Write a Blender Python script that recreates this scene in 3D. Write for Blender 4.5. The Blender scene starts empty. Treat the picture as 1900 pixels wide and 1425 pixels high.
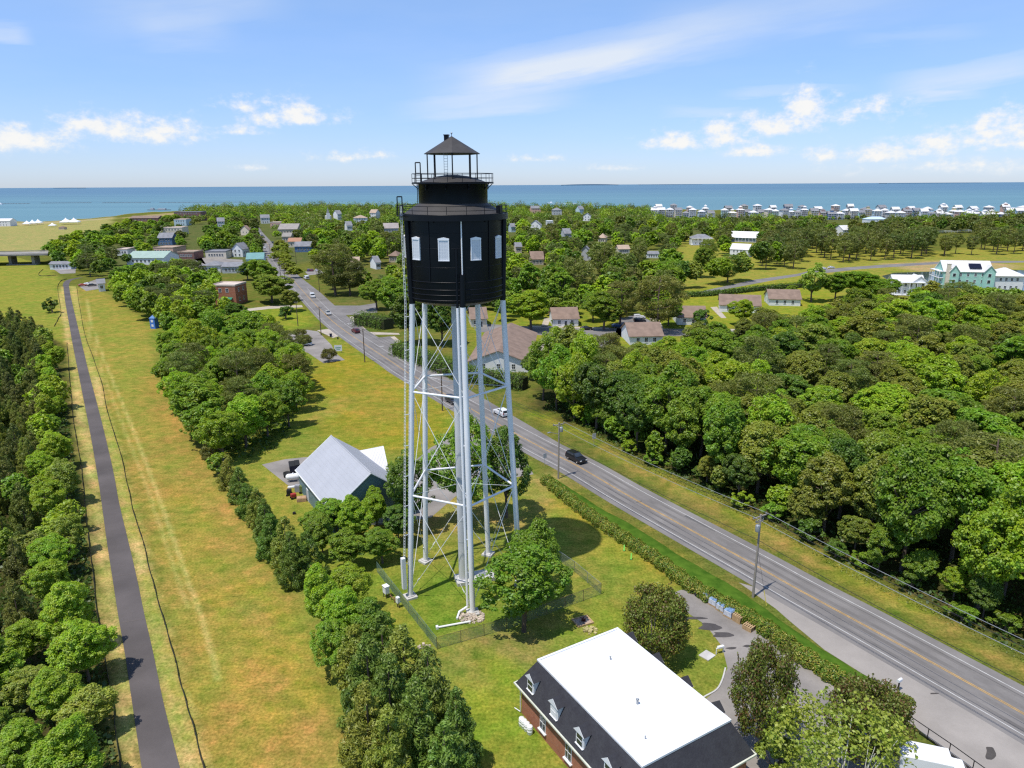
import bpy, math, random
import numpy as np
from mathutils import Matrix, Vector
R = math.radians
sc = bpy.context.scene
col = sc.collection
rnd = random.Random(7)
# ------------------------------------------------------------------ camera
H = 52.0
FPX, PITCH, ROLL = 1319.0, R(15.75), R(0.332)
CP, SP, CR, SR = math.cos(PITCH), math.sin(PITCH), math.cos(ROLL), math.sin(ROLL)
def ray(px, py):
    x = (px - 950) / FPX; y = -(py - 712.5) / FPX
    xr = CR * x + SR * y; yr = -SR * x + CR * y
    return (xr, CP + yr * SP, -SP + yr * CP)
def G(px, py, z=0.0):                     # a point of the plan, read off the photograph
    d = ray(px, py); t = (H - z) / -d[2]
    return Vector((t * d[0], t * d[1], z))
def PX(x, y, z=0.0):
    v = (x, y, z - H); dep = v[1] * CP - v[2] * SP
    xr = v[0] / dep; yr = (v[1] * SP + v[2] * CP) / dep
    return 950 + FPX * (CR * xr - SR * yr), 712.5 - FPX * (SR * xr + CR * yr)
def M(px, py):                            # photo pixels per metre at a ground point
    p = G(px, py); return FPX / (p[1] * CP + H * SP)
cam_d = bpy.data.cameras.new('camera'); cam = bpy.data.objects.new('camera', cam_d); col.objects.link(cam)
cam_d.sensor_width = 36; cam_d.lens = 36 * FPX / 1900; cam_d.clip_end = 60000; cam_d.clip_start = 0.5
upv = Vector((0, SP, CP)); fw = Vector((0, CP, -SP)); rx = Vector((1, 0, 0))
right = CR * rx - SR * upv; up = SR * rx + CR * upv
m = Matrix.Identity(4)
for i in range(3):
    m[i][0] = right[i]; m[i][1] = up[i]; m[i][2] = -fw[i]
m.translation = Vector((0, 0, H)); cam.matrix_world = m
sc.camera = cam
sc.render.engine = 'CYCLES'
sc.view_settings.view_transform = 'Standard'; sc.view_settings.look = 'None'
sc.view_settings.exposure = 0.0; sc.view_settings.gamma = 1.0
sc.cycles.max_bounces = 6; sc.cycles.diffuse_bounces = 3; sc.cycles.glossy_bounces = 2
sc.cycles.transmission_bounces = 3; sc.cycles.transparent_max_bounces = 12
sc.cycles.use_denoising = False
sc.cycles.filter_width = 1.3
# ------------------------------------------------------------------ objects
def tag(o, label=None, cat=None, group=None, kind=None):
    if label: o['label'] = label
    if cat: o['category'] = cat
    if group: o['group'] = group
    if kind: o['kind'] = kind
    return o
def empty(name, loc=(0, 0, 0), rz=0.0, label=None, cat=None, group=None):
    o = bpy.data.objects.new(name, None); col.objects.link(o)
    o.location = loc; o.rotation_euler = (0, 0, rz); o.empty_display_size = 0.3
    return tag(o, label, cat, group)
def copy_tree(o, parent=None):
    c = o.copy(); col.objects.link(c)
    if parent: c.parent = parent
    for ch in list(o.children): copy_tree(ch, c)
    return c
class MB:
    def __init__(s): s.v = []; s.f = []; s.mi = []; s.sm = []
    def add(s, v, f, mi=0, smooth=False):
        b = len(s.v); s.v += [tuple(p) for p in v]
        for q in f: s.f.append([b + i for i in q]); s.mi.append(mi); s.sm.append(smooth)
        return s
    def box(s, c, d, rz=0.0, mi=0, taper=1.0):
        x, y, z = d[0] / 2, d[1] / 2, d[2] / 2; cr, sr = math.cos(rz), math.sin(rz); v = []
        for sz, k in ((-1, 1.0), (1, taper)):
            for sx, sy in ((-1, -1), (1, -1), (1, 1), (-1, 1)):
                a, b = sx * x * k, sy * y * k
                v.append((c[0] + a * cr - b * sr, c[1] + a * sr + b * cr, c[2] + sz * z))
        return s.add(v, [(3, 2, 1, 0), (4, 5, 6, 7), (0, 1, 5, 4), (1, 2, 6, 5), (2, 3, 7, 6), (3, 0, 4, 7)], mi)
    def tube(s, a, b, r0, r1=None, n=8, mi=0, cap=True):
        a = Vector(a); b = Vector(b); r1 = r0 if r1 is None else r1
        d = (b - a).normalized(); u = d.orthogonal().normalized(); w = d.cross(u); v = []
        for p, r in ((a, r0), (b, r1)):
            for i in range(n):
                t = 2 * math.pi * i / n; v.append(p + r * (math.cos(t) * u + math.sin(t) * w))
        f = [(i, (i + 1) % n, n + (i + 1) % n, n + i) for i in range(n)]
        s.add(v, f, mi, n > 6)
        if cap:
            s.add(v[:n], [tuple(range(n))[::-1]], mi); s.add(v[n:], [tuple(range(n))], mi)
        return s
    def path(s, pts, r, n=6, mi=0):
        for a, b in zip(pts[:-1], pts[1:]): s.tube(a, b, r, r, n, mi)
        return s
    def lathe(s, prof, n=48, c=(0, 0), mi=0, smooth=True, ph=0.0):
        v = []
        for r, z in prof:
            for i in range(n):
                t = 2 * math.pi * i / n + ph; v.append((c[0] + r * math.cos(t), c[1] + r * math.sin(t), z))
        f = []
        for k in range(len(prof) - 1):
            for i in range(n): f.append((k * n + i, k * n + (i + 1) % n, (k + 1) * n + (i + 1) % n, (k + 1) * n + i))
        return s.add(v, f, mi, smooth)
    def prism(s, poly, z0, z1, mi=0):
        n = len(poly); v = [(p[0], p[1], z0) for p in poly] + [(p[0], p[1], z1) for p in poly]
        f = [tuple(range(n))[::-1], tuple(range(n, 2 * n))] + [(i, (i + 1) % n, n + (i + 1) % n, n + i) for i in range(n)]
        return s.add(v, f, mi)
    def sheet(s, poly, z, mi=0):
        return s.add([(p[0], p[1], z) for p in poly], [tuple(range(len(poly)))], mi)
    def slab(s, quad, t, mi=0):            # a thick plate under a quad of 3-d points
        q = [Vector(p) for p in quad]; n = (q[1] - q[0]).cross(q[2] - q[0]).normalized()
        if n.z < 0: q = q[::-1]; n = -n
        v = q + [p - n * t for p in q]; k = len(q)
        return s.add(v, [tuple(range(k)), tuple(range(k, 2 * k))[::-1]] + [(i, k + i, k + (i + 1) % k, (i + 1) % k) for i in range(k)], mi)
    def build(s, name, mats, parent=None, bevel=0.0):
        me = bpy.data.meshes.new(name); me.from_pydata(s.v, [], s.f)
        for mt in (mats if isinstance(mats, (list, tuple)) else [mats]): me.materials.append(mt)
        me.polygons.foreach_set('material_index', s.mi); me.polygons.foreach_set('use_smooth', s.sm)
        me.update(); o = bpy.data.objects.new(name, me); col.objects.link(o)
        if parent: o.parent = parent
        if bevel:
            b = o.modifiers.new('bevel', 'BEVEL'); b.width = bevel; b.segments = 2; b.limit_method = 'ANGLE'
        return o
# ------------------------------------------------------------------ materials
def nt(name):
    mt = bpy.data.materials.new(name); mt.use_nodes = True
    t = mt.node_tree; t.nodes.clear(); out = t.nodes.new('ShaderNodeOutputMaterial')
    return mt, t, out
def N(t, ty, **k):
    n = t.nodes.new(ty)
    for a, b in k.items():
        if a.startswith('i_'):
            a = a[2:]; n.inputs[int(a) if a.isdigit() else a.replace('_', ' ')].default_value = b
        else: setattr(n, a, b)
    return n
def ramp(t, fac, stops):
    n = t.nodes.new('ShaderNodeValToRGB'); e = n.color_ramp.elements
    while len(e) < len(stops): e.new(0.5)
    for q, (p, c) in zip(e, stops): q.position = p; q.color = (*c, 1) if len(c) == 3 else c
    t.links.new(fac, n.inputs[0]); return n.outputs[0]
def mixc(t, fac, a, b, mode='MIX'):
    n = t.nodes.new('ShaderNodeMix'); n.data_type = 'RGBA'; n.blend_type = mode
    for s, x in ((0, fac), (6, a), (7, b)):
        if isinstance(x, (int, float)): n.inputs[s].default_value = x
        elif isinstance(x, tuple): n.inputs[s].default_value = (*x, 1) if len(x) == 3 else x
        else: t.links.new(x, n.inputs[s])
    return n.outputs[2]
def math_(t, op, a, b=None, c=None):
    n = t.nodes.new('ShaderNodeMath'); n.operation = op
    for i, x in enumerate((a, b, c)):
        if x is None: continue
        if isinstance(x, (int, float)): n.inputs[i].default_value = x
        else: t.links.new(x, n.inputs[i])
    return n.outputs[0]
def noise(t, vec, scale, detail=4, rough=0.55):
    n = N(t, 'ShaderNodeTexNoise'); n.inputs['Scale'].default_value = scale
    n.inputs['Detail'].default_value = detail; n.inputs['Roughness'].default_value = rough
    t.links.new(vec, n.inputs['Vector']); return n.outputs['Fac']
def surf(name, c, var=0.18, scale=0.6, fine=9.0, rough=0.7, metal=0.0, bump=0.0, c2=None, spec=0.3, stretch=None):
    """painted / mineral surface: two scales of tone, a little dirt, optional second colour"""
    mt, t, out = nt(name); p = N(t, 'ShaderNodeBsdfPrincipled')
    tc = N(t, 'ShaderNodeTexCoord').outputs['Object']
    if stretch:
        mp = N(t, 'ShaderNodeMapping'); mp.inputs['Scale'].default_value = stretch; t.links.new(tc, mp.inputs[0]); tc2 = mp.outputs[0]
    else: tc2 = tc
    a = noise(t, tc2, scale, 5); b = noise(t, tc2, fine, 3)
    lo = tuple(x * (1 - var) for x in c); hi = tuple(min(1, x * (1 + var)) for x in c)
    base = ramp(t, a, [(0.3, lo), (0.7, c2 or hi)])
    f = math_(t, 'MULTIPLY_ADD', b, var, 1 - var / 2)
    cc = N(t, 'ShaderNodeCombineColor')
    for i in range(3): t.links.new(f, cc.inputs[i])
    base = mixc(t, 1.0, base, cc.outputs[0], 'MULTIPLY')
    t.links.new(base, p.inputs['Base Color'])
    p.inputs['Roughness'].default_value = rough; p.inputs['Metallic'].default_value = metal
    p.inputs['Specular IOR Level'].default_value = spec
    if bump:
        bp = N(t, 'ShaderNodeBump'); bp.inputs['Strength'].default_value = bump; bp.inputs['Distance'].default_value = 0.05
        t.links.new(b, bp.inputs['Height']); t.links.new(bp.outputs[0], p.inputs['Normal'])
    t.links.new(p.outputs[0], out.inputs[0]); return mt
def ribbed(name, c, pitch, axis=0, depth=0.5, rough=0.45, metal=0.0, var=0.1):
    """standing-seam metal: ribs by bump and a thin tone line, along one object axis"""
    mt, t, out = nt(name); p = N(t, 'ShaderNodeBsdfPrincipled')
    tc = N(t, 'ShaderNodeTexCoord').outputs['Object']
    sx = N(t, 'ShaderNodeSeparateXYZ'); t.links.new(tc, sx.inputs[0])
    fr = math_(t, 'FRACT', math_(t, 'DIVIDE', sx.outputs[axis], pitch))
    rib = math_(t, 'LESS_THAN', math_(t, 'ABSOLUTE', math_(t, 'SUBTRACT', fr, 0.5)), 0.07)
    n = noise(t, tc, 0.35, 5)
    base = ramp(t, n, [(0.3, tuple(x * (1 - var) for x in c)), (0.7, tuple(min(1, x * (1 + var)) for x in c))])
    base = mixc(t, math_(t, 'MULTIPLY', rib, depth), base, tuple(x * 0.72 for x in c))
    t.links.new(base, p.inputs['Base Color'])
    bp = N(t, 'ShaderNodeBump'); bp.inputs['Strength'].default_value = 0.5; bp.inputs['Distance'].default_value = 0.03
    t.links.new(rib, bp.inputs['Height']); t.links.new(bp.outputs[0], p.inputs['Normal'])
    p.inputs['Roughness'].default_value = rough; p.inputs['Metallic'].default_value = metal
    t.links.new(p.outputs[0], out.inputs[0]); return mt
def brickmat(name, c1, c2, mortar, bw=0.22, bh=0.075, ms=0.012, rough=0.85):
    mt, t, out = nt(name); p = N(t, 'ShaderNodeBsdfPrincipled')
    tc = N(t, 'ShaderNodeTexCoord').outputs['Object']
    sx = N(t, 'ShaderNodeSeparateXYZ'); t.links.new(tc, sx.inputs[0])
    cb = N(t, 'ShaderNodeCombineXYZ')
    t.links.new(math_(t, 'ADD', sx.outputs[0], sx.outputs[1]), cb.inputs[0]); t.links.new(sx.outputs[2], cb.inputs[1])
    b = N(t, 'ShaderNodeTexBrick'); b.inputs['Scale'].default_value = 1.0
    b.inputs['Color1'].default_value = (*c1, 1); b.inputs['Color2'].default_value = (*c2, 1); b.inputs['Mortar'].default_value = (*mortar, 1)
    b.inputs['Brick Width'].default_value = bw; b.inputs['Row Height'].default_value = bh; b.inputs['Mortar Size'].default_value = ms
    t.links.new(cb.outputs[0], b.inputs['Vector'])
    n = noise(t, tc, 0.8, 5)
    base = mixc(t, 0.55, b.outputs['Color'], ramp(t, n, [(0.3, (0.65, 0.65, 0.65)), (0.7, (1.2, 1.2, 1.2))]), 'MULTIPLY')
    t.links.new(base, p.inputs['Base Color']); p.inputs['Roughness'].default_value = rough
    t.links.new(p.outputs[0], out.inputs[0]); return mt
def leafmat(name, tip=None, tipfrac=0.3, trans=0.32):
    """leaves: colour of the tree itself, each leaf a little different, clumps drifting in hue"""
    mt, t, out = nt(name)
    oi = N(t, 'ShaderNodeObjectInfo'); ge = N(t, 'ShaderNodeNewGeometry')
    tc = N(t, 'ShaderNodeTexCoord').outputs['Object']
    v = math_(t, 'MULTIPLY_ADD', ge.outputs['Random Per Island'], 0.5, 0.78)
    nz = noise(t, tc, 0.55, 3)
    v2 = math_(t, 'MULTIPLY', v, math_(t, 'MULTIPLY_ADD', nz, 0.8, 0.62))
    hs = N(t, 'ShaderNodeHueSaturation'); t.links.new(oi.outputs['Color'], hs.inputs['Color'])
    t.links.new(math_(t, 'MULTIPLY_ADD', math_(t, 'SUBTRACT', noise(t, tc, 0.9, 2), 0.5), -0.09, 0.5), hs.inputs['Hue'])
    t.links.new(v2, hs.inputs['Value'])
    c = hs.outputs[0]
    if tip:
        k = math_(t, 'LESS_THAN', math_(t, 'ADD', math_(t, 'MULTIPLY', ge.outputs['Random Per Island'], 0.6), math_(t, 'MULTIPLY', noise(t, tc, 0.8, 2), 0.5)), tipfrac)
        c = mixc(t, k, c, tip)
    d = N(t, 'ShaderNodeBsdfDiffuse'); tr = N(t, 'ShaderNodeBsdfTranslucent'); gl = N(t, 'ShaderNodeBsdfGlossy')
    gl.inputs['Roughness'].default_value = 0.5
    t.links.new(c, d.inputs['Color'])
    tcol = mixc(t, 1.0, c, (1.25, 1.3, 0.6), 'MULTIPLY'); t.links.new(tcol, tr.inputs['Color'])
    mx = N(t, 'ShaderNodeMixShader'); mx.inputs[0].default_value = trans
    t.links.new(d.outputs[0], mx.inputs[1]); t.links.new(tr.outputs[0], mx.inputs[2])
    m2 = N(t, 'ShaderNodeMixShader'); m2.inputs[0].default_value = 0.035
    t.links.new(mx.outputs[0], m2.inputs[1]); t.links.new(gl.outputs[0], m2.inputs[2])
    t.links.new(m2.outputs[0], out.inputs[0]); return mt
def glass(name, c=(0.03, 0.04, 0.05)):
    mt, t, out = nt(name); p = N(t, 'ShaderNodeBsdfPrincipled')
    tc = N(t, 'ShaderNodeTexCoord').outputs['Object']
    t.links.new(ramp(t, noise(t, tc, 1.5, 2), [(0.3, tuple(x * 0.6 for x in c)), (0.7, tuple(x * 1.5 for x in c))]), p.inputs['Base Color'])
    p.inputs['Roughness'].default_value = 0.08; p.inputs['Specular IOR Level'].default_value = 0.6
    t.links.new(p.outputs[0], out.inputs[0]); return mt
def meshwire(name, c, spacing=0.09, w=0.16, axes='xz'):
    """chain link: real see-through between the wires, diagonal weave"""
    mt, t, out = nt(name); p = N(t, 'ShaderNodeBsdfPrincipled'); p.inputs['Base Color'].default_value = (*c, 1)
    p.inputs['Roughness'].default_value = 0.5
    tc = N(t, 'ShaderNodeTexCoord').outputs['Object']; sx = N(t, 'ShaderNodeSeparateXYZ'); t.links.new(tc, sx.inputs[0])
    h = math_(t, 'ADD', sx.outputs[0], sx.outputs[1])
    fs = []
    for op in ('ADD', 'SUBTRACT'):
        fr = math_(t, 'FRACT', math_(t, 'DIVIDE', math_(t, op, h, sx.outputs[2]), spacing)); fs.append(math_(t, 'LESS_THAN', fr, w))
    k = math_(t, 'MAXIMUM', fs[0], fs[1]); tr = N(t, 'ShaderNodeBsdfTransparent'); mx = N(t, 'ShaderNodeMixShader')
    t.links.new(k, mx.inputs[0]); t.links.new(tr.outputs[0], mx.inputs[1]); t.links.new(p.outputs[0], mx.inputs[2])
    t.links.new(mx.outputs[0], out.inputs[0]); return mt
m_white = surf('white_paint', (0.78, 0.78, 0.78), 0.06, 0.5, 6, 0.55)
m_steel = surf('aged_white_paint', (0.75, 0.745, 0.735), 0.10, 0.5, 5, 0.5, c2=(0.82, 0.81, 0.79), stretch=(1, 1, 0.25))
m_riser = surf('stained_riser_paint', (0.52, 0.52, 0.52), 0.14, 0.7, 6, 0.6, c2=(0.66, 0.65, 0.64), stretch=(1, 1, 0.12))
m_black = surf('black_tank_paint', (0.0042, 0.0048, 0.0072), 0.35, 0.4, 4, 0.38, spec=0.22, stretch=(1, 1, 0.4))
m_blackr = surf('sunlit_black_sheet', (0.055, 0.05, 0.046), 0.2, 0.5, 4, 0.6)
m_conc = surf('concrete', (0.50, 0.48, 0.45), 0.2, 0.5, 8, 0.85, bump=0.2)
m_asph = surf('road_asphalt', (0.185, 0.17, 0.16), 0.2, 0.12, 3, 0.85, bump=0.15, c2=(0.235, 0.218, 0.204))
m_bark = surf('bark', (0.13, 0.10, 0.08), 0.3, 1.2, 6, 0.9, bump=0.4, stretch=(1, 1, 0.2))
m_barkp = surf('pine_bark', (0.16, 0.11, 0.085), 0.3, 1.2, 6, 0.9, bump=0.4, stretch=(1, 1, 0.2))
m_pole = surf('weathered_pole', (0.30, 0.26, 0.22), 0.2, 1.0, 5, 0.85, stretch=(1, 1, 0.1))
m_dkpole = surf('creosote_pole', (0.12, 0.085, 0.06), 0.2, 1.0, 5, 0.85, stretch=(1, 1, 0.1))
m_wire = surf('cable', (0.03, 0.03, 0.03), 0.1, 1, 2, 0.6)
m_alum = surf('bright_wire', (0.42, 0.42, 0.42), 0.1, 1, 2, 0.5, metal=0.4)
m_galv = surf('galvanised_steel', (0.38, 0.40, 0.41), 0.15, 1, 5, 0.5, metal=0.5)
m_glass = glass('window_glass')
m_leaf = leafmat('leaves', trans=.40); m_needle = leafmat('needles', trans=0.26)
m_myrtle = leafmat('bronze_tipped_leaves', tip=(0.18, 0.105, 0.042), tipfrac=0.40)
m_hedge = leafmat('yellow_tipped_leaves', tip=(0.46, 0.40, 0.075), tipfrac=0.43)
m_rubber = surf('rubber', (0.02, 0.02, 0.02), 0.2, 2, 8, 0.8)
# ------------------------------------------------------------------ daylight
SUN_EL, SH_AZ = R(69), R(42)                 # shadows fall to the upper right of the photograph
sd = Vector((-math.cos(SH_AZ) * math.cos(SUN_EL), -math.sin(SH_AZ) * math.cos(SUN_EL), math.sin(SUN_EL)))
sl = bpy.data.lights.new('sun', 'SUN'); sl.energy = 4.6; sl.angle = R(0.55); sl.color = (1.0, 0.955, 0.88)
so = bpy.data.objects.new('sun', sl); col.objects.link(so); so.location = (-40, -40, 120)
so.rotation_euler = sd.to_track_quat('Z', 'Y').to_euler()
w = bpy.data.worlds.new('World'); sc.world = w; w.use_nodes = True
t = w.node_tree; t.nodes.clear(); out = N(t, 'ShaderNodeOutputWorld')
sky = N(t, 'ShaderNodeTexSky'); sky.sky_type = 'NISHITA'; sky.sun_disc = False
sky.sun_elevation = SUN_EL; sky.sun_rotation = math.atan2(sd.x, sd.y) % (2 * math.pi)
sky.altitude = 20; sky.air_density = 1.0; sky.dust_density = 0.15; sky.ozone_density = 3.0
geo = N(t, 'ShaderNodeTexCoord').outputs['Generated']
sx = N(t, 'ShaderNodeSeparateXYZ'); t.links.new(geo, sx.inputs[0])
az = math_(t, 'MULTIPLY', math_(t, 'ARCTAN2', sx.outputs[0], sx.outputs[1]), 180 / math.pi)
el = math_(t, 'MULTIPLY', math_(t, 'ARCSINE', sx.outputs[2]), 180 / math.pi)
cb = N(t, 'ShaderNodeCombineXYZ'); t.links.new(az, cb.inputs[0]); t.links.new(el, cb.inputs[1])
def warp(scale, sxy, detail, rough=0.6, off=0.0):
    mp = N(t, 'ShaderNodeMapping'); mp.inputs['Scale'].default_value = (*sxy, 1); mp.inputs['Location'].default_value = (off, off * 0.37, 0)
    t.links.new(cb.outputs[0], mp.inputs[0]); return noise(t, mp.outputs[0], scale, detail, rough)
puff = warp(0.55, (1.0, 1.5), 7, 0.62); puff2 = warp(1.7, (1.0, 1.3), 5, 0.6, 3.1)
def azel(px, py):
    d = Vector(ray(px, py)).normalized(); return math.degrees(math.atan2(d.x, d.y)), math.degrees(math.asin(d.z))
def blob(px, py, wx, wy, gain=1.0, flat=True):
    a, e = azel(px, py); ra = wx / FPX * 57.3; re = wy / FPX * 57.3
    u = math_(t, 'DIVIDE', math_(t, 'SUBTRACT', az, a), ra)
    dv = math_(t, 'SUBTRACT', el, e)
    up_ = math_(t, 'DIVIDE', math_(t, 'MAXIMUM', dv, 0.0), re)
    dn = math_(t, 'DIVIDE', math_(t, 'MINIMUM', dv, 0.0), re * (0.45 if flat else 1.0))
    r = math_(t, 'SQRT', math_(t, 'ADD', math_(t, 'MULTIPLY', u, u), math_(t, 'ADD', math_(t, 'MULTIPLY', up_, up_), math_(t, 'MULTIPLY', dn, dn))))
    return math_(t, 'MULTIPLY', math_(t, 'SUBTRACT', 1.0, r), gain)
BL = [(240, 248, 150, 40), (185, 238, 70, 34), (300, 244, 70, 24), (40, 266, 90, 40), (10, 258, 60, 34), (520, 218, 70, 44), (560, 222, 90, 30), (455, 200, 55, 26, .8), (440, 245, 60, 14, .8), (640, 294, 70, 16, .6), (695, 290, 40, 18, .6),
      (1260, 268, 80, 32), (1350, 258, 110, 40), (1440, 240, 100, 40), (1500, 205, 60, 55), (1510, 185, 40, 24, .8), (1610, 205, 70, 24, .8), (1560, 222, 100, 26, .6), (1400, 280, 70, 26, .9), (1650, 290, 90, 30), (1735, 268, 70, 36), (1690, 285, 80, 24), (1855, 245, 60, 50), (1880, 265, 70, 40), (1800, 262, 60, 24, .8), (1770, 312, 120, 22, .7), (990, 296, 60, 14, .8), (1520, 290, 40, 30, .6), (1850, 315, 60, 24, .7), (1580, 322, 60, 18, .6), (1140, 312, 60, 12, .6), (470, 312, 60, 10, .5)]
mx = None
for b in BL:
    f = blob(*b); mx = f if mx is None else math_(t, 'MAXIMUM', mx, f)
dens = math_(t, 'ADD', mx, math_(t, 'ADD', math_(t, 'MULTIPLY_ADD', puff, 2.6, -1.42), math_(t, 'MULTIPLY_ADD', puff2, 0.9, -0.45)))
def sstep(x, a, b):
    n = N(t, 'ShaderNodeMapRange'); n.interpolation_type = 'SMOOTHSTEP'; n.inputs[1].default_value = a; n.inputs[2].default_value = b
    t.links.new(x, n.inputs[0]); return n.outputs[0]
near = sstep(mx, -0.55, 0.35)
cum = math_(t, 'MULTIPLY', sstep(dens, -0.12, 1.0), near)
# high thin streaks
def streak(px0, py0, px1, py1, w0, gain, off):
    a0, e0 = azel(px0, py0); a1, e1 = azel(px1, py1); L = math.hypot(a1 - a0, e1 - e0); ux, uy = (a1 - a0) / L, (e1 - e0) / L
    A = math_(t, 'SUBTRACT', az, a0); E_ = math_(t, 'SUBTRACT', el, e0)
    s_ = math_(t, 'ADD', math_(t, 'MULTIPLY', A, ux), math_(t, 'MULTIPLY', E_, uy)); c_ = math_(t, 'SUBTRACT', math_(t, 'MULTIPLY', E_, ux), math_(t, 'MULTIPLY', A, uy))
    cc = N(t, 'ShaderNodeCombineXYZ'); t.links.new(math_(t, 'MULTIPLY', s_, 0.12), cc.inputs[0]); t.links.new(math_(t, 'MULTIPLY', c_, 0.9), cc.inputs[1]); cc.inputs[2].default_value = off
    n1 = noise(t, cc.outputs[0], 0.9, 5, 0.6)
    q = math_(t, 'DIVIDE', math_(t, 'ADD', c_, math_(t, 'MULTIPLY_ADD', n1, 2.0, -1.0)), w0 / FPX * 57.3)
    across = math_(t, 'MAXIMUM', math_(t, 'SUBTRACT', 1.0, math_(t, 'MULTIPLY', q, q)), 0.0)
    u = math_(t, 'DIVIDE', s_, L); along = math_(t, 'MULTIPLY', sstep(u, -0.05, 0.3), sstep(math_(t, 'SUBTRACT', 1.0, u), -0.1, 0.35))
    return math_(t, 'MULTIPLY', math_(t, 'MULTIPLY', across, along), math_(t, 'MULTIPLY', math_(t, 'MULTIPLY_ADD', n1, 1.3, 0.05), gain))
ci = None
for s in [(760, 165, 1420, 40, 42, .55, 0.3), (860, 150, 1260, 85, 24, .6, 4.3), (1150, 60, 1720, -20, 40, .3, 9.1), (1620, 170, 2000, 105, 24, .6, 2.2), (720, 205, 1080, 175, 22, .45, 6.4), (240, 60, 440, 55, 30, .25, 7.7), (560, -20, 140, 30, 40, .3, 1.7), (1330, 172, 1600, 168, 8, .4, 5.2), (1560, 80, 1840, 60, 14, .2, 8.1), (-40, 62, 60, 66, 16, .5, 3.3), (1220, 210, 1420, 204, 9, .35, 2.9), (1690, 182, 1830, 176, 9, .5, 6.9)]:
    k = streak(*s); ci = k if ci is None else math_(t, 'ADD', ci, k)
veil = math_(t, 'MULTIPLY', warp(0.09, (0.5, 2.2), 5, 0.6, 1.3), 0.26)
cloudf = math_(t, 'MINIMUM', math_(t, 'ADD', math_(t, 'MULTIPLY', cum, 0.88), math_(t, 'ADD', ci, veil)), 0.94)
cloudf = math_(t, 'MULTIPLY', cloudf, sstep(el, -0.2, 1.2))
shade = sstep(math_(t, 'ADD', dens, math_(t, 'MULTIPLY', puff2, 0.5)), 0.1, 1.3)
ccol = mixc(t, shade, (0.80, 0.87, 0.97), (1.0, 0.985, 0.95))
bs = N(t, 'ShaderNodeBackground'); bs.inputs[1].default_value = 0.13
hs = N(t, 'ShaderNodeHueSaturation'); hs.inputs['Saturation'].default_value = 1.0
tint = mixc(t, sstep(el, -1.0, 17.0), (0.68, 0.825, 1.27), (0.90, 1.10, 1.36)); t.links.new(mixc(t, 1.0, sky.outputs[0], tint, 'MULTIPLY'), hs.inputs['Color']); t.links.new(hs.outputs[0], bs.inputs[0])
bc = N(t, 'ShaderNodeBackground'); bc.inputs[1].default_value = 0.97; t.links.new(ccol, bc.inputs[0])
ms = N(t, 'ShaderNodeMixShader'); t.links.new(cloudf, ms.inputs[0]); t.links.new(bs.outputs[0], ms.inputs[1]); t.links.new(bc.outputs[0], ms.inputs[2])
t.links.new(ms.outputs[0], out.inputs[0])
def sstep_(t, x, a, b_):
    n = N(t, 'ShaderNodeMapRange'); n.interpolation_type = 'SMOOTHSTEP'
    n.inputs[1].default_value, n.inputs[2].default_value, n.inputs[3].default_value, n.inputs[4].default_value = (a, b_, 0, 1) if a < b_ else (b_, a, 1, 0)
    t.links.new(x, n.inputs[0]); return n.outputs[0]
# ------------------------------------------------------------------ ground: one sheet, its cover painted per vertex
SHORE = [(-900, 418), (0, 411), (60, 411), (110, 409), (150, 406.5), (200, 401), (240, 396.5), (300, 392), (400, 388), (480, 386), (700, 386), (950, 385), (1200, 388), (1500, 391), (1900, 393), (2700, 398)]
sa = np.array([math.atan2(*G(x, y)[:2]) for x, y in SHORE]); sr = np.array([math.log(G(x, y).to_2d().length) for x, y in SHORE])
angs = np.radians(np.arange(-72, 72.01, 0.19)); rad = np.exp(np.arange(math.log(16), math.log(2600), 0.0092))
AA, RR = np.meshgrid(angs, rad); gx = (RR * np.sin(AA)).ravel(); gy = (RR * np.cos(AA)).ravel(); AA = AA.ravel(); RR = RR.ravel()
def wob(x, y, s, k=0):                      # cheap smooth wobble, -1..1
    return (np.sin(x * s * 1.7 + 1.3 + k + 1.9 * np.sin(y * s * 0.9 + k)) + np.sin(y * s * 2.1 + 0.4 * k + 1.7 * np.sin(x * s * 1.3)) + np.sin((x + y) * s * 3.1 + k)) / 3
C = np.empty((len(gx), 3)); C[:] = (0.125, 0.135, 0.030)
def paint(poly, c, soft=0.8, rag=0.6, s=0.9, world=False, op=1.0):
    P = np.array([(p if world else tuple(G(*p)[:2])) for p in poly]); mg = soft + rag * 2
    sel = np.where((gx > P[:, 0].min() - mg) & (gx < P[:, 0].max() + mg) & (gy > P[:, 1].min() - mg) & (gy < P[:, 1].max() + mg))[0]
    if not len(sel): return
    x, y = gx[sel], gy[sel]; ins = np.zeros(len(sel), bool); d = np.full(len(sel), 1e9)
    for i in range(len(P)):
        a, b = P[i], P[(i + 1) % len(P)]
        cr = (a[1] > y) != (b[1] > y)
        ins ^= cr & (x < (b[0] - a[0]) * (y - a[1]) / (b[1] - a[1] + 1e-12) + a[0])
        e = b - a; tt = np.clip(((x - a[0]) * e[0] + (y - a[1]) * e[1]) / (e @ e + 1e-12), 0, 1)
        d = np.minimum(d, np.hypot(x - a[0] - tt * e[0], y - a[1] - tt * e[1]))
    sd_ = np.where(ins, d, -d) + rag * wob(x, y, s) + rag * 0.5 * wob(x, y, s * 3.7, 2)
    k = np.clip(sd_ / soft * 0.5 + 0.5, 0, 1)[:, None] * op
    C[sel] = C[sel] * (1 - k) + np.array(c) * k
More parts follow.
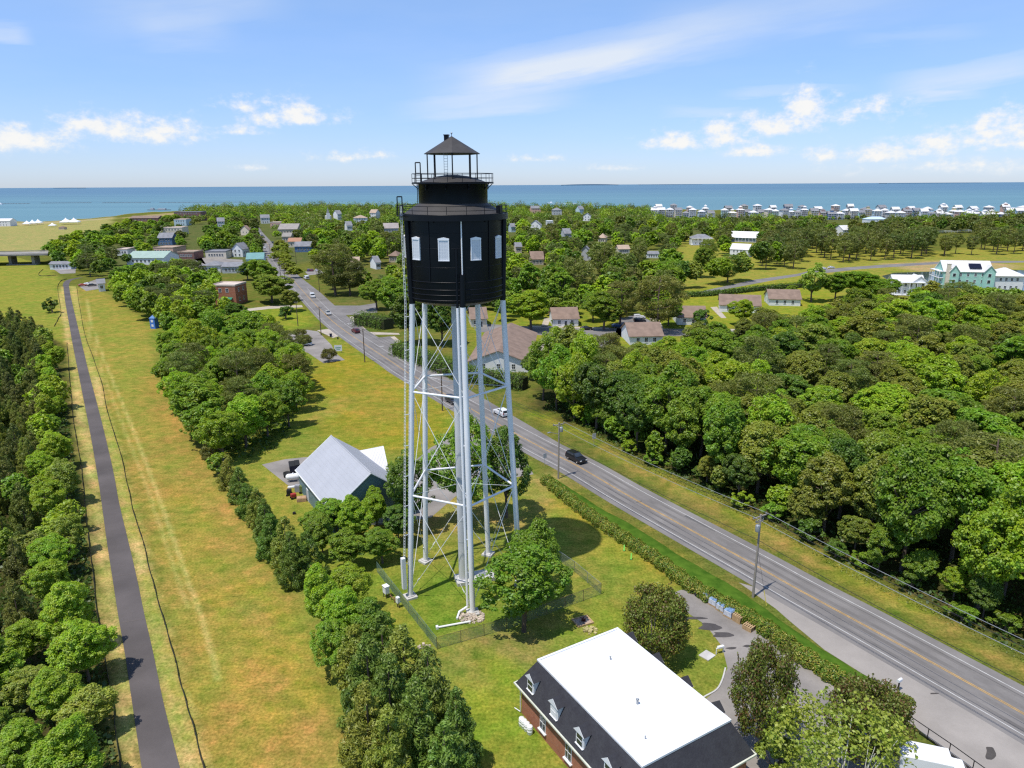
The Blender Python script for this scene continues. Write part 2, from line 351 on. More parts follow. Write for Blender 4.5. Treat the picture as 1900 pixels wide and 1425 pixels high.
def ribbon_poly(pts, w):                    # px centre line -> world band
    W = [Vector(G(*p)[:2]) for p in pts]; L, Rr = [], []
    for i, p in enumerate(W):
        d = (W[min(i + 1, len(W) - 1)] - W[max(i - 1, 0)]).normalized(); n = Vector((-d.y, d.x)); L.append(tuple(p + n * w / 2)); Rr.append(tuple(p - n * w / 2))
    return L + Rr[::-1]
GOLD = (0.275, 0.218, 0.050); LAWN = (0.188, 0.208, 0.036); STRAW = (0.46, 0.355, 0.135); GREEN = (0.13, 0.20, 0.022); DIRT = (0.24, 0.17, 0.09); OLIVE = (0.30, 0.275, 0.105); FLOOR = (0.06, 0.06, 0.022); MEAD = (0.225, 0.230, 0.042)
TRL = [(117.5, 530), (121, 560), (128, 600), (135, 640), (144, 685), (155, 741), (167, 802), (180.5, 880), (188, 930), (197.5, 1000), (208.5, 1072), (219.5, 1143), (232.5, 1218), (246, 1310), (263, 1425), (273, 1490)]
TRR = [(127.5, 530), (132.5, 556), (143, 600), (152.5, 640), (164.5, 690), (178, 741), (193.5, 802), (210.5, 876), (221, 933), (237, 1000), (253, 1068), (267, 1136), (284, 1210), (303, 1302), (334, 1425), (352, 1490)]
TR = [((a + c) / 2, (b + d) / 2) for (a, b), (c, d) in zip(TRL, TRR)]
FENR = [(142, 532), (148, 572), (156.6, 618), (165.5, 645), (187, 706), (199.6, 766), (222, 837), (237.5, 905), (249, 956), (263.5, 1000), (280, 1068), (301, 1143), (322, 1215), (337, 1277), (355, 1337), (378, 1425), (396, 1490)]
FENL = [(124, 636), (125, 650), (131, 723), (137.7, 791), (149, 855), (155, 905), (162, 981), (171, 1051), (182, 1149), (194, 1224), (206, 1283), (220.6, 1402), (232, 1490)]
paint([(-400, 470), (0, 470), (85, 492), (112, 516), (126, 640), (120, 700), (-700, 760)], MEAD, 2, 2, .1)
paint([(-700, 430), (0, 418), (150, 408), (212, 404), (200, 425), (130, 440), (100, 470), (0, 466), (-700, 490)], OLIVE, 6, 5, .03)
paint([(-700, 419), (0, 413), (60, 412.4), (110, 410.5), (150, 408), (210, 403), (200, 407), (0, 421), (-700, 430)], (0.36, 0.30, 0.16), 6, 3, .03)
paint([(225, 404), (300, 396), (345, 394), (330, 402), (262, 408)], (0.30, 0.24, 0.12), 6, 5, .03)
FIELD = FENR[:-1] + [(400, 1500), (740, 1500), (690, 1425), (640, 1330), (600, 1190), (545, 1090), (480, 985), (430, 900), (385, 850), (350, 790), (310, 720), (285, 660), (285, 610), (220, 560), (190, 540)]
paint(FIELD, GOLD, 2, 1.2, .35)
paint([(142, 532), (156, 618), (190, 720), (240, 790), (300, 700), (285, 610), (220, 560), (190, 540)], MEAD, 10, 6, .08, op=.75)
paint([(165, 560), (260, 720), (330, 860), (420, 980), (395, 1010), (300, 870), (230, 740), (180, 640)], MEAD, 8, 6, .1, op=.35)
for q in ([(330, 880), (420, 1010), (470, 1120), (420, 1150), (360, 1010), (300, 900)], [(450, 1180), (560, 1250), (600, 1380), (520, 1425), (440, 1300)], [(285, 700), (360, 800), (420, 890), (480, 985), (455, 985), (390, 900), (320, 800), (270, 720)], [(400, 1330), (470, 1380), (480, 1470), (410, 1470)]):
    paint(q, (0.315, 0.19, 0.055), 5, 3, .3, op=.6)
for q in ([(350, 900), (430, 1080), (400, 1100), (330, 930)], [(520, 1100), (560, 1180), (600, 1290), (570, 1300), (500, 1150)], [(420, 1100), (520, 1330), (470, 1400), (410, 1200)]):
    paint(q, (0.25, 0.245, 0.03), 5, 4, .3, op=.6)
paint([(285, 600), (330, 650), (300, 640)], GREEN, 3, 2, .2)
for seg, w0, c in (([(160, 555), (172, 610), (192, 665), (215, 720), (240, 780), (262, 835), (290, 910), (318, 990), (345, 1065), (372, 1140), (392, 1210), (405, 1262)], 0.5, (0.44, 0.38, 0.13)), ([(152, 560), (166, 620), (187, 680), (205, 730), (232, 800), (250, 845), (275, 910), (300, 985), (325, 1060), (350, 1130)], 0.4, (0.41, 0.34, 0.11))):
    paint(ribbon_poly(seg, w0), c, 0.35, .14, 1.1, True, .7)
paint([tuple(p) for p in TRL] + [tuple(p) for p in FENL[::-1]] + [(118, 600), (110, 560), (112, 535)], STRAW, .8, .5, .8)
paint([tuple(p) for p in TRR[:-1]] + [(352, 1490)] + [tuple(p) for p in FENR[::-1]], STRAW, .8, .5, .8)
_gl = [((a[0] * .45 + b[0] * .55), (a[1] + b[1]) / 2) for a, b in zip(TRR, FENR[:16])]
for i in range(len(_gl) - 1):
    if i % 5 != 4: paint(ribbon_poly(_gl[i:i + 2], 1.2), (0.20, 0.24, 0.03), 1.0, .7, .8, True, .75)
_gl = [((a[0] * .5 + b[0] * .5), b[1]) for a, b in zip(TRL[3:], FENL[1:])]
for i in range(0, len(_gl) - 1, 2): paint(ribbon_poly(_gl[i:i + 2], 1.0), (0.22, 0.25, 0.04), 1.0, .7, .8, True, .7)
# left wood floor, tower lawn, mid lawns
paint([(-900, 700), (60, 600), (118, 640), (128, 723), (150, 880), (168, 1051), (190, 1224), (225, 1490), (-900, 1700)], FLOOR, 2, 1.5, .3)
paint([(385, 850), (520, 640), (640, 625), (760, 690), (880, 770), (1010, 890), (1285, 1092), (1420, 1170), (1690, 1320), (1500, 1500), (700, 1500), (600, 1190), (480, 985)], LAWN, 2, 1, .3)
paint([(640, 1040), (760, 1050), (900, 1090), (960, 1180), (830, 1240), (740, 1190)], GREEN, 6, 4, .25, op=.65)
paint([(900, 1250), (1060, 1180), (1130, 1140), (1200, 1160), (1000, 1300), (960, 1425), (820, 1425), (770, 1290)], (0.20, 0.255, 0.025), 5, 3, .25, op=.7)
for q, c, o in (([(840, 1180), (890, 1190), (870, 1260), (800, 1250)], DIRT, .35), ([(1030, 900), (1110, 960), (1240, 1040), (1290, 1090), (1230, 1100), (1120, 1020), (1020, 930)], (0.275, 0.24, 0.035), .8), ([(960, 1180), (1010, 1160), (1020, 1190), (980, 1215)], DIRT, .7), ([(740, 960), (830, 920), (960, 950), (1000, 930), (990, 980), (760, 1010)], (0.33, 0.23, 0.08), .6), ([(1000, 890), (1030, 885), (1040, 900), (1010, 910)], (0.36, 0.26, 0.11), .8), ([(640, 1060), (700, 1090), (800, 1200), (760, 1210), (650, 1100)], (0.25, 0.245, 0.035), .6), ([(480, 870), (520, 860), (545, 940), (590, 960), (580, 975), (510, 950)], (0.29, 0.24, 0.045), .8)):
    paint(q, c, 4, 2, .3, op=o)
paint([(560, 700), (640, 640), (760, 700), (860, 790), (820, 830), (700, 840), (610, 800)], (0.235, 0.215, 0.026), 5, 2, .2)
paint([(585, 745), (640, 735), (630, 770), (590, 775)], (0.31, 0.25, 0.07), 4, 3, .3, op=.6)
paint([(655, 690), (740, 715), (770, 770), (700, 800), (640, 770)], (0.27, 0.205, 0.045), 6, 4, .15, op=.5)
paint([(440, 575), (560, 565), (590, 600), (540, 615), (470, 612)], (0.205, 0.235, 0.03), 4, 2, .1)
# beyond: verges, fields, forest floor
paint([(975, 770), (1085, 815), (1200, 885), (1330, 950), (1460, 1010), (1560, 1075), (1700, 1150), (1900, 1250), (2000, 1310), (2000, 1290), (1560, 1040), (1000, 745)], (0.19, 0.20, 0.028), 2, 1, .3)
for q in ([(1120, 825), (1170, 855), (1250, 905), (1180, 880)], [(1250, 900), (1310, 925), (1340, 965), (1260, 930)], [(1390, 970), (1470, 1005), (1520, 1050), (1440, 1020)], [(1600, 1090), (1720, 1150), (1900, 1255), (1900, 1240), (1760, 1165)]):
    paint(q, (0.33, 0.22, 0.07), 2, 1.5, .4, op=.65)
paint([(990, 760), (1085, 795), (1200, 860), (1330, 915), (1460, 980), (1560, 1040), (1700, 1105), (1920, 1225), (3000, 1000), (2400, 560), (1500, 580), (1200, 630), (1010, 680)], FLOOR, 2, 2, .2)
paint([(1250, 430), (1500, 430), (1700, 470), (1900, 450), (2200, 470), (2400, 560), (1500, 580), (1250, 560)], (0.245, 0.235, 0.045), 8, 4, .05)
paint([(1230, 560), (1300, 535), (1500, 520), (1560, 545), (1480, 610), (1240, 610)], (0.225, 0.24, 0.03), 6, 3, .08)
paint([(1440, 400), (1620, 398), (1680, 420), (1560, 424), (1440, 418)], (0.36, 0.28, 0.12), 8, 6, .03)
paint([(1640, 490), (1720, 484), (1800, 483), (1900, 495), (1840, 504), (1700, 505)], (0.36, 0.27, 0.13), 6, 4, .06)
paint([(860, 560), (1000, 560), (1250, 590), (1350, 600), (1330, 630), (1000, 680), (880, 690)], (0.20, 0.215, 0.03), 5, 2, .1)
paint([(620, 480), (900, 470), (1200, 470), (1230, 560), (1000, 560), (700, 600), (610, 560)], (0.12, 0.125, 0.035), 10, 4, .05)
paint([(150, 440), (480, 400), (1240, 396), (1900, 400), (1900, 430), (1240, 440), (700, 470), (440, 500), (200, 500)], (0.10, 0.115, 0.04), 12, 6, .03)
shl = np.exp(np.interp(AA, sa, sr)) * (1 + 0.012 * np.sin(AA * 90) + 0.006 * np.sin(AA * 230))
dz = np.clip((RR - shl) / 14, 0, 1); gz = -3.2 * dz * dz * (3 - 2 * dz)
k = np.clip((RR - shl + 16) / 10, 0, 1)[:, None] * np.clip((0.25 - np.abs(AA + 0.0)) * 0 + 1, 0, 1)[:, None]
C[:] = C * (1 - k) + np.array((0.40, 0.34, 0.22)) * k
na, nr = len(angs), len(rad)
ii = (np.arange(nr - 1)[:, None] * na + np.arange(na - 1)[None, :]).ravel()
F = np.stack([ii, ii + 1, ii + na + 1, ii + na], 1)[:, ::-1]
keep = (gz[F] > -3.1).any(1); F = F[keep]
me = bpy.data.meshes.new('ground'); me.vertices.add(len(gx)); me.vertices.foreach_set('co', np.stack([gx, gy, gz], 1).ravel())
me.loops.add(F.size); me.loops.foreach_set('vertex_index', F.ravel().astype(np.int32)); me.polygons.add(len(F))
me.polygons.foreach_set('loop_start', np.arange(0, F.size, 4, dtype=np.int32)); me.polygons.foreach_set('use_smooth', np.ones(len(F), bool))
at = me.color_attributes.new('cover', 'FLOAT_COLOR', 'POINT'); at.data.foreach_set('color', np.concatenate([C, np.ones((len(C), 1))], 1).ravel())
me.update(); me.validate()
mt, t, out = nt('ground_cover'); p = N(t, 'ShaderNodeBsdfPrincipled'); p.inputs['Roughness'].default_value = 1; p.inputs['Specular IOR Level'].default_value = 0.0
vc = N(t, 'ShaderNodeVertexColor'); vc.layer_name = 'cover'; tc = N(t, 'ShaderNodeTexCoord').outputs['Object']
n1 = noise(t, tc, 0.055, 5, .6); n2 = noise(t, tc, 0.42, 5, .65); n3 = noise(t, tc, 3.2, 4, .7); n4 = noise(t, tc, 0.16, 4, .6)
mp = N(t, 'ShaderNodeMapping'); mp.inputs['Rotation'].default_value = (0, 0, R(25)); mp.inputs['Scale'].default_value = (0.25, 1.4, 1); t.links.new(tc, mp.inputs[0])
n5 = noise(t, mp.outputs[0], 1.1, 4, .65)
c = mixc(t, 1.0, vc.outputs[0], ramp(t, n1, [(0.3, (0.84, 0.93, 0.9)), (0.7, (1.16, 1.06, 1.06))]), 'MULTIPLY')
c = mixc(t, 1.0, c, ramp(t, n4, [(0.3, (1.20, 0.98, 1.1)), (0.68, (0.78, 0.98, 0.78))]), 'MULTIPLY')
n6 = noise(t, tc, 0.75, 4, .7); c = mixc(t, 1.0, c, ramp(t, n6, [(0.32, (0.76, 0.90, 0.72)), (0.5, (1, 1, 1)), (0.68, (1.22, 1.06, 1.15))]), 'MULTIPLY')
c = mixc(t, 1.0, c, ramp(t, n2, [(0.3, (0.66, 0.78, 0.68)), (0.7, (1.30, 1.20, 1.26))]), 'MULTIPLY')
c = mixc(t, 1.0, c, ramp(t, n3, [(0.28, (0.50, 0.56, 0.46)), (0.72, (1.50, 1.44, 1.54))]), 'MULTIPLY')
c = mixc(t, 0.7, c, ramp(t, n5, [(0.3, (0.80, 0.84, 0.78)), (0.7, (1.22, 1.16, 1.2))]), 'MULTIPLY')
n7 = noise(t, tc, 1.7, 3, .75); c = mixc(t, math_(t, 'MULTIPLY', sstep_(t, n7, .60, .72), .55), c, mixc(t, 1.0, c, (1.7, 1.55, 1.9), 'MULTIPLY'))
c = mixc(t, math_(t, 'MULTIPLY', sstep_(t, n7, .40, .30), .5), c, mixc(t, 1.0, c, (.55, .72, .5), 'MULTIPLY'))
t.links.new(c, p.inputs['Base Color'])
bp = N(t, 'ShaderNodeBump'); bp.inputs['Strength'].default_value = 0.6; bp.inputs['Distance'].default_value = 0.12
t.links.new(n3, bp.inputs['Height']); t.links.new(bp.outputs[0], p.inputs['Normal']); t.links.new(p.outputs[0], out.inputs[0])
me.materials.append(mt); go = bpy.data.objects.new('ground', me); col.objects.link(go); tag(go, 'grassy lawns, golden dry field, straw strips and wood floor', kind='structure')
# ------------------------------------------------------------------ sea
b = MB(); ys = [-300, 600, 900, 1200, 1600, 2400, 4000, 7000, 12000, 19000, 25000]
for y0, y1 in zip(ys[:-1], ys[1:]):
    w0, w1 = 900 + y0 * 1.2, 900 + y1 * 1.2
    b.add([(-max(w0, 900), y0, -0.9), (max(w0, 900), y0, -0.9), (w1, y1, -0.9), (-w1, y1, -0.9)], [(0, 1, 2, 3)])
mt, t, out = nt('sea_water'); p = N(t, 'ShaderNodeBsdfPrincipled'); tc = N(t, 'ShaderNodeTexCoord').outputs['Object']
mp = N(t, 'ShaderNodeMapping'); mp.inputs['Scale'].default_value = (0.12, 1.0, 1); mp.inputs['Rotation'].default_value = (0, 0, R(-4)); t.links.new(tc, mp.inputs[0])
nb = noise(t, mp.outputs[0], 0.0022, 5, .62); nw = noise(t, mp.outputs[0], 0.05, 4, .6)
sx = N(t, 'ShaderNodeSeparateXYZ'); t.links.new(tc, sx.inputs[0])
far = N(t, 'ShaderNodeMapRange'); far.interpolation_type = 'SMOOTHSTEP'; far.inputs[1].default_value = 1000; far.inputs[2].default_value = 6500; t.links.new(sx.outputs[1], far.inputs[0])
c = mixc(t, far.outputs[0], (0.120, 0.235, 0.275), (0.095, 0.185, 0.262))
c = mixc(t, 0.8, c, ramp(t, nb, [(0.32, (0.84, 0.86, 0.9)), (0.68, (1.14, 1.12, 1.08))]), 'MULTIPLY')
t.links.new(c, p.inputs['Base Color']); p.inputs['Roughness'].default_value = 0.55; p.inputs['Specular IOR Level'].default_value = 0.12
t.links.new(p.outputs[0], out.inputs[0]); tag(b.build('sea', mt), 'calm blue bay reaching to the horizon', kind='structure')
# low far shore on the horizon
b = MB()
for (x0, x1, hh) in ((1040, 1140, 26), (130, 172, 14), (1180, 1290, 9), (1620, 1790, 12)):
    n = 14; a0, a1 = ray(x0, 340)[0], ray(x1, 340)[0]; yy = 18000
    top = [(yy * (a0 + (a1 - a0) * i / n) , hh * (0.25 + 0.75 * math.sin(math.pi * min(max(i / n, .04), .96)) ** .5)) for i in range(n + 1)]
    for (xa, za), (xb, zb) in zip(top[:-1], top[1:]):
        b.add([(xa, yy, -1), (xb, yy, -1), (xb, yy, zb), (xa, yy, za), (xa, yy + 400, -1), (xb, yy + 400, -1), (xb, yy + 400, zb), (xa, yy + 400, za)], [(0, 1, 2, 3), (3, 2, 6, 7), (5, 4, 7, 6)])
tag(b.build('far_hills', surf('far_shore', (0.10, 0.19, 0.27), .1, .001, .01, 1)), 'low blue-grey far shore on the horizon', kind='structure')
# ------------------------------------------------------------------ paved things
def world_line(pts, n=6):                    # Catmull-Rom through ground points
    W = [Vector(G(*p)[:2]) if not isinstance(p, Vector) else p for p in pts]; o = []
    for i in range(len(W) - 1):
        a, b_, c_, d = W[max(i - 1, 0)], W[i], W[i + 1], W[min(i + 2, len(W) - 1)]
        for k in range(n):
            u = k / n; o.append(0.5 * ((2 * b_) + (c_ - a) * u + (2 * a - 5 * b_ + 4 * c_ - d) * u * u + (3 * b_ - a - 3 * c_ + d) * u ** 3))
    return o + [W[-1]]
def band(W, l, r, z, mb, mi=0):              # strip from offset l to r (left positive)
    n = len(W); v = []
    for i, p in enumerate(W):
        d = (W[min(i + 1, n - 1)] - W[max(i - 1, 0)]).normalized(); q = Vector((-d.y, d.x))
        L = l(i / n) if callable(l) else l; Rr = r(i / n) if callable(r) else r
        a = p + q * L; c_ = p + q * Rr; v += [(a.x, a.y, z), (c_.x, c_.y, z)]
    mb.add(v, [(2 * i, 2 * i + 1, 2 * i + 3, 2 * i + 2) for i in range(n - 1)], mi)
def two_edges(L, Rr, z, mb, n=6):
    A, B = world_line(L, n), world_line(Rr, n); v = []
    for a, c_ in zip(A, B): v += [(a.x, a.y, z), (c_.x, c_.y, z)]
    mb.add(v, [(2 * i + 1, 2 * i, 2 * i + 2, 2 * i + 3) for i in range(len(A) - 1)])
m_trail = surf('trail_asphalt', (0.092, 0.080, 0.076), 0.2, 0.12, 5, 0.9, bump=0.1, c2=(0.125, 0.108, 0.103))
b = MB(); two_edges(TRL, TRR, 0.02, b)
b2 = MB(); band(world_line([(122, 531), (124, 524), (131, 519), (150, 515)], 5), 1.5, -1.5, 0.016, b)
tag(b.build('path', m_trail), 'dark asphalt trail running up the left of the golden field', kind='structure')
b = MB()
for (x0, x1, y) in ((167, 209, 876), (205, 251, 1070), (222, 270, 1155)): b.tube(G(x0 + 3, y, .026), G(x1 - 3, y - 6, .026), .03, .03, 4)
tag(b.build('path_joint', surf('pale_crack', (0.2, 0.17, 0.15), .2, 2, 5, .9)), 'thin cross joints in the trail', kind='structure')
YC = [(473.7, 421), (480, 432), (495.6, 451), (510.7, 477), (534, 508), (564.6, 543), (604, 584), (632, 608), (680, 641), (730.6, 674), (756, 691), (860, 751), (988.4, 822), (1073.7, 866), (1159, 916), (1244, 963), (1329.4, 1009.7), (1403, 1050), (1485.7, 1096.5), (1616, 1167), (1794, 1265.6), (1900, 1325), (2100, 1440), (2300, 1560)]
RW = world_line(YC, 5); NR = len(RW)
def rw(u): return 4.4
iJ = next(i for i, p in enumerate(RW) if p.y < G(556, 534).y) / NR; iK = next(i for i, p in enumerate(RW) if p.y < G(850, 745).y) / NR
def eRight(u): return 4.5                    # left of the walk from far to near is the photo's right side
def lane(u):                                 # the extra turning lane by the junctions, photo right
    if u < iJ - .04 or u > iK + .05: return 4.5
    return 4.5 + 3.0 * min(1, max(0, (u - iJ + .04) / .05), 1) * min(1, max(0, (iK + .05 - u) / .07))
b = MB(); band(RW, lane, lambda u: -4.5 if u > iJ else -6.5, 0.02, b)
road = b.build('road', m_asph); tag(road, 'straight grey two lane road into the town', kind='structure')
m_wl = surf('white_marking', (0.47, 0.46, 0.44), .2, 1, 6, .7); m_yl = surf('yellow_marking', (0.50, 0.30, 0.08), .3, 1, 6, .7)
m_stain = surf('tyre_track', (0.105, 0.10, 0.098), .2, .3, 3, .9)
def rsub(a, c_): return RW[int(a * NR):int(c_ * NR) + 1]
b = MB()
for o_ in (2.45, .95, -.95, -2.45): band(rsub(.35, .999), o_ + .3, o_ - .3, .024, b)
tag(b.build('wheel_track', surf('worn_asphalt', (.165, .152, .143), .25, .15, 3, .85, c2=(.205, .19, .178))), 'slightly darker worn wheel paths on the road', kind='structure')
b = MB(); band(rsub(iJ, .999), 3.25, 3.13, 0.03, b); band(rsub(iJ, .999), -3.13, -3.25, 0.03, b); band(rsub(iJ * .4, iJ), -3.13, -3.25, .03, b)
tag(b.build('road_edge_line', m_wl), 'white edge lines of the road', kind='structure')
b = MB(); band(RW, 0.16, 0.06, 0.03, b); band(RW, -0.06, -0.16, 0.03, b)
tag(b.build('road_centre_line', m_yl), 'double yellow centre line of the road', kind='structure')
b = MB(); band(rsub((iK + 1) / 2 - .05, .999), 2.62, 2.54, 0.03, b)
tag(b.build('road_crack', m_stain), 'dark sealed crack along the far lane', kind='structure')
b = MB()
for (px, py) in ((646, 601), (705, 644), (751, 669)):       # turn arrows in the extra lane
    i = min(range(NR), key=lambda i: abs(RW[i].y - G(px, py).y)); d = (RW[i] - RW[i + 1]).normalized(); q = Vector((-d.y, d.x)); p0 = Vector(G(px, py)[:2])
    P = lambda a, s_: tuple(p0 + d * a + q * s_)
    b.sheet([P(-1.4, .12), P(-1.4, -.12), P(.6, -.12), P(.6, .12)][::-1], .03); b.sheet([P(.4, .13), P(.4, -1.0), P(.9, -1.0), P(.9, .13)], .031); b.sheet([P(.1, -1.0), P(.65, -1.7), P(1.2, -1.0)], .032)
tag(b.build('road_arrow', m_wl), 'white turn arrows in the turning lane', kind='structure')
def pave(name, polys, mat_, z, label):
    b = MB()
    for q in polys:
        P = [tuple(G(*p)[:2]) for p in q]
        if sum(a[0] * c_[1] - c_[0] * a[1] for a, c_ in zip(P, P[1:] + P[:1])) < 0: P = P[::-1]
        b.sheet(P, z)
    return tag(b.build(name, mat_), label, kind='structure')
m_pave = surf('pale_paving', (0.305, 0.275, 0.245), .15, .2, 4, .9, bump=.1); m_lot = surf('lot_asphalt', (0.235, 0.212, 0.19), .25, .15, 3, .9, bump=.1, c2=(.32, .29, .262))
m_walk = surf('sidewalk', (0.42, 0.36, 0.29), .15, .3, 5, .9)
pave('shoulder', [[(1371, 1081), (1440, 1130), (1466, 1153), (1530, 1206), (1600, 1250), (1640, 1272), (1672, 1292), (1688, 1306), (1694, 1322), (1680, 1336), (1700, 1350), (1760, 1400), (1840, 1470), (1900, 1520), (2150, 1530), (1930, 1372), (1825, 1312), (1662, 1222), (1580, 1178), (1498, 1130), (1420, 1095)]], m_pave, .014, 'pale paved pull-off beside the road')
pave('car_park', [[(1236, 1106), (1262, 1095), (1285, 1092), (1310, 1108), (1406, 1168), (1476, 1218), (1553, 1268), (1590, 1300), (1560, 1340), (1700, 1400), (1760, 1470), (1500, 1500), (1330, 1400), (1300, 1340), (1306, 1300), (1330, 1280), (1350, 1240), (1340, 1200), (1310, 1160), (1280, 1140)]], m_lot, .012, 'worn grey car park behind the hedge')
pave('car_park', [[(524, 630), (540, 616), (570, 612), (590, 615), (615, 640), (622, 655), (640, 668), (600, 674), (572, 655), (545, 645)]], m_lot, .012, 'grey car park with island trees by the road')
pave('pavement', [[(588, 613), (612, 610), (635, 622), (618, 627)]], m_walk, .017, 'pale concrete apron of the upper car park')
pave('side_road', [[(612, 567), (668, 567), (700, 562), (700, 580), (660, 584), (630, 585)], [(676, 634), (690, 628), (725, 624), (738, 636), (710, 641), (690, 643)]], m_asph, .017, 'side street joining the road')
pave('pavement', [[(648, 588), (654, 587), (684, 616), (740, 618), (742, 621), (690, 621), (676, 619)], [(724, 625), (732, 624), (744, 634), (738, 636)], [(438, 575), (500, 568), (560, 566), (562, 570), (500, 573), (440, 580)]], m_walk, .019, 'pale pavement strip by the junction')
pave('driveway', [[(486, 862), (530, 852), (570, 848), (590, 860), (566, 905), (540, 905)], ], m_lot, .012, 'grey yard behind the metal roofed hall')
pave('driveway', [[(640, 958), (700, 975), (800, 960), (870, 900), (990, 880), (960, 830), (860, 800), (800, 830), (740, 880)]], m_lot, .010, 'grey drive between the hall and the road')
pave('street', [[(885, 600), (1000, 607), (1420, 612), (1500, 618), (1500, 626), (1400, 622), (1150, 625), (1100, 660), (1000, 700), (985, 690), (1060, 628), (985, 620), (885, 616)], [(1140, 625), (1150, 590), (1185, 583), (1215, 600), (1200, 625)]], m_asph, .012, 'street and bays between the brown roofed cottages')
pave('parking_bay', [[(1008, 627), (1038, 628), (1036, 660), (1002, 660)]], m_asph, .015, 'small bay of parking spaces beside the long cottage block')
pave('bay_line', [[(1010 - .2 * k, 630 + 4.2 * k), (1036, 631 + 4.2 * k), (1036, 631.9 + 4.2 * k), (1010 - .2 * k, 630.9 + 4.2 * k)] for k in range(7)], m_wl, .022, 'white lines between the parking spaces')
pave('pavement', [[(985, 604), (1130, 608), (1130, 611), (985, 607)], [(1006, 625), (1016, 627), (1000, 668), (988, 668)], [(1010, 590), (1022, 590), (1016, 606), (1004, 606)], [(1270, 608), (1420, 612), (1420, 615), (1270, 611)], [(1318, 570), (1330, 569), (1348, 590), (1338, 590)], [(1205, 590), (1222, 590), (1232, 612), (1212, 612)]], m_walk, .018, 'pale garden walk among the cottages')
pave('street', [[(1280, 545), (1340, 532), (1400, 519), (1480, 508), (1500, 503), (1500, 509), (1440, 519), (1350, 536), (1290, 551)], [(1500, 503), (1560, 497), (1640, 491), (1740, 486), (1860, 484), (1900, 484), (1900, 487), (1740, 490), (1600, 499), (1510, 509)]], m_asph, .012, 'narrow street by the far fields')
pave('street', [[(226, 478), (236, 466), (246, 452), (250, 446), (262, 452), (250, 470), (240, 480)], [(274, 440), (285, 430), (304, 414), (312, 412), (304, 424), (290, 438), (280, 446)], [(345, 500), (360, 480), (374, 478), (382, 490), (360, 515), (350, 525)], [(344, 475), (420, 480), (450, 482), (450, 488), (380, 490)]], m_lot, .012, 'grey street in the old town')
pave('car_park', [[(100, 500), (118, 492), (141, 492), (140, 507), (112, 508)], [(145, 530), (180, 518), (190, 535), (160, 540)], [(566, 504), (594, 500), (601, 507), (572, 511)]], m_lot, .013, 'small paved yard by the roadside')
pave('pond', [[(1636, 512), (1660, 506), (1760, 503), (1860, 500), (1990, 505), (2000, 535), (1880, 540), (1740, 534), (1660, 528)], [(1452, 533), (1470, 530), (1482, 534), (1470, 538)]], glass('pond_water', (0.05, 0.07, 0.065)), .016, 'still dark pond behind the mint green house')
m_wet = surf('wet_patch', (0.075, 0.065, 0.058), .2, .5, 4, .35)
def ring(cx, cy, rx_, ry_, n=22, k=.22, seed=0):
    q = random.Random(seed); ph = q.random() * 6
    return [(cx + rx_ * (1 + k * math.sin(3 * a + ph) + k * .6 * math.sin(5 * a)) * math.cos(a), cy + ry_ * (1 + k * math.sin(2 * a + ph)) * math.sin(a)) for a in [2 * math.pi * i / n for i in range(n)]]
pave('wet_patch', [ring(1316, 1163, 19, 8, seed=1), ring(1340, 1178, 18, 6, seed=4), ring(1286, 1147, 22, 3, seed=8), ring(1837, 1398, 9, 15, seed=3), ring(1357, 1203, 10, 2, seed=5), ring(1386, 1199, 7, 2, seed=6), ring(1733, 1287, 8, 1.6, seed=7)], m_wet, .024, 'dark wet patches on the asphalt')
m_berm = surf('lush_bank_grass', (0.062, 0.145, 0.016), .35, .6, 5, 1, bump=.8, spec=0.0, c2=(.095, .17, .02))
HB = [(1008, 893), (1073.7, 947), (1141.9, 995), (1215.8, 1044), (1275.4, 1089), (1340, 1126), (1406.3, 1164), (1476, 1216), (1553.7, 1267), (1620, 1300), (1684, 1326)]
BR_ = [(1026, 884), (1110, 940), (1170, 972), (1256, 1027), (1326, 1068), (1358, 1086), (1410, 1122), (1466, 1163), (1538, 1212), (1628, 1267), (1688, 1308)]
A, B = world_line(HB, 4), world_line(BR_, 4); v = []
for i, (a, c_) in enumerate(zip(A, B)):
    for u, z in ((0, .0), (.12, .42), (.5, .5), (.85, .26), (1, -.02)):
        p = a.lerp(c_, u); v.append((p.x + .08 * math.sin(i * 1.7 + u * 9), p.y + .08 * math.cos(i * 2.3), z if 0 < i < len(A) - 1 else 0))
b = MB(); b.add(v, [(5 * i + j, 5 * i + 5 + j, 5 * i + 6 + j, 5 * i + 1 + j) for i in range(len(A) - 1) for j in range(4)], 0, True)
tag(b.build('grass_bank', m_berm), 'bright green grass bank between hedge and road', kind='structure')
b = MB(); W = world_line([(1672, 1294), (1686, 1303), (1693, 1315), (1690, 1328), (1680, 1334)], 5)
for a, c_ in zip(W[:-1], W[1:]): b.box(((a.x + c_.x) / 2, (a.y + c_.y) / 2, .06), ((c_ - a).length * 1.02, .16, .16), math.atan2(c_.y - a.y, c_.x - a.x))
W = world_line([(1346, 1240), (1340, 1262), (1330, 1280), (1310, 1292), (1296, 1300)], 4) + []
for a, c_ in zip(W[:-1], W[1:]): b.box(((a.x + c_.x) / 2, (a.y + c_.y) / 2, .05), ((c_ - a).length * 1.02, .16, .14), math.atan2(c_.y - a.y, c_.x - a.x))
tag(b.build('kerb', m_conc), 'curved pale kerb stones', kind='structure')
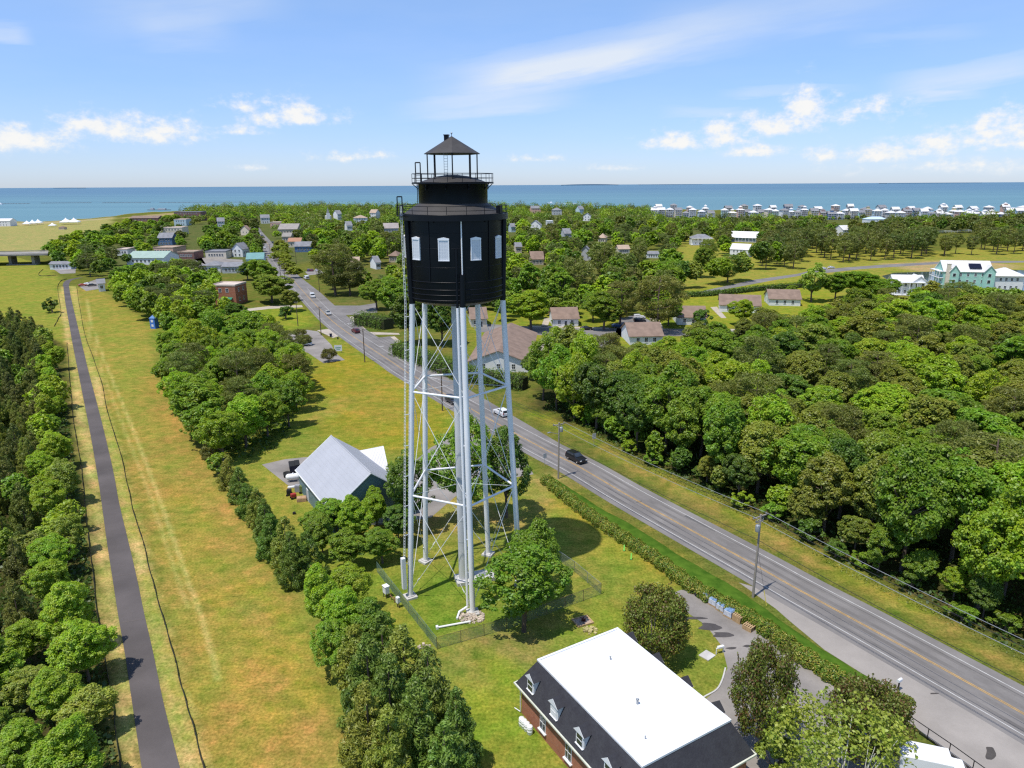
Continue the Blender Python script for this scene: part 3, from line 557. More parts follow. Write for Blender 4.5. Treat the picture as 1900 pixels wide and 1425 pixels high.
# ------------------------------------------------------------------ trees
def leaf_mesh(name, P, Nn, S, asp, mat_, rng):
    n = len(P); Nn = Nn / (np.linalg.norm(Nn, axis=1)[:, None] + 1e-9)
    a = rng.normal(size=(n, 3)); u = np.cross(Nn, a); u /= np.linalg.norm(u, axis=1)[:, None] + 1e-9; v = np.cross(Nn, u)
    S = S[:, None]; U = u * S * 0.5; V = v * S * 0.5 * asp
    bend = Nn * S * 0.12
    co = np.stack([P - U - bend, P - V + bend, P + U - bend, P + V + bend], 1).reshape(-1, 3)
    me = bpy.data.meshes.new(name); me.vertices.add(4 * n); me.vertices.foreach_set('co', co.ravel())
    me.loops.add(4 * n); me.loops.foreach_set('vertex_index', np.arange(4 * n, dtype=np.int32)); me.polygons.add(n)
    me.polygons.foreach_set('loop_start', np.arange(0, 4 * n, 4, dtype=np.int32)); me.update(); me.validate()
    me.materials.append(mat_); return me
def clump_leaves(Cc, rc, per, rng, flat=0.78, ctr=None, up=0.45, jit=0.7, inward=-0.35):
    Ps, Ns = [], []
    for c_, r in zip(Cc, rc):
        k = max(6, int(per * (r / rc.mean()) ** 2)); d = rng.normal(size=(k * 2, 3)); d /= np.linalg.norm(d, axis=1)[:, None]
        o = c_ - ctr; o = o / (np.linalg.norm(o) + 1e-9); d = d[(d @ o) > inward][:k]
        p = c_ + d * (r * rng.uniform(0.62, 1.08, (len(d), 1))) * np.array([1, 1, flat])
        Ps.append(p); Ns.append(d * 0.7 + np.array([0, 0, up]) + rng.normal(size=d.shape) * jit * 0.6)
    return np.concatenate(Ps), np.concatenate(Ns)
MASTERS = {}
def trunk_mb(pts, r0, r1, limbs, n=7):
    mb = MB(); k = len(pts) - 1
    for i in range(k): mb.tube(pts[i], pts[i + 1], r0 + (r1 - r0) * i / k, r0 + (r1 - r0) * (i + 1) / k, n)
    for a, c_, r in limbs:
        m_ = (Vector(a) + Vector(c_)) / 2 + Vector((0, 0, -0.25)); mb.tube(a, m_, r, r * .7, 5); mb.tube(m_, c_, r * .7, r * .3, 5)
    return mb
def broad(seed, Ht=14.0, Rc=5.0, z0=1.5, nc=72, per=120, ls=0.42, sq=1.0, bark=None, lf=None, topo=1.0, trunk=True):
    rng = np.random.default_rng(seed); ctr = np.array([0, 0, (z0 + Ht) / 2]); hc = (Ht - z0) / 2
    # a few big boughs carry the clumps, so the outline is uneven
    nb = 7; bo = rng.normal(size=(nb, 3)); bo[:, 2] = np.abs(bo[:, 2]) * .9 - .35; bo /= np.linalg.norm(bo, axis=1)[:, None]
    d = rng.normal(size=(nc, 3)); d[:, 2] += 0.25; d /= np.linalg.norm(d, axis=1)[:, None]
    bul = 0.66 + 0.50 * np.clip(np.max(d @ bo.T, axis=1), 0, 1) ** 4
    r = np.where(rng.uniform(0, 1, nc) < .8, rng.uniform(0.80, 1.0, nc), rng.uniform(.35, .8, nc)) * bul
    w = np.where(d[:, 2] < 0, 1.0, 1.0 - 0.22 * d[:, 2] * topo)
    Cc = np.stack([d[:, 0] * r * Rc * .82 * w, d[:, 1] * r * Rc * .82 * w * sq, ctr[2] + d[:, 2] * r * hc * .84], 1)
    rc = Rc * rng.uniform(0.10, 0.20, nc) * (135 / max(nc, 60)) ** .25
    P, Nn = clump_leaves(Cc, rc, per, rng, ctr=ctr, up=.85, jit=.6)
    me = leaf_mesh('crown', P, Nn, rng.uniform(.7, 1.35, len(P)) * ls, .62, lf or m_leaf, rng)
    kn = rng.normal(size=(5, 2)) * .25; pts = [(0, 0, -.2), (kn[0, 0] * .3, kn[0, 1] * .3, Ht * .2), (kn[1, 0], kn[1, 1], Ht * .45), (kn[2, 0], kn[2, 1], Ht * .75)]
    lim = [(pts[1 + (i % 2)], tuple(Cc[i * 5 % nc]), .11 * Rc / 5) for i in range(9)]
    tm = trunk_mb(pts, .045 * Rc + .06, .05, lim).build('trunk', bark or m_bark); tme = tm.data; bpy.data.objects.remove(tm)
    return me, tme
def pine(seed, Ht=16.0, Rc=4.2, z0=3.2, nc=58, per=105, ls=0.55):
    rng = np.random.default_rng(seed); Cc = []
    for i in range(nc):
        u = rng.uniform(0, 1) ** .8; z = z0 + (Ht - z0 - .8) * u
        env = Rc * (math.sin(math.pi * min(1, .22 + .78 * (1 - u) * .95)) ** .7) * (1.0 if u < .6 else 1 - .75 * (u - .6))
        a = rng.uniform(0, 6.28); q = env * rng.uniform(.35, 1) ** .5 * rng.uniform(.8, 1.12); Cc.append((q * math.cos(a), q * math.sin(a), z))
    Cc = np.array(Cc); rc = Rc * rng.uniform(.18, .32, nc)
    P, Nn = clump_leaves(Cc, rc, per, rng, flat=.6, ctr=np.array([0, 0, (z0 + Ht) / 2 - 2]), up=.2, jit=1.3, inward=-.5)
    me = leaf_mesh('crown', P, Nn, rng.uniform(.7, 1.3, len(P)) * ls, .30, m_needle, rng)
    pts = [(0, 0, -.2), (.1, .05, Ht * .3), (.25, -.1, Ht * .6), (.1, .1, Ht * .93)]
    lim = [((.2, 0, c_[2] - .8), tuple(c_), .06) for c_ in Cc[:14]]
    tm = trunk_mb(pts, .27, .06, lim).build('trunk', m_barkp); tme = tm.data; bpy.data.objects.remove(tm)
    return me, tme
def conic(seed, Ht=7.0, Rc=2.5, z0=0.3, nc=62, per=95, ls=0.34):
    rng = np.random.default_rng(seed); Cc = []; rc = []
    for i in range(nc):
        u = rng.uniform(0, 1) ** 1.15; z = z0 + (Ht - z0 - .3) * u; env = Rc * (1 - u) ** .75 * (.75 + .25 * min(1, u * 6)) + .12
        a = rng.uniform(0, 6.28); q = env * rng.uniform(.55, 1.05) * .85; Cc.append((q * math.cos(a), q * math.sin(a), z)); rc.append((.16 + .12 * rng.uniform()) * Rc * (1 - .55 * u))
    Cc = np.array(Cc); rc = np.array(rc)
    P, Nn = clump_leaves(Cc, rc, per, rng, flat=1.05, ctr=np.array([0, 0, Ht * .25]), up=.35, jit=1.2)
    me = leaf_mesh('crown', P, Nn, rng.uniform(.7, 1.3, len(P)) * ls, .34, m_needle, rng)
    tm = trunk_mb([(0, 0, -.2), (0, 0, Ht * .5), (0, 0, Ht * .9)], .12, .03, []).build('trunk', m_barkp); tme = tm.data; bpy.data.objects.remove(tm)
    return me, tme
def vase(seed, Ht=6.5, Rc=2.9, nc=52, per=105, ls=0.20, spiky=True, lf=None, bark=None, nst=7, th=1.0):
    rng = np.random.default_rng(seed); Cc = []; st = []
    for i in range(nst):
        a = 6.28 * i / nst + rng.uniform(-.3, .3); q = Rc * rng.uniform(.35, .7); st.append((q * math.cos(a), q * math.sin(a), Ht * rng.uniform(.62, .85)))
    for i in range(nc):
        a = rng.uniform(0, 6.28); u = rng.uniform(0, 1); q = Rc * (.35 + .62 * math.sin(math.pi * min(1, .25 + .6 * u))) * math.sqrt(rng.uniform(.12, 1)) * .95
        Cc.append((q * math.cos(a), q * math.sin(a), Ht * (.30 + .60 * u)))
    Cc = np.array(Cc); rc = Rc * rng.uniform(.15, .27, nc)
    P, Nn = clump_leaves(Cc, rc, per, rng, flat=1.0, ctr=np.array([0, 0, Ht * .45]), up=.3, jit=1.1)
    if spiky:                                 # upright shoots standing out of the crown
        for i in range(46):
            c_ = Cc[rng.integers(nc)]; n_ = 16; hh = rng.uniform(.5, 1.15)
            if c_[2] < Ht * .5: continue
            k = rng.uniform(0, 1, n_)[:, None]; lean = np.array([c_[0], c_[1], 0]) * .1
            P = np.concatenate([P, c_ + np.array([0, 0, .3]) + k * (np.array([0, 0, hh]) + lean) + rng.normal(size=(n_, 3)) * .07 * (1.3 - k)]); Nn = np.concatenate([Nn, rng.normal(size=(n_, 3))])
    me = leaf_mesh('crown', P, Nn, rng.uniform(.7, 1.35, len(P)) * ls, .6, lf or m_myrtle, rng)
    mb = MB()
    for s_ in st:
        m_ = (s_[0] * .45, s_[1] * .45, s_[2] * .45); mb.tube((s_[0] * .06, s_[1] * .06, -.1), m_, .085 * th, .06 * th, 6); mb.tube(m_, s_, .06 * th, .02 * th, 5)
        for j in range(3):
            e = Cc[rng.integers(nc)]
            if (e[0] - s_[0]) ** 2 + (e[1] - s_[1]) ** 2 < (Rc * .6) ** 2: mb.tube(m_, e, .035 * th, .01, 4)
    tm = mb.build('trunk', bark or m_pole); tme = tm.data; bpy.data.objects.remove(tm)
    return me, tme
def shrub(seed, Ht=2.4, Rc=1.5, nc=26, per=80, ls=0.20):
    return broad(seed, Ht, Rc, 0.1, nc, per, ls, topo=.4)
for i in range(6): MASTERS['broad', i] = (broad(10 + i, nc=230, per=72, ls=.36, sq=rnd.uniform(.85, 1.1)), 14.0, 5.0)
for i in range(5): MASTERS['pine', i] = (pine(30 + i, nc=95, per=125, ls=.44), 16.0, 4.2)
for i in range(4): MASTERS['conic', i] = (conic(50 + i, nc=100, per=110, ls=.26), 7.0, 2.5)
for i in range(4): MASTERS['fbroad', i] = (broad(70 + i, nc=100, per=26, ls=.78), 14.0, 5.0)
for i in range(4): MASTERS['fpine', i] = (pine(80 + i, z0=4.6, nc=60, per=36, ls=.95), 16.0, 4.2)
for i in range(3): MASTERS['shrub', i] = (shrub(90 + i), 2.4, 1.5)
for i in range(4): MASTERS['fine', i] = (broad(95 + i, z0=.7, nc=250, per=92, ls=.27, sq=.9), 14.0, 5.0)
for i in range(3): MASTERS['vase', i] = (vase(100 + i, nc=120, per=125, ls=.18), 6.5, 2.9)
for i in range(3): MASTERS['airy', i] = (broad(120 + i, z0=1.2, nc=190, per=52, ls=.34, sq=1.1), 14.0, 5.0)
MASTERS['pale', 0] = (vase(110, 6.5, 2.9, nc=80, per=62, ls=.18, spiky=False, th=.5, lf=m_leaf, bark=surf('pale_bark', (.55, .52, .46), .15, 2, 6, .8), nst=11), 6.5, 2.9)
BRI = ('bright green', (0.285, 0.4, 0.022)); MID = ('mid green', (0.195, 0.305, 0.022)); DEEP = ('deep green', (0.125, 0.21, 0.024)); OLI = ('olive green', (0.24, 0.275, 0.036))
PIN = ('dark olive', (0.175, 0.2, 0.034)); PIN2 = ('dusky green', (0.135, 0.165, 0.032)); YEL = ('yellow green', (0.29, 0.36, 0.05)); BRN = ('bronze tipped', (0.165, 0.20, 0.03))
EVG = ('dark green', (0.150, 0.225, 0.032)); PLUM = ('dark plum', (0.06, 0.03, 0.028))
KN = {'broad': 'broadleaf_tree', 'pine': 'pine_tree', 'conic': 'young_evergreen', 'fbroad': 'broadleaf_tree', 'fpine': 'pine_tree', 'shrub': 'shrub', 'fine': 'broadleaf_tree', 'vase': 'crape_myrtle', 'pale': 'broadleaf_tree', 'airy': 'broadleaf_tree'}
KL = {'broad': 'broadleaf tree', 'pine': 'pine', 'conic': 'young evergreen', 'fbroad': 'broadleaf tree', 'fpine': 'pine', 'shrub': 'shrub', 'fine': 'broadleaf tree', 'vase': 'crape myrtle', 'pale': 'sapling tree', 'airy': 'broadleaf tree'}
CATS = {'broadleaf_tree': 'tree', 'pine_tree': 'tree', 'young_evergreen': 'tree', 'shrub': 'shrub', 'crape_myrtle': 'tree'}
_cnt = {}; TREES = []
def tree(kind, x, y, h, w, look, label, group=None, var=None, parts=True):
    ks = [k for k in MASTERS if k[0] == kind]
    k = ks[(var if var is not None else rnd.randrange(len(ks))) % len(ks)]; (cm, tm), Hm, Rm = MASTERS[k]
    j = 1 + rnd.uniform(-.10, .10); c = tuple(q * j * (1 + rnd.uniform(-.08, .08)) for q in look[1])
    sx_ = w / 2 / Rm
    TREES.append(dict(kind=kind, x=x, y=y, rz=rnd.uniform(0, 6.28), s=(sx_ * rnd.uniform(.86, 1.16), sx_ * rnd.uniform(.86, 1.16), h / Hm), c=c, cm=cm, tm=tm, label=label, group=group, size=w * h / (x * x + y * y + H * H) * (100 if group is None else 1)))
def plant_trees(most=295):
    """the largest of each kind become trees of their own, the rest one far wood"""
    n = {}; rest = []; same = {}
    for d in sorted(TREES, key=lambda d: -d['size']):
        nm = KN[d['kind']]; n[nm] = n.get(nm, 0) + 1
        if n[nm] <= most: same.setdefault(d['label'], []).append(d)
    for lb, ds in same.items():              # look-alikes of one spot are told apart by where they stand in it
        if 1 < len(ds) <= 9 and len(lb.split()) <= 12:
            ds.sort(key=lambda d: PX(d['x'], d['y'], 5)[0]); k = len(ds)
            od = ['leftmost', 'second from left', 'third from left', 'fourth from left', 'middle one', 'fourth from right', 'third from right', 'second from right', 'rightmost']
            pick = {2: [0, 8], 3: [0, 4, 8], 4: [0, 1, 7, 8], 5: [0, 1, 4, 7, 8], 6: [0, 1, 2, 6, 7, 8], 7: [0, 1, 2, 4, 6, 7, 8], 8: [0, 1, 2, 3, 5, 6, 7, 8], 9: list(range(9))}[k]
            for d, i in zip(ds, pick): d['label'] = lb + ', ' + od[i]
    n = {}
    for d in sorted(TREES, key=lambda d: -d['size']):
        nm = KN[d['kind']]; n[nm] = n.get(nm, 0) + 1
        if n[nm] > most: rest.append(d); continue
        r = empty(nm, (d['x'], d['y'], 0), d['rz'], d['label'], CATS[nm], d['group']); r.scale = d['s']
        o = bpy.data.objects.new('crown', d['cm']); col.objects.link(o); o.parent = r; o.color = (*d['c'], 1)
        q = bpy.data.objects.new('trunk', d['tm']); col.objects.link(q); q.parent = r
    print('TREES', n, 'rest', len(rest)); return rest
def ptree(kind, px, py, hpx, wpx, look, label, group=None, var=None):
    """one tree by its foot, height and width in the photograph"""
    p = G(px, py); s = M(px, py); D = p.to_2d().length
    h = hpx / s / math.cos(math.atan(H / D)) ; return tree(kind, p.x, p.y, h, wpx / s, look, label, group, var)
KEEP = []            # (x0, y0, x1, y1, foot): photo boxes that must stay in view
FOOT = []            # ground discs and boxes nothing grows on
def inpoly(x, y, P):
    c = False
    for i in range(len(P)):
        a, b_ = P[i], P[i - 1]
        if (a[1] > y) != (b_[1] > y) and x < (b_[0] - a[0]) * (y - a[1]) / (b_[1] - a[1]) + a[0]: c = not c
    return c
def blocked(x, y, h, r):
    px, py = PX(x, y, 0)
    tx, ty = PX(x, y, h); hw = r * FPX / (y * CP + H * SP)
    for (x0, y0, x1, y1, f) in KEEP:
        if py > f - 1 and px + hw * .85 > x0 and px - hw * .85 < x1 and ty < y1 and py > y0: return True
    return any((x - a) ** 2 + (y - b_) ** 2 < (q + r * .45) ** 2 for a, b_, q in FOOT)
def zone(poly, gap, kinds, hr, marks, group, ratio=.66, tries=6000, cap=400, skip=None, seed=1, keep=True, phrase='{look} {kind} {where}'):
    """scatter trees in a ground polygon; marks = [(px, py, phrase)] name the nearest landmark"""
    q = random.Random(seed); P = [tuple(G(*p)[:2]) for p in poly]; xs = [p[0] for p in P]; ys = [p[1] for p in P]; done = []
    tot = sum(k[2] for k in kinds); n = 0
    for _ in range(tries):
        if n >= cap: break
        x = q.uniform(min(xs), max(xs)); y = q.uniform(min(ys), max(ys))
        if not inpoly(x, y, P): continue
        h = q.uniform(*hr); g = gap * (0.75 + .5 * (h - hr[0]) / (hr[1] - hr[0] + 1e-6)) if hr[1] > hr[0] else gap
        if any((x - a) ** 2 + (y - b_) ** 2 < g * g for a, b_ in done): continue
        u = q.uniform(0, tot)
        for kd, lk, wt in kinds:
            u -= wt
            if u <= 0: break
        wid = h * ratio * q.uniform(.85, 1.15) * (.8 if 'pine' in kd else 1.0); wid = max(wid, gap * .92)
        if keep and blocked(x, y, h, wid / 2): continue
        if skip and skip(x, y): continue
        done.append((x, y)); px, py = PX(x, y, h * .6); n += 1
        where = min(marks, key=lambda k_: (k_[0] - px) ** 2 + (2.2 * (k_[1] - py)) ** 2)[2]
        size = 'tall ' if h > hr[0] + .7 * (hr[1] - hr[0]) else 'low ' if h < hr[0] + .25 * (hr[1] - hr[0]) else ''
        tree(kd, x, y, h, wid, lk, phrase.format(look=(size + lk[0]), kind=KL[kd], where=where), group)
    return done
# ------------------------------------------------------------------ the water tower
TX, TY = -6.74, 85.86
R0, R1, ZT, L1, L2 = 7.76, 5.71, 38.5, 27.76, 14.28
face_cam = math.atan2(-TY, -TX)              # direction from the axis to the camera
LEGA = [R(138.1 - 72 * k) for k in range(5)]
tw = empty('water_tower', (TX, TY, 0), 0, 'tall black lighthouse-style water tower on white steel legs', 'water tower')
def rad_at(z): return R0 + (R1 - R0) * z / ZT if z < ZT else R1
def lp(k, z, dr=0.0): r = rad_at(z) + dr; return Vector((r * math.cos(LEGA[k]), r * math.sin(LEGA[k]), z))
b = MB(); b.lathe([(5.2, 38.75), (5.72, 38.9), (5.76, 39.0), (5.76, 48.35), (5.78, 48.72)], 96); b.lathe([(6.3, 48.05), (6.36, 48.05), (6.36, 48.7), (6.3, 48.7), (6.3, 48.05)], 96, smooth=False)
for z in (39.15, 39.75, 40.35, 41.2): b.lathe([(5.76, z), (5.83, z + .03), (5.83, z + .10), (5.76, z + .13)], 96)
for z in (42.9, 45.0, 46.7): b.lathe([(5.76, z), (5.775, z + .01), (5.775, z + .05), (5.76, z + .06)], 96)
b.lathe([(0.01, 37.9), (2.5, 38.05), (4.4, 38.4), (5.2, 38.75)], 64)
for i in range(10):
    a = face_cam + R(18 + 36 * i - 11.5) ; c_, s_ = math.cos(a), math.sin(a); b.box((5.79 * c_, 5.79 * s_, 44.9), (.1, .09, 7.0), a)
b.build('tank', m_black, tw)
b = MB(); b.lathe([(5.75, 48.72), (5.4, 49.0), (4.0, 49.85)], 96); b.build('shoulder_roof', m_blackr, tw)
b = MB(); b.lathe([(4.02, 49.6), (4.02, 52.0), (4.06, 52.02), (4.06, 52.1)], 80); b.build('upper_drum', m_black, tw)
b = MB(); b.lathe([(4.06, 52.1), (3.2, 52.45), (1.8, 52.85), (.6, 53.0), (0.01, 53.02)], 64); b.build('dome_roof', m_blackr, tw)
def gallery(name, r_in, r_out, z, rail, npost, hangers):
    b = MB(); b.lathe([(r_in, z - .09), (r_out, z - .09), (r_out, z), (r_in, z), (r_in, z - .09)], 80, smooth=False)
    for i in range(hangers):
        a = 6.283 * i / hangers + .2; c_, s_ = math.cos(a), math.sin(a)
        b.tube((r_in * c_, r_in * s_, z - .65), (r_out * c_ * .98, r_out * s_ * .98, z - .1), .05, .05, 5); b.box(((r_in + .08) * c_, (r_in + .08) * s_, z - .4), (.1, .08, .7), a)
    g = b.build(name, m_black, tw); b = MB()
    for i in range(npost):
        a = 6.283 * i / npost + .13; b.tube((r_out * math.cos(a) * .985, r_out * math.sin(a) * .985, z - .1), (r_out * math.cos(a) * .985, r_out * math.sin(a) * .985, z + rail), .032, .032, 5)
    for zz in (rail, rail * .52):
        pts = [(r_out * .985 * math.cos(6.2832 * i / 64), r_out * .985 * math.sin(6.2832 * i / 64), z + zz) for i in range(65)]; b.path(pts, .034, 5)
    b.lathe([(r_out * .99, z), (r_out * .993, z), (r_out * .993, z + .1), (r_out * .99, z + .1)], 64)
    b.build('railing', m_black, g); return g
gallery('lower_gallery', 5.78, 6.36, 48.62, 1.0, 18, 12)
gallery('upper_gallery', 4.06, 4.76, 52.1, 1.03, 18, 10)
b = MB(); b.lathe([(3.17, 55.28), (3.22, 55.34), (0.03, 57.25)], 8, smooth=False, ph=face_cam); b.lathe([(3.17, 55.28), (0.02, 55.5)], 8, smooth=False, ph=face_cam)
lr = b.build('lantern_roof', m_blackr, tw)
b = MB(); b.tube((0, 0, 57.15), (0, 0, 57.5), .045, .045, 8); b.lathe([(.02, 57.45), (.09, 57.5), (.11, 57.58), (.09, 57.66), (.02, 57.7)], 12); b.build('finial', m_galv, lr)
pa = face_cam - R(105); b = MB(); b.box((.60 * math.cos(pa), .60 * math.sin(pa), 56.95), (.5, .5, .8), pa); b.box((.60 * math.cos(pa), .60 * math.sin(pa), 57.38), (.6, .6, .1), pa)
lx = -math.sin(face_cam) ; ly = math.cos(face_cam)
o = b.build('vent_box', m_black, lr)
for k in range(8):
    a = face_cam + 6.2832 * k / 8; b = MB(); b.tube((2.86 * math.cos(a), 2.86 * math.sin(a), 52.2), (2.86 * math.cos(a), 2.86 * math.sin(a), 55.4), .075, .075, 6); b.build('post', m_black, tw)
b = MB(); cx_, cy_ = .55 * lx * -1 * -1, .55 * ly
u = Vector((math.sin(face_cam), -math.cos(face_cam), 0)); bc_ = u * .75 * (-1 if u.x > 0 else 1)
for s_ in (-.2, .2): b.tube(bc_ + u * s_ + Vector((0, 0, 52.8)), bc_ + u * s_ + Vector((0, 0, 55.6)), .025, .025, 5)
for i in range(9): b.tube(bc_ - u * .2 + Vector((0, 0, 53 + .3 * i)), bc_ + u * .2 + Vector((0, 0, 53 + .3 * i)), .018, .018, 5)
b.build('ladder', m_galv, tw)
for k in range(5):
    b = MB(); b.tube(lp(k, .35), lp(k, ZT), .35, .33, 16); lg = b.build('leg', m_steel, tw)
    ztop = 42.2 if k == 3 else 48.3
    b = MB(); b.tube(lp(k, ZT) , lp(k, ztop, .22), .345, .33, 16); b.build('upper_leg', m_black, lg)
    b = MB(); a = LEGA[k]; c_ = lp(k, 0); b.box((c_.x, c_.y, .12), (1.5, 1.5, .3), a); b.box((c_.x, c_.y, .32), (.95, .95, .12), a); b.build('footing', m_conc, lg)
for k in range(5):
    j = (k + 1) % 5
    for z in (L1, L2):
        b = MB(); b.tube(lp(k, z), lp(j, z), .14, .14, 8); b.build('strut', m_steel, tw)
    for (za, zb) in ((.9, L2 - .2), (L2 + .2, L1 - .2), (L1 + .2, ZT - .1)):
        for (p_, q_) in ((k, j), (j, k)):
            b = MB(); b.tube(lp(p_, za, -.1), lp(q_, zb, -.1), .036, .036, 5)
            if za < 1: mm = lp(p_, za).lerp(lp(q_, zb), .13); nn = lp(p_, za).lerp(lp(q_, zb), .16); b.tube(mm, nn, .07, .07, 6)
            b.build('brace_rod', m_steel, tw)
for z in (L1, L2):
    for k in range(5):
        b = MB(); b.tube(lp(k, z), (.6 * math.cos(LEGA[k]), .6 * math.sin(LEGA[k]), z + .1), .022, .022, 5); b.build('tie_rod', m_steel, tw)
b = MB(); b.lathe([(.62, .4), (.62, 37.9)], 28); b.lathe([(.75, .3), (.75, .5), (.62, .5)], 28)
rp = b.build('riser_pipe', m_riser, tw)
b = MB()
q = random.Random(4)
for i in range(5):
    a = face_cam + R(-30 + q.uniform(-6, 6)) - .0; z = 6 + i * 3.1
    b = MB(); b.lathe([(.622, z), (.626, z + .02), (.626, z + .06), (.622, z + .08)], 28); b.build('pipe_band', m_galv, rp)
pd = math.atan2(G(945, 1060).y - G(850, 1076).y, G(945, 1060).x - G(850, 1076).x)
b = MB(); q0 = Vector((math.cos(pd), math.sin(pd), 0)); b.box((q0.x * 1.6, q0.y * 1.6, .22), (5.4, 2.5, .5), pd)
pad = b.build('concrete_pad', m_conc, tw); b = MB(); b.box((q0.x * 2.7, q0.y * 2.7, .53), (1.1, .8, .12), pd); b.box((q0.x * 2.7, q0.y * 2.7, .60), (.9, .65, .04), pd); b.build('hatch', m_galv, pad)
# overflow pipe beside the front leg, turning out at the foot
side = Vector((math.sin(face_cam), -math.cos(face_cam), 0)); side = side if side.x < 0 else -side
b = MB(); po = side * .62 + Vector((0, 0, 0)); b.tube(lp(3, .9) + po, lp(3, 38.4) + po, .15, .15, 10); b.tube(lp(3, .95) + po, lp(3, 0) + po * 2.8 + Vector((0, 0, .25)), .15, .15, 10)
b.tube(lp(3, 0) + po * 2.7 + Vector((0, 0, .25)), Vector(G(848, 1150)) - Vector((TX, TY, -.16)), .14, .14, 10)
for z in (4, 10, 16, 22, 28, 34): b.box(lp(3, z) + po * .6, (.5, .12, .1), 0)
op = b.build('overflow_pipe', m_steel, tw)
b = MB(); b.tube(lp(3, 38.4) + po, lp(3, 45, .2) + po, .15, .15, 10); b.build('upper_pipe', m_black, op)
b = MB(); fr = Vector((math.cos(LEGA[3]), math.sin(LEGA[3]), 0)); b.tube(fr * 5.95 + Vector((0, 0, 42.0)), fr * 5.9 + Vector((0, 0, 48.2)), .075, .075, 8); b.build('conduit', m_steel, tw)
# climbing ladder with its rails on the outer side of the left leg
b = MB(); la = LEGA[4]
rd = Vector((math.cos(la), math.sin(la), 0)); tg_ = Vector((-math.sin(la), math.cos(la), 0))
def lad(z): return lp(4, z, .85) if z < ZT else Vector((6.55 * math.cos(la), 6.55 * math.sin(la), z))
lo_, hi_ = 1.4, 49.6
for s_ in (-.22, .22):
    pts = [lad(z) + tg_ * s_ for z in (lo_, 20, ZT, hi_)]; b.path(pts, .03, 5)
for i in range(int((hi_ - lo_) / .4)): z = lo_ + .4 * i; b.tube(lad(z) - tg_ * .22, lad(z) + tg_ * .22, .02, .02, 4)
for z in range(5, 38, 4): b.tube(lad(z), lp(4, z), .04, .04, 5)
lm = b.build('climbing_ladder', m_steel, tw)
b = MB(); b.box(lp(4, 3.7, .95), (.5, .55, 4.4), la); b.build('ladder_guard', m_steel, lm)
def hoop(x, y, z, hh, ang, wd=.62):
    b = MB(); u = Vector((math.cos(ang), math.sin(ang), 0)); c_ = Vector((x, y, z))
    b.path([c_ - u * wd / 2, c_ - u * wd / 2 + Vector((0, 0, hh)), c_ + u * wd / 2 + Vector((0, 0, hh)), c_ + u * wd / 2], .07, 6)
    for i in range(1, 5): b.tube(c_ - u * wd / 2 + Vector((0, 0, i * .28)), c_ + u * wd / 2 + Vector((0, 0, i * .28)), .025, .025, 4)
    b.build('ladder_hoop', m_black, tw)
ax = Vector((-1, 0.079, 0)).normalized()
hoop(ax.x * 6.1 - .1, ax.y * 6.1 - 1.2, 48.5, 2.1, R(35)); hoop(ax.x * 3.85, ax.y * 3.85 - 1.6, 52.1, 2.25, R(4), .55)
b = MB(); pl = rd * 6.4 + Vector((0, 0, 48.55)); b.box(pl, (1.0, 1.2, .08), la)
b.path([pl + rd * .5 - tg_ * .5, pl + rd * .5 - tg_ * .5 + Vector((0, 0, 1)), pl + rd * .5 + tg_ * .5 + Vector((0, 0, 1)), pl + rd * .5 + tg_ * .5], .03, 5); b.build('landing', m_black, tw)
b = MB(); a = face_cam + R(58); b.box((6.1 * math.cos(a), 6.1 * math.sin(a), 49.2), (.5, .6, .85), a); b.build('equipment_box', m_black, tw)
b = MB()
for s_ in (-.16, .16): b.tube((-4.15, -.3 + s_, 49.4), (-4.1, -.3 + s_, 52.0), .025, .025, 4)
for i in range(8): b.tube((-4.13, -.46, 49.6 + .3 * i), (-4.13, -.14, 49.6 + .3 * i), .018, .018, 4)
b.build('drum_ladder', m_black, tw)
def winmat():
    mt, t, out = nt('painted_window'); p = N(t, 'ShaderNodeBsdfPrincipled'); tc = N(t, 'ShaderNodeTexCoord').outputs['Object']
    sx = N(t, 'ShaderNodeSeparateXYZ'); t.links.new(tc, sx.inputs[0])
    k1 = math_(t, 'LESS_THAN', math_(t, 'ABSOLUTE', math_(t, 'SUBTRACT', math_(t, 'FRACT', math_(t, 'ADD', math_(t, 'DIVIDE', sx.outputs[1], .29), .5)), .5)), .10)
    k2 = math_(t, 'LESS_THAN', math_(t, 'ABSOLUTE', math_(t, 'SUBTRACT', math_(t, 'FRACT', math_(t, 'DIVIDE', sx.outputs[2], .37)), .5)), .08)
    t.links.new(mixc(t, math_(t, 'MAXIMUM', k1, k2), (.55, .56, .58), (.64, .64, .65)), p.inputs['Base Color']); p.inputs['Roughness'].default_value = .4
    t.links.new(p.outputs[0], out.inputs[0]); return mt
m_win = winmat()
for i in range(10):
    a = face_cam + R(-11.5 - 0.5 + 36 * i)
    b = MB(); b.box((0, 0, 0), (.10, 1.12, 2.35)); o = b.build('window', m_win, tw); o.location = (5.80 * math.cos(a), 5.80 * math.sin(a), 44.95); o.rotation_euler = (0, 0, a)
    b = MB(); y_ = .62; b.add([(-.06, -y_, 1.02), (-.06, y_, 1.02), (-.06, y_ + .03, 1.22), (-.06, 0, 1.36), (-.06, -y_ - .03, 1.22), (.11, -y_, 1.02), (.11, y_, 1.02), (.11, y_ + .03, 1.22), (.11, 0, 1.36), (.11, -y_ - .03, 1.22)], [(0, 1, 2, 3, 4), (9, 8, 7, 6, 5), (0, 5, 6, 1), (1, 6, 7, 2), (2, 7, 8, 3), (3, 8, 9, 4), (4, 9, 5, 0)])
    for yy in (-.57, .57): b.box((.02, yy, -.05), (.16, .10, 2.2))
    b.box((.03, 0, -1.2), (.18, 1.26, .1)); b.build('frame', m_white, o)
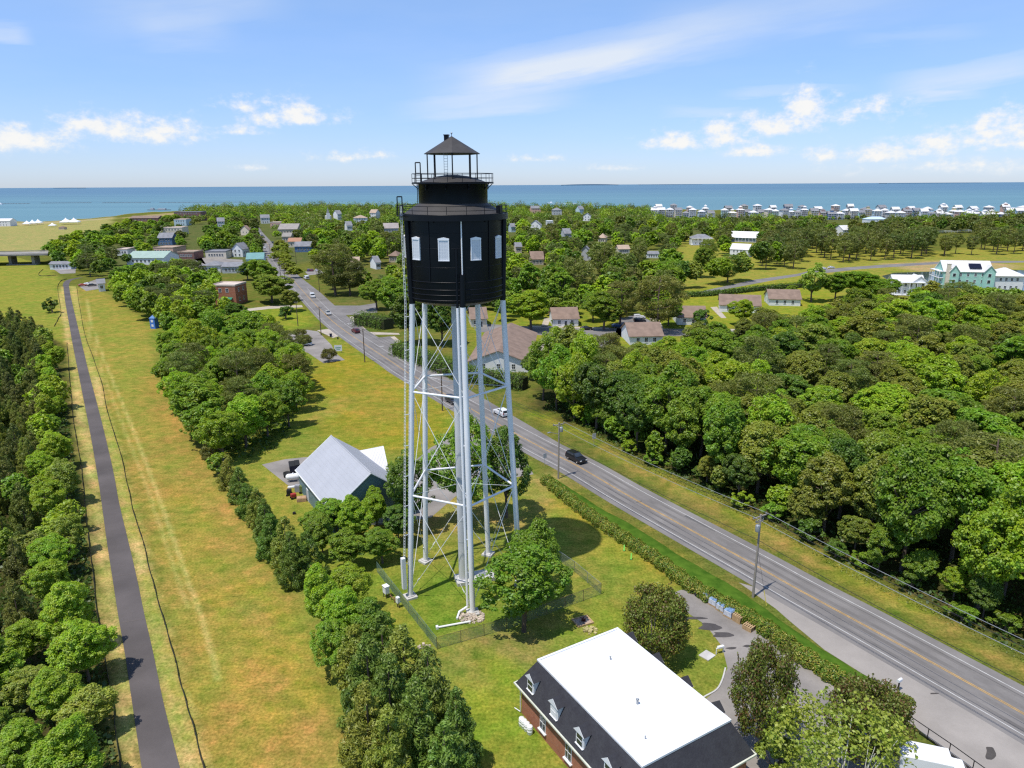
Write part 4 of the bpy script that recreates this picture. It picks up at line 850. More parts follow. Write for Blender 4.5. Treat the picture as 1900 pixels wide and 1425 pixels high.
# ------------------------------------------------------------------ buildings
def paintm(name, c, **k): return surf(name, c, k.pop('var', .08), **k)
W_WHITE = paintm('white_siding', (.74, .74, .73)); W_CREAM = paintm('cream_siding', (.66, .58, .46)); W_GREY = paintm('grey_siding', (.45, .46, .47)); W_BLUE = paintm('blue_siding', (.11, .19, .33))
W_MINT = paintm('mint_siding', (.34, .58, .50)); W_TEAL = ribbed('teal_metal_wall', (.13, .215, .25), .35, 0, .6); W_PINK = paintm('salmon_wall', (.62, .40, .32)); W_PALE = paintm('pale_blue_siding', (.50, .62, .68))
W_TAN = paintm('tan_siding', (.50, .42, .32)); W_DKRED = brickmat('dark_red_brick', (.16, .05, .04), (.22, .07, .05), (.25, .2, .18)); W_BRICK = brickmat('orange_brick', (.36, .095, .04), (.46, .14, .06), (.30, .2, .15))
R_SHING = surf('brown_shingle', (.235, .165, .125), .2, .4, 7, .9, bump=.3); R_GREY = surf('grey_shingle', (.22, .22, .23), .2, .4, 7, .9, bump=.3); R_DARK = surf('dark_shingle', (.075, .072, .085), .5, 1.4, 5, .9, bump=.6, c2=(.05, .05, .056))
R_METAL = ribbed('silver_metal_roof', (.385, .39, .41), .6, 1, .07, .6, var=.05); R_WMETAL = ribbed('white_ribbed_roof', (.70, .68, .66), .5, 0, .8); R_GREEN = ribbed('pale_green_roof', (.34, .44, .36), .6, 0, .5); R_TEAL = ribbed('teal_roof', (.17, .32, .29), .5, 0, .5)
R_WHITE = ribbed('white_membrane', (.77, .77, .77), 1.9, 0, .14, .6, var=.045); R_BROWN = surf('flat_brown_roof', (.40, .30, .22), .15, .3, 4, .9); R_CREAM = surf('flat_cream_roof', (.60, .50, .42), .12, .3, 4, .9)
R_SOLAR = surf('solar_glass', (.012, .014, .03), .3, 1, 3, .2)
def gable_poly(w, d, h, rise):
    return None
def house(name, label, cat, x, y, rz, w, d, h, roof='gable', rise=None, ov=.35, wall=None, rm=None, win=None, group=None, door=None, chim=None, porch=None, trim=None, ww=.95, wh=1.35, loose=None):
    rise = d * .35 if rise is None else rise
    r = empty(name, (x, y, 0), rz, label, cat, group); b = MB(); X, Y = w / 2, d / 2
    v = [(-X, -Y, -.1), (X, -Y, -.1), (X, Y, -.1), (-X, Y, -.1), (-X, -Y, h), (X, -Y, h), (X, Y, h), (-X, Y, h)]
    f = [(0, 1, 5, 4), (2, 3, 7, 6)]
    if roof == 'gable':
        v += [(-X, 0, h + rise), (X, 0, h + rise)]; f += [(1, 2, 6, 9, 5), (3, 0, 4, 8, 7)]
    else: f += [(1, 2, 6, 5), (3, 0, 4, 7), (4, 5, 6, 7)]
    b.add(v, f); wo = b.build('wall', wall or W_WHITE, r)
    b = MB(); xo, yo = X + ov, Y + ov; sl_ = rise / Y; ze = h - ov * sl_; th = .16
    if roof == 'gable':
        for s_ in (-1, 1): b.slab([(-xo, s_ * yo, ze + th), (xo, s_ * yo, ze + th), (xo, 0, h + rise + th), (-xo, 0, h + rise + th)], th * .95)
    elif roof == 'hip':
        k = min(xo, yo); rx_ = max(xo - k, .02); zt = h + rise
        P = [(-xo, -yo, h + .02), (xo, -yo, h + .02), (xo, yo, h + .02), (-xo, yo, h + .02), (-rx_, 0, zt), (rx_, 0, zt)]
        b.add(P + [(p[0], p[1], h - .16) for p in P[:4]], [(0, 1, 5, 4), (1, 2, 5), (2, 3, 4, 5), (3, 0, 4), (0, 6, 7, 1), (1, 7, 8, 2), (2, 8, 9, 3), (3, 9, 6, 0), (9, 8, 7, 6)])
    else:
        b.box((0, 0, h + .06), (w + .3, d + .3, .3))
        for s_ in (-1, 1): b.box((0, s_ * (Y + .05), h + .42), (w + .3, .2, .45)); b.box((s_ * (X + .05), 0, h + .42), (.2, d - .12, .45))
    ro = b.build('roof', rm or R_GREY, r)
    if chim:
        b = MB(); b.box((chim[0], chim[1], h + rise + .2), (.7, .9, 1.8)); b.box((chim[0], chim[1], h + rise + 1.15), (.85, 1.05, .15)); b.build('chimney', chim[2] if len(chim) > 2 else W_BRICK, ro)
    for spec in (win or []):                  # (face, n, storeys[, margin])
        fc, n, st = spec[:3]; L = w if fc in 'FB' else d; mg = spec[3] if len(spec) > 3 else .12
        for s_ in range(st):
            z = (s_ + .55) * h / st
            for i in range(n):
                u = (-.5 + mg + (1 - 2 * mg) * ((i + .5) / n)) * L
                if door and door[0] == fc and s_ == 0 and abs(u - door[1]) < .9: continue
                b = MB(); t_ = trim or m_white
                b.box((0, .02, 0), (ww + .2, .10, wh + .2)); b.box((0, -.03, 0), (ww, .04, wh), 0, 1); b.box((0, -.055, 0), (.05, .03, wh)); b.box((0, -.055, 0), (ww, .03, .05)); b.box((0, -.06, -wh / 2 - .1), (ww + .3, .14, .07))
                o = b.build('window', [t_, m_glass], r); o.location = {'F': (u, -Y, z), 'B': (-u, Y, z), 'R': (X, u, z), 'L': (-X, -u, z)}[fc]; o.rotation_euler = (0, 0, {'F': 0, 'B': math.pi, 'R': math.pi / 2, 'L': -math.pi / 2}[fc])
    if door:
        fc, u = door[:2]; b = MB(); b.box((0, 0, 1.05), (1.15, .12, 2.2)); b.box((0, -.05, 1.03), (.92, .06, 2.05), 0, 1); b.box((.33, -.1, 1.0), (.06, .06, .12))
        o = b.build('door', [m_white, door[2] if len(door) > 2 else m_glass], r); o.location = {'F': (u, -Y, 0), 'R': (X, u, 0), 'L': (-X, -u, 0), 'B': (-u, Y, 0)}[fc]; o.rotation_euler = (0, 0, {'F': 0, 'B': math.pi, 'R': math.pi / 2, 'L': -math.pi / 2}[fc])
    if porch:                                 # (face, depth, z0, storeys): decks with posts and rails
        fc, dp, z0, st = porch; L = (w if fc in 'FB' else d); rr = {'F': 0, 'B': math.pi, 'R': math.pi / 2, 'L': -math.pi / 2}[fc]
        b = MB()
        for s_ in range(st + 1):
            z = z0 + s_ * (h - z0) / st; b.box((0, -dp / 2 - .02, z - .08), (L, dp, .18))
            if s_ < st:
                b.box((0, -dp + .06, z + .95), (L, .08, .08)); b.box((0, -dp + .06, z + .5), (L, .05, .06))
        np_ = max(3, int(L / 3))
        for i in range(np_ + 1): b.box((-L / 2 + .12 + (L - .24) * i / np_, -dp + .12, h / 2), (.18, .18, h))
        o = b.build('porch', m_white, r); o.location = {'F': (0, -Y, 0), 'B': (0, Y, 0), 'R': (X, 0, 0), 'L': (-X, 0, 0)}[fc]; o.rotation_euler = (0, 0, rr)
    q = max(w, d) / 2
    for i in range(-1, 2):
        a = (w - d) / 2 * i if w > d else 0; c2 = (d - w) / 2 * i if d > w else 0
        FOOT.append((x + a * math.cos(rz) - c2 * math.sin(rz), y + a * math.sin(rz) + c2 * math.cos(rz), min(w, d) / 2 + .6))
    return r
def hp(name, label, cat, box, h, d=None, rz=0.0, keep=True, **k):
    """house from its box in the photograph (x0, y0, x1, foot)"""
    x0, y0, x1, f = box; p = G((x0 + x1) / 2, f); s = M((x0 + x1) / 2, f); w = (x1 - x0) / s
    d = d or w * .6
    wr = k.pop('w', None) or max(3, (w - d * abs(math.sin(rz))) / max(abs(math.cos(rz)), .3))
    c_ = Vector((p.x, p.y)) + Vector((p.x, p.y)).normalized() * (d / 2 * abs(math.cos(rz)) + wr / 2 * abs(math.sin(rz)))
    if keep: KEEP.append((x0 + (x1 - x0) * .1, y0, x1 - (x1 - x0) * .1, f - (f - y0) * .5, f))
    return house(name, label, cat, c_.x, c_.y, rz, wr, d, h, **k)
# --- the brick office with the white roof
LD, DD = R(-59.4), R(27.3); ze, zr = 3.5, 6.5
rc = [G(*p, zr) for p in [(995, 1223), (1149, 1170), (1360, 1342), (1187, 1421)]]
cx = sum((p for p in rc), Vector()) / 4; BL_, BD_ = 15.65, 10.05
bo = empty('brick_office', (cx.x, cx.y, 0), LD, 'brick office under a white flat roof with dark mansard and dormers', 'building')   # local x runs along the road, towards the viewer; y away to the right
X, Y = BL_ / 2, BD_ / 2; s_ = 1.62
b = MB(); b.box((0, 0, ze / 2 - .1), (BL_ + 2 * s_ - .9, BD_ + 2 * s_ - .9, ze)); b.build('wall', W_BRICK, bo)
b = MB(); xo, yo = X + s_, Y + s_
lo = [(-xo, -yo, ze - .02), (xo, -yo, ze - .02), (xo, yo, ze - .02), (-xo, yo, ze - .02)]; hi = [(-X, -Y, zr), (X, -Y, zr), (X, Y, zr), (-X, Y, zr)]
b.add(lo + hi, [(0, 1, 5, 4), (1, 2, 6, 5), (2, 3, 7, 6), (3, 0, 4, 7), (4, 5, 6, 7), (3, 2, 1, 0)])
mans = b.build('mansard_roof', R_DARK, bo)
b = MB(); b.box((0, 0, zr + .03), (BL_ - .02, BD_ - .02, .06))
for sx_, sy_, dx, dy in ((0, 1, BL_ + .1, .22), (0, -1, BL_ + .1, .22), (1, 0, .22, BD_ - .34), (-1, 0, .22, BD_ - .34)): b.box((sx_ * (X - .06), sy_ * (Y - .06), zr + .10), (dx, dy, .2))
b.build('flat_roof', R_WHITE, bo)
for x_, y_, r_, h_ in ((2.0, -.6, .11, .5), (-4.2, 1.2, .07, .35), (5.6, -2.8, .05, .3)): b = MB(); b.lathe([(r_, zr + .05), (r_, zr + .05 + h_), (r_ * 1.5, zr + .06 + h_), (.01, zr + .12 + h_)], 10, (x_, y_)); b.build('roof_vent', m_galv, bo)
b = MB()
for sx_, sy_, dx, dy in ((0, 1, 2 * xo + .24, .14), (0, -1, 2 * xo + .24, .14), (1, 0, .14, 2 * yo), (-1, 0, .14, 2 * yo)): b.box((sx_ * (xo + .07), sy_ * (yo + .07), ze - .02), (dx, dy, .16))
b.box((0, -yo + .22, ze - .14), (2 * xo - .1, .44, .08)); b.box((0, yo - .22, ze - .14), (2 * xo - .1, .44, .08))
b.build('gutter', surf('pale_gutter', (.62, .63, .52), .1, 1, 4, .5), bo)
b = MB(); b.tube((-xo + .35, -yo + .38, ze - .1), (-xo + .35, -yo + .38, .1), .05, .05, 6); b.tube((-xo + .35, -yo + .38, .12), (-xo - .5, -yo + .2, .05), .05, .05, 6); b.build('downspout', m_white, bo)
zm = ze + .62; ym = Y + s_ * .80
def dormer(x, sgn, closed=False):
    D = empty('dormer', (x, sgn * ym, zm), 0 if sgn < 0 else math.pi); D.parent = bo
    b = MB(); w_, h_, dp = .62, 1.45, 1.5
    b.add([(-w_, 0, -.1), (w_, 0, -.1), (w_, 0, h_), (0, 0, h_ + .55), (-w_, 0, h_), (-w_, dp, -.1), (w_, dp, -.1), (w_, dp, h_), (0, dp, h_ + .55), (-w_, dp, h_)], [(0, 1, 2, 3, 4), (1, 6, 7, 2), (5, 0, 4, 9)])
    b.build('cheek', W_WHITE, D)
    b = MB()
    for q in (-1, 1): b.slab([(q * (w_ + .17), -.16, h_ - .12), (0, -.16, h_ + .64), (0, dp + .5, h_ + .64), (q * (w_ + .17), dp, h_ - .12)], .09)
    b.build('dormer_roof', R_DARK, D)
    b = MB()
    b.add([(-.79, -.19, h_ - .16), (.79, -.19, h_ - .16), (0, -.19, h_ + .56), (-.79, -.13, h_ - .16), (.79, -.13, h_ - .16), (0, -.13, h_ + .56)], [(0, 1, 2), (5, 4, 3), (0, 3, 4, 1), (1, 4, 5, 2), (2, 5, 3, 0)]); b.build('pediment', m_white, D)
    b = MB(); b.box((0, -.03, .62), (1.0, .08, 1.35)); b.box((0, -.08, .62), (.76, .04, 1.14), 0, 1 if not closed else 0); b.box((0, -.11, .62), (.78, .03, .06)); b.box((0, -.09, -.08), (1.15, .16, .07))
    b.build('window', [m_white, m_glass], D)
for i, x in enumerate((-7.05, -2.95, 1.15, 5.2)): dormer(x, -1, i == 1); dormer(x, 1)
for sgn in (-1, 1):
    for x in (-5.0, -.7, 3.6, 7.2):
        o = empty('window', (x, sgn * (yo - .45), 1.75), 0 if sgn < 0 else math.pi); o.parent = bo
        b = MB(); b.box((0, .0, 0), (1.0, .1, 1.7)); b.box((0, -.07, .0), (.06, .05, 1.5)); b.box((0, -.07, .1), (.82, .05, .06)); b.build('frame', m_white, o)
        b = MB(); b.box((0, -.055, 0), (.84, .03, 1.54)); b.build('pane', m_glass, o)
        b = MB(); b.box((0, -.12, -.92), (1.25, .24, .12)); b.build('sill', m_white, o)
FOOT += [(cx.x + math.cos(LD) * k, cx.y + math.sin(LD) * k, 6.5) for k in (-6, 0, 6)]
KEEP.append((985, 1170, 1400, 1330, 1440)); KEEP.append((955, 1225, 1000, 1330, 1330))
# --- the hall with the silver metal roof
zr, ze = 9.0, 3.9
a, c_ = G(614, 808, zr), G(688, 877, zr); e0 = G(549, 873, ze)
L = (c_ - a).length; rz = math.atan2((c_ - a).y, (c_ - a).x); nn = Vector((math.sin(rz), -math.cos(rz), 0)); half = abs((e0 - a).to_2d().dot(nn.to_2d())); mid = (a + c_) / 2
ga = empty('metal_roofed_hall', (mid.x, mid.y, 0), rz, 'teal walled hall with a big plain silver metal roof', 'building')
X, Y = L / 2 - .35, half - .4
b = MB(); hw = ze + (zr - ze) * .4 / half
b.add([(-X, -Y, -.1), (X, -Y, -.1), (X, Y, -.1), (-X, Y, -.1), (-X, -Y, hw), (X, -Y, hw), (X, Y, hw), (-X, Y, hw), (-X, 0, zr - .1), (X, 0, zr - .1)], [(0, 1, 5, 4), (2, 3, 7, 6), (1, 2, 6, 9, 5), (3, 0, 4, 8, 7)]); b.build('wall', W_TEAL, ga)
b = MB()
for q in (-1, 1): b.slab([(-L / 2, q * half, ze), (L / 2, q * half, ze), (L / 2, 0, zr), (-L / 2, 0, zr)], .15)
b.tube((-L / 2, 0, zr), (L / 2, 0, zr), .12, .12, 6); b.build('roof', R_METAL, ga)
b = MB()
for q in (-1, 1):
    b.box((0, q * (half + .06), ze - .06), (L, .12, .16))
    for ex in (-1, 1): b.tube((ex * (L / 2 + .03), q * half, ze - .08), (ex * (L / 2 + .03), 0, zr - .08), .09, .09, 4)
b.build('trim', m_white, ga)
for i, x in enumerate((-4.5, 2.0)):
    b = MB(); b.box((0, 0, 1.1), (1.2, .1, 2.3)); b.box((0, -.04, 1.1), (1.0, .06, 2.1), 0, 1); o = b.build('door', [m_white, W_GREY], ga); o.location = (x, -Y, 0)
b = MB(); b.box((0, 0, 1.4), (.1, 3.2, 2.8)); o = b.build('garage_door', W_GREY, ga); o.location = (X, 0, 0)
FOOT += [(mid.x + math.cos(rz) * k, mid.y + math.sin(rz) * k, half * .9) for k in (-6, 0, 6)]
KEEP.append((560, 812, 720, 925, 975))
pA, pB, pC, pD = G(640, 842, 5.4), G(711, 828, 5.4), G(722, 878, 3.9), G(690, 892, 3.9)
an = empty('porch_annex', ((pA + pB + pC + pD) / 4).to_2d().to_3d(), 0, 'white ribbed metal porch annex against the hall', 'annex'); o0 = an.location
b = MB(); b.slab([p - o0 for p in (pA, pB, pC, pD)], .12); rr = b.build('roof', R_WMETAL, an)
b = MB(); b.tube(pA - o0, pB - o0, .08, .08, 5); b.tube(pB - o0, pC - o0, .08, .08, 5); b.build('trim', m_white, rr)
for p in (pA.lerp(pB, .95), pC.lerp(pB, .1), pD.lerp(pC, .3)):
    b = MB(); p = p - o0; b.tube((p.x, p.y, 0), (p.x * .98, p.y * .98, p.z - .1), .09, .09, 6); b.build('post', m_white, an)
# --- brown roofed cottages right of the tower
def ridge_house(name, label, cat, p0, p1, zr, h, d, group=None, **k):
    a, c_ = G(*p0, zr), G(*p1, zr); L = (c_ - a).length; rz = math.atan2((c_ - a).y, (c_ - a).x); md = (a + c_) / 2
    if math.cos(rz) < 0: rz += math.pi
    return house(name, label, cat, md.x, md.y, rz, L, d, h, rise=zr - h, group=group, **k)
CG = 'brown roofed cottages'
ridge_house('cottage', 'long brown roofed cottage block with blue grey gable seen through the tower legs', 'house', (924.5, 651), (948, 600), 6.2, 3.0, 17, CG, wall=W_WHITE, rm=R_SHING, ov=.6, win=[('L', 3, 1), ('F', 6, 1), ('R', 3, 1), ('B', 6, 1)])
KEEP.append((885, 605, 985, 665, 680))
hp('cottage', 'small white cottage with a dark door between round garden shrubs', 'house', (1020, 575, 1071, 606), 3.0, 12, R(4), wall=W_WHITE, rm=R_SHING, rise=3.2, ov=.5, win=[('F', 3, 1)], door=('F', 0), group=CG)
hp('cottage', 'white cottage with porch doors beside a big round shrub', 'house', (1250, 575, 1306, 603), 3.0, 12, R(-4), wall=W_WHITE, rm=R_SHING, rise=3.2, ov=.5, win=[('F', 3, 1)], door=('F', .5), group=CG)
hp('cottage', 'cottage on the slope below the long hedge', 'house', (1328, 547, 1412, 581), 3.0, 13, R(-14), wall=W_WHITE, rm=R_SHING, rise=3.4, ov=.5, win=[('F', 4, 1), ('L', 2, 1)], group=CG)
hp('cottage', 'cottage with a low brown roof under the pale pond-side tree', 'house', (1418, 541, 1482, 568), 3.0, 13, R(-10), wall=W_WHITE, rm=R_SHING, rise=3.2, ov=.5, win=[('F', 3, 1), ('L', 2, 1)], group=CG)
hp('cottage', 'brown roofed cottage half sunk behind the wood edge trees', 'house', (1157, 606, 1222, 640), 3.0, 14, R(3), wall=W_WHITE, rm=R_SHING, rise=3.2, ov=.5, win=[('F', 3, 1)], group=CG, keep=False); KEEP.append((1157, 604, 1222, 618, 640))
hp('cottage', 'cottage with a tan gable directly behind the tower tank', 'house', (868, 570, 905, 607), 3.2, 12, R(8), wall=W_CREAM, rm=R_SHING, rise=3.2, ov=.5, win=[('F', 3, 1)], door=('F', .8), group=CG)
# --- big houses far right
hp('villa', 'large mint green house with white gabled roofs and solar panels', 'house', (1736, 493, 1826, 541), 9.5, 13, R(-12), wall=W_MINT, rm=R_WMETAL, rise=4.6, win=[('F', 5, 3), ('L', 3, 3)], porch=('L', 2.2, 3.2, 2))
v = bpy.data.objects[[o.name for o in bpy.data.objects if o.name.startswith('villa')][-1]]
b = MB(); b.box((0, 0, 0), (5.4, .1, 3.6)); o = b.build('solar_panel', R_SOLAR, v); o.location = (3.4, -4.1, 12.05); o.rotation_euler = (R(-54), 0, 0)
for gx_, gw in ((-6.5, 4.2), (9.0, 5.0)):
    b = MB(); b.add([(-gw / 2, -1.2, 0), (gw / 2, -1.2, 0), (gw / 2, -1.2, 9.8), (0, -1.2, 12.6), (-gw / 2, -1.2, 9.8), (-gw / 2, 3, 0), (gw / 2, 3, 0), (gw / 2, 3, 9.8), (0, 3, 12.6), (-gw / 2, 3, 9.8)], [(0, 1, 2, 3, 4), (1, 6, 7, 2), (5, 0, 4, 9)])
    o = b.build('bay', W_MINT, v); o.location = (gx_, -6.5, 0); b = MB()
    for q in (-1, 1): b.slab([(q * (gw / 2 + .4), -1.6, 9.5), (0, -1.6, 12.8), (0, 6, 12.8), (q * (gw / 2 + .4), 5, 9.5)], .14)
    o2 = b.build('bay_roof', R_WMETAL, o)
    for z in (2, 5, 8):
        b = MB(); b.box((0, -1.25, z), (1.5, .1, 1.7)); b.box((0, -1.31, z), (1.25, .05, 1.45), 0, 1); b.build('window', [m_white, m_glass], o)
b = MB(); b.box((0, 0, 6.5), (1.6, 1.2, 13)); b.box((0, 0, 13.2), (1.8, 1.4, .3)); o = b.build('chimney', W_CREAM, v); o.location = (-9.2, -7.2, 0)
hp('villa_garage', 'white two storey garage house with broad pyramid roof by the mint house', 'house', (1828, 497, 1884, 541), 7.6, 12, R(-8), wall=W_WHITE, rm=R_WMETAL, roof='hip', rise=3.4, ov=.8, win=[('F', 4, 2)], porch=('R', 2.0, 3.4, 1))
hp('white_house', 'white two storey house with crossed gables beside the pond', 'house', (1648, 516, 1706, 548), 6.2, 8.5, R(-10), wall=W_WHITE, rm=R_WMETAL, rise=2.8, win=[('F', 4, 2), ('L', 2, 2)], porch=('F', 1.8, .3, 1))
p = G(1700, 548); house('white_house_wing', 'white gabled wing of the house beside the pond', 'house', p.x + 1.5, p.y + 4, R(-10) + math.pi / 2, 9.5, 6.5, 6.3, rise=2.7, wall=W_WHITE, rm=R_WMETAL, win=[('L', 2, 2), ('F', 2, 2)])
hp('white_house', 'white house with hipped grey roof and porch at the field edge', 'house', (1279, 433, 1320, 455), 6, 12, R(-5), wall=W_WHITE, rm=R_GREY, roof='hip', rise=3, win=[('F', 4, 2)], porch=('F', 2.4, .4, 1))
hp('white_house', 'white house with green walls under a long white metal roof', 'house', (1353, 430, 1408, 450), 4, 11, R(-32), wall=W_TEAL, rm=R_WMETAL, rise=5, win=[('F', 4, 1)], porch=('F', 2.5, .4, 1))
hp('white_house', 'tall white gabled farmhouse standing in the mown field', 'house', (1353, 455, 1396, 478), 5.5, 10, R(-35), wall=W_WHITE, rm=R_WMETAL, rise=3.6, win=[('F', 4, 2), ('L', 2, 2)])
hp('long_house', 'low white house with flat pale blue roof behind the far pines', 'house', (1604, 401, 1641, 414), 5, 14, 0, wall=W_WHITE, rm=paintm('pale_blue_roof', (.5, .62, .74)), roof='hip', rise=3, win=[('F', 5, 1)])
hp('long_house', 'white gable roofed house among the far pines', 'house', (1549, 421, 1577, 438), 6, 12, R(20), wall=W_WHITE, rm=R_WMETAL, rise=4, win=[('F', 3, 2)])
hp('long_house', 'low white walled house with a white fence below it', 'house', (1198, 466, 1222, 479), 3, 8, R(-5), wall=W_WHITE, rm=R_GREY, rise=1.6, win=[('F', 4, 1)])
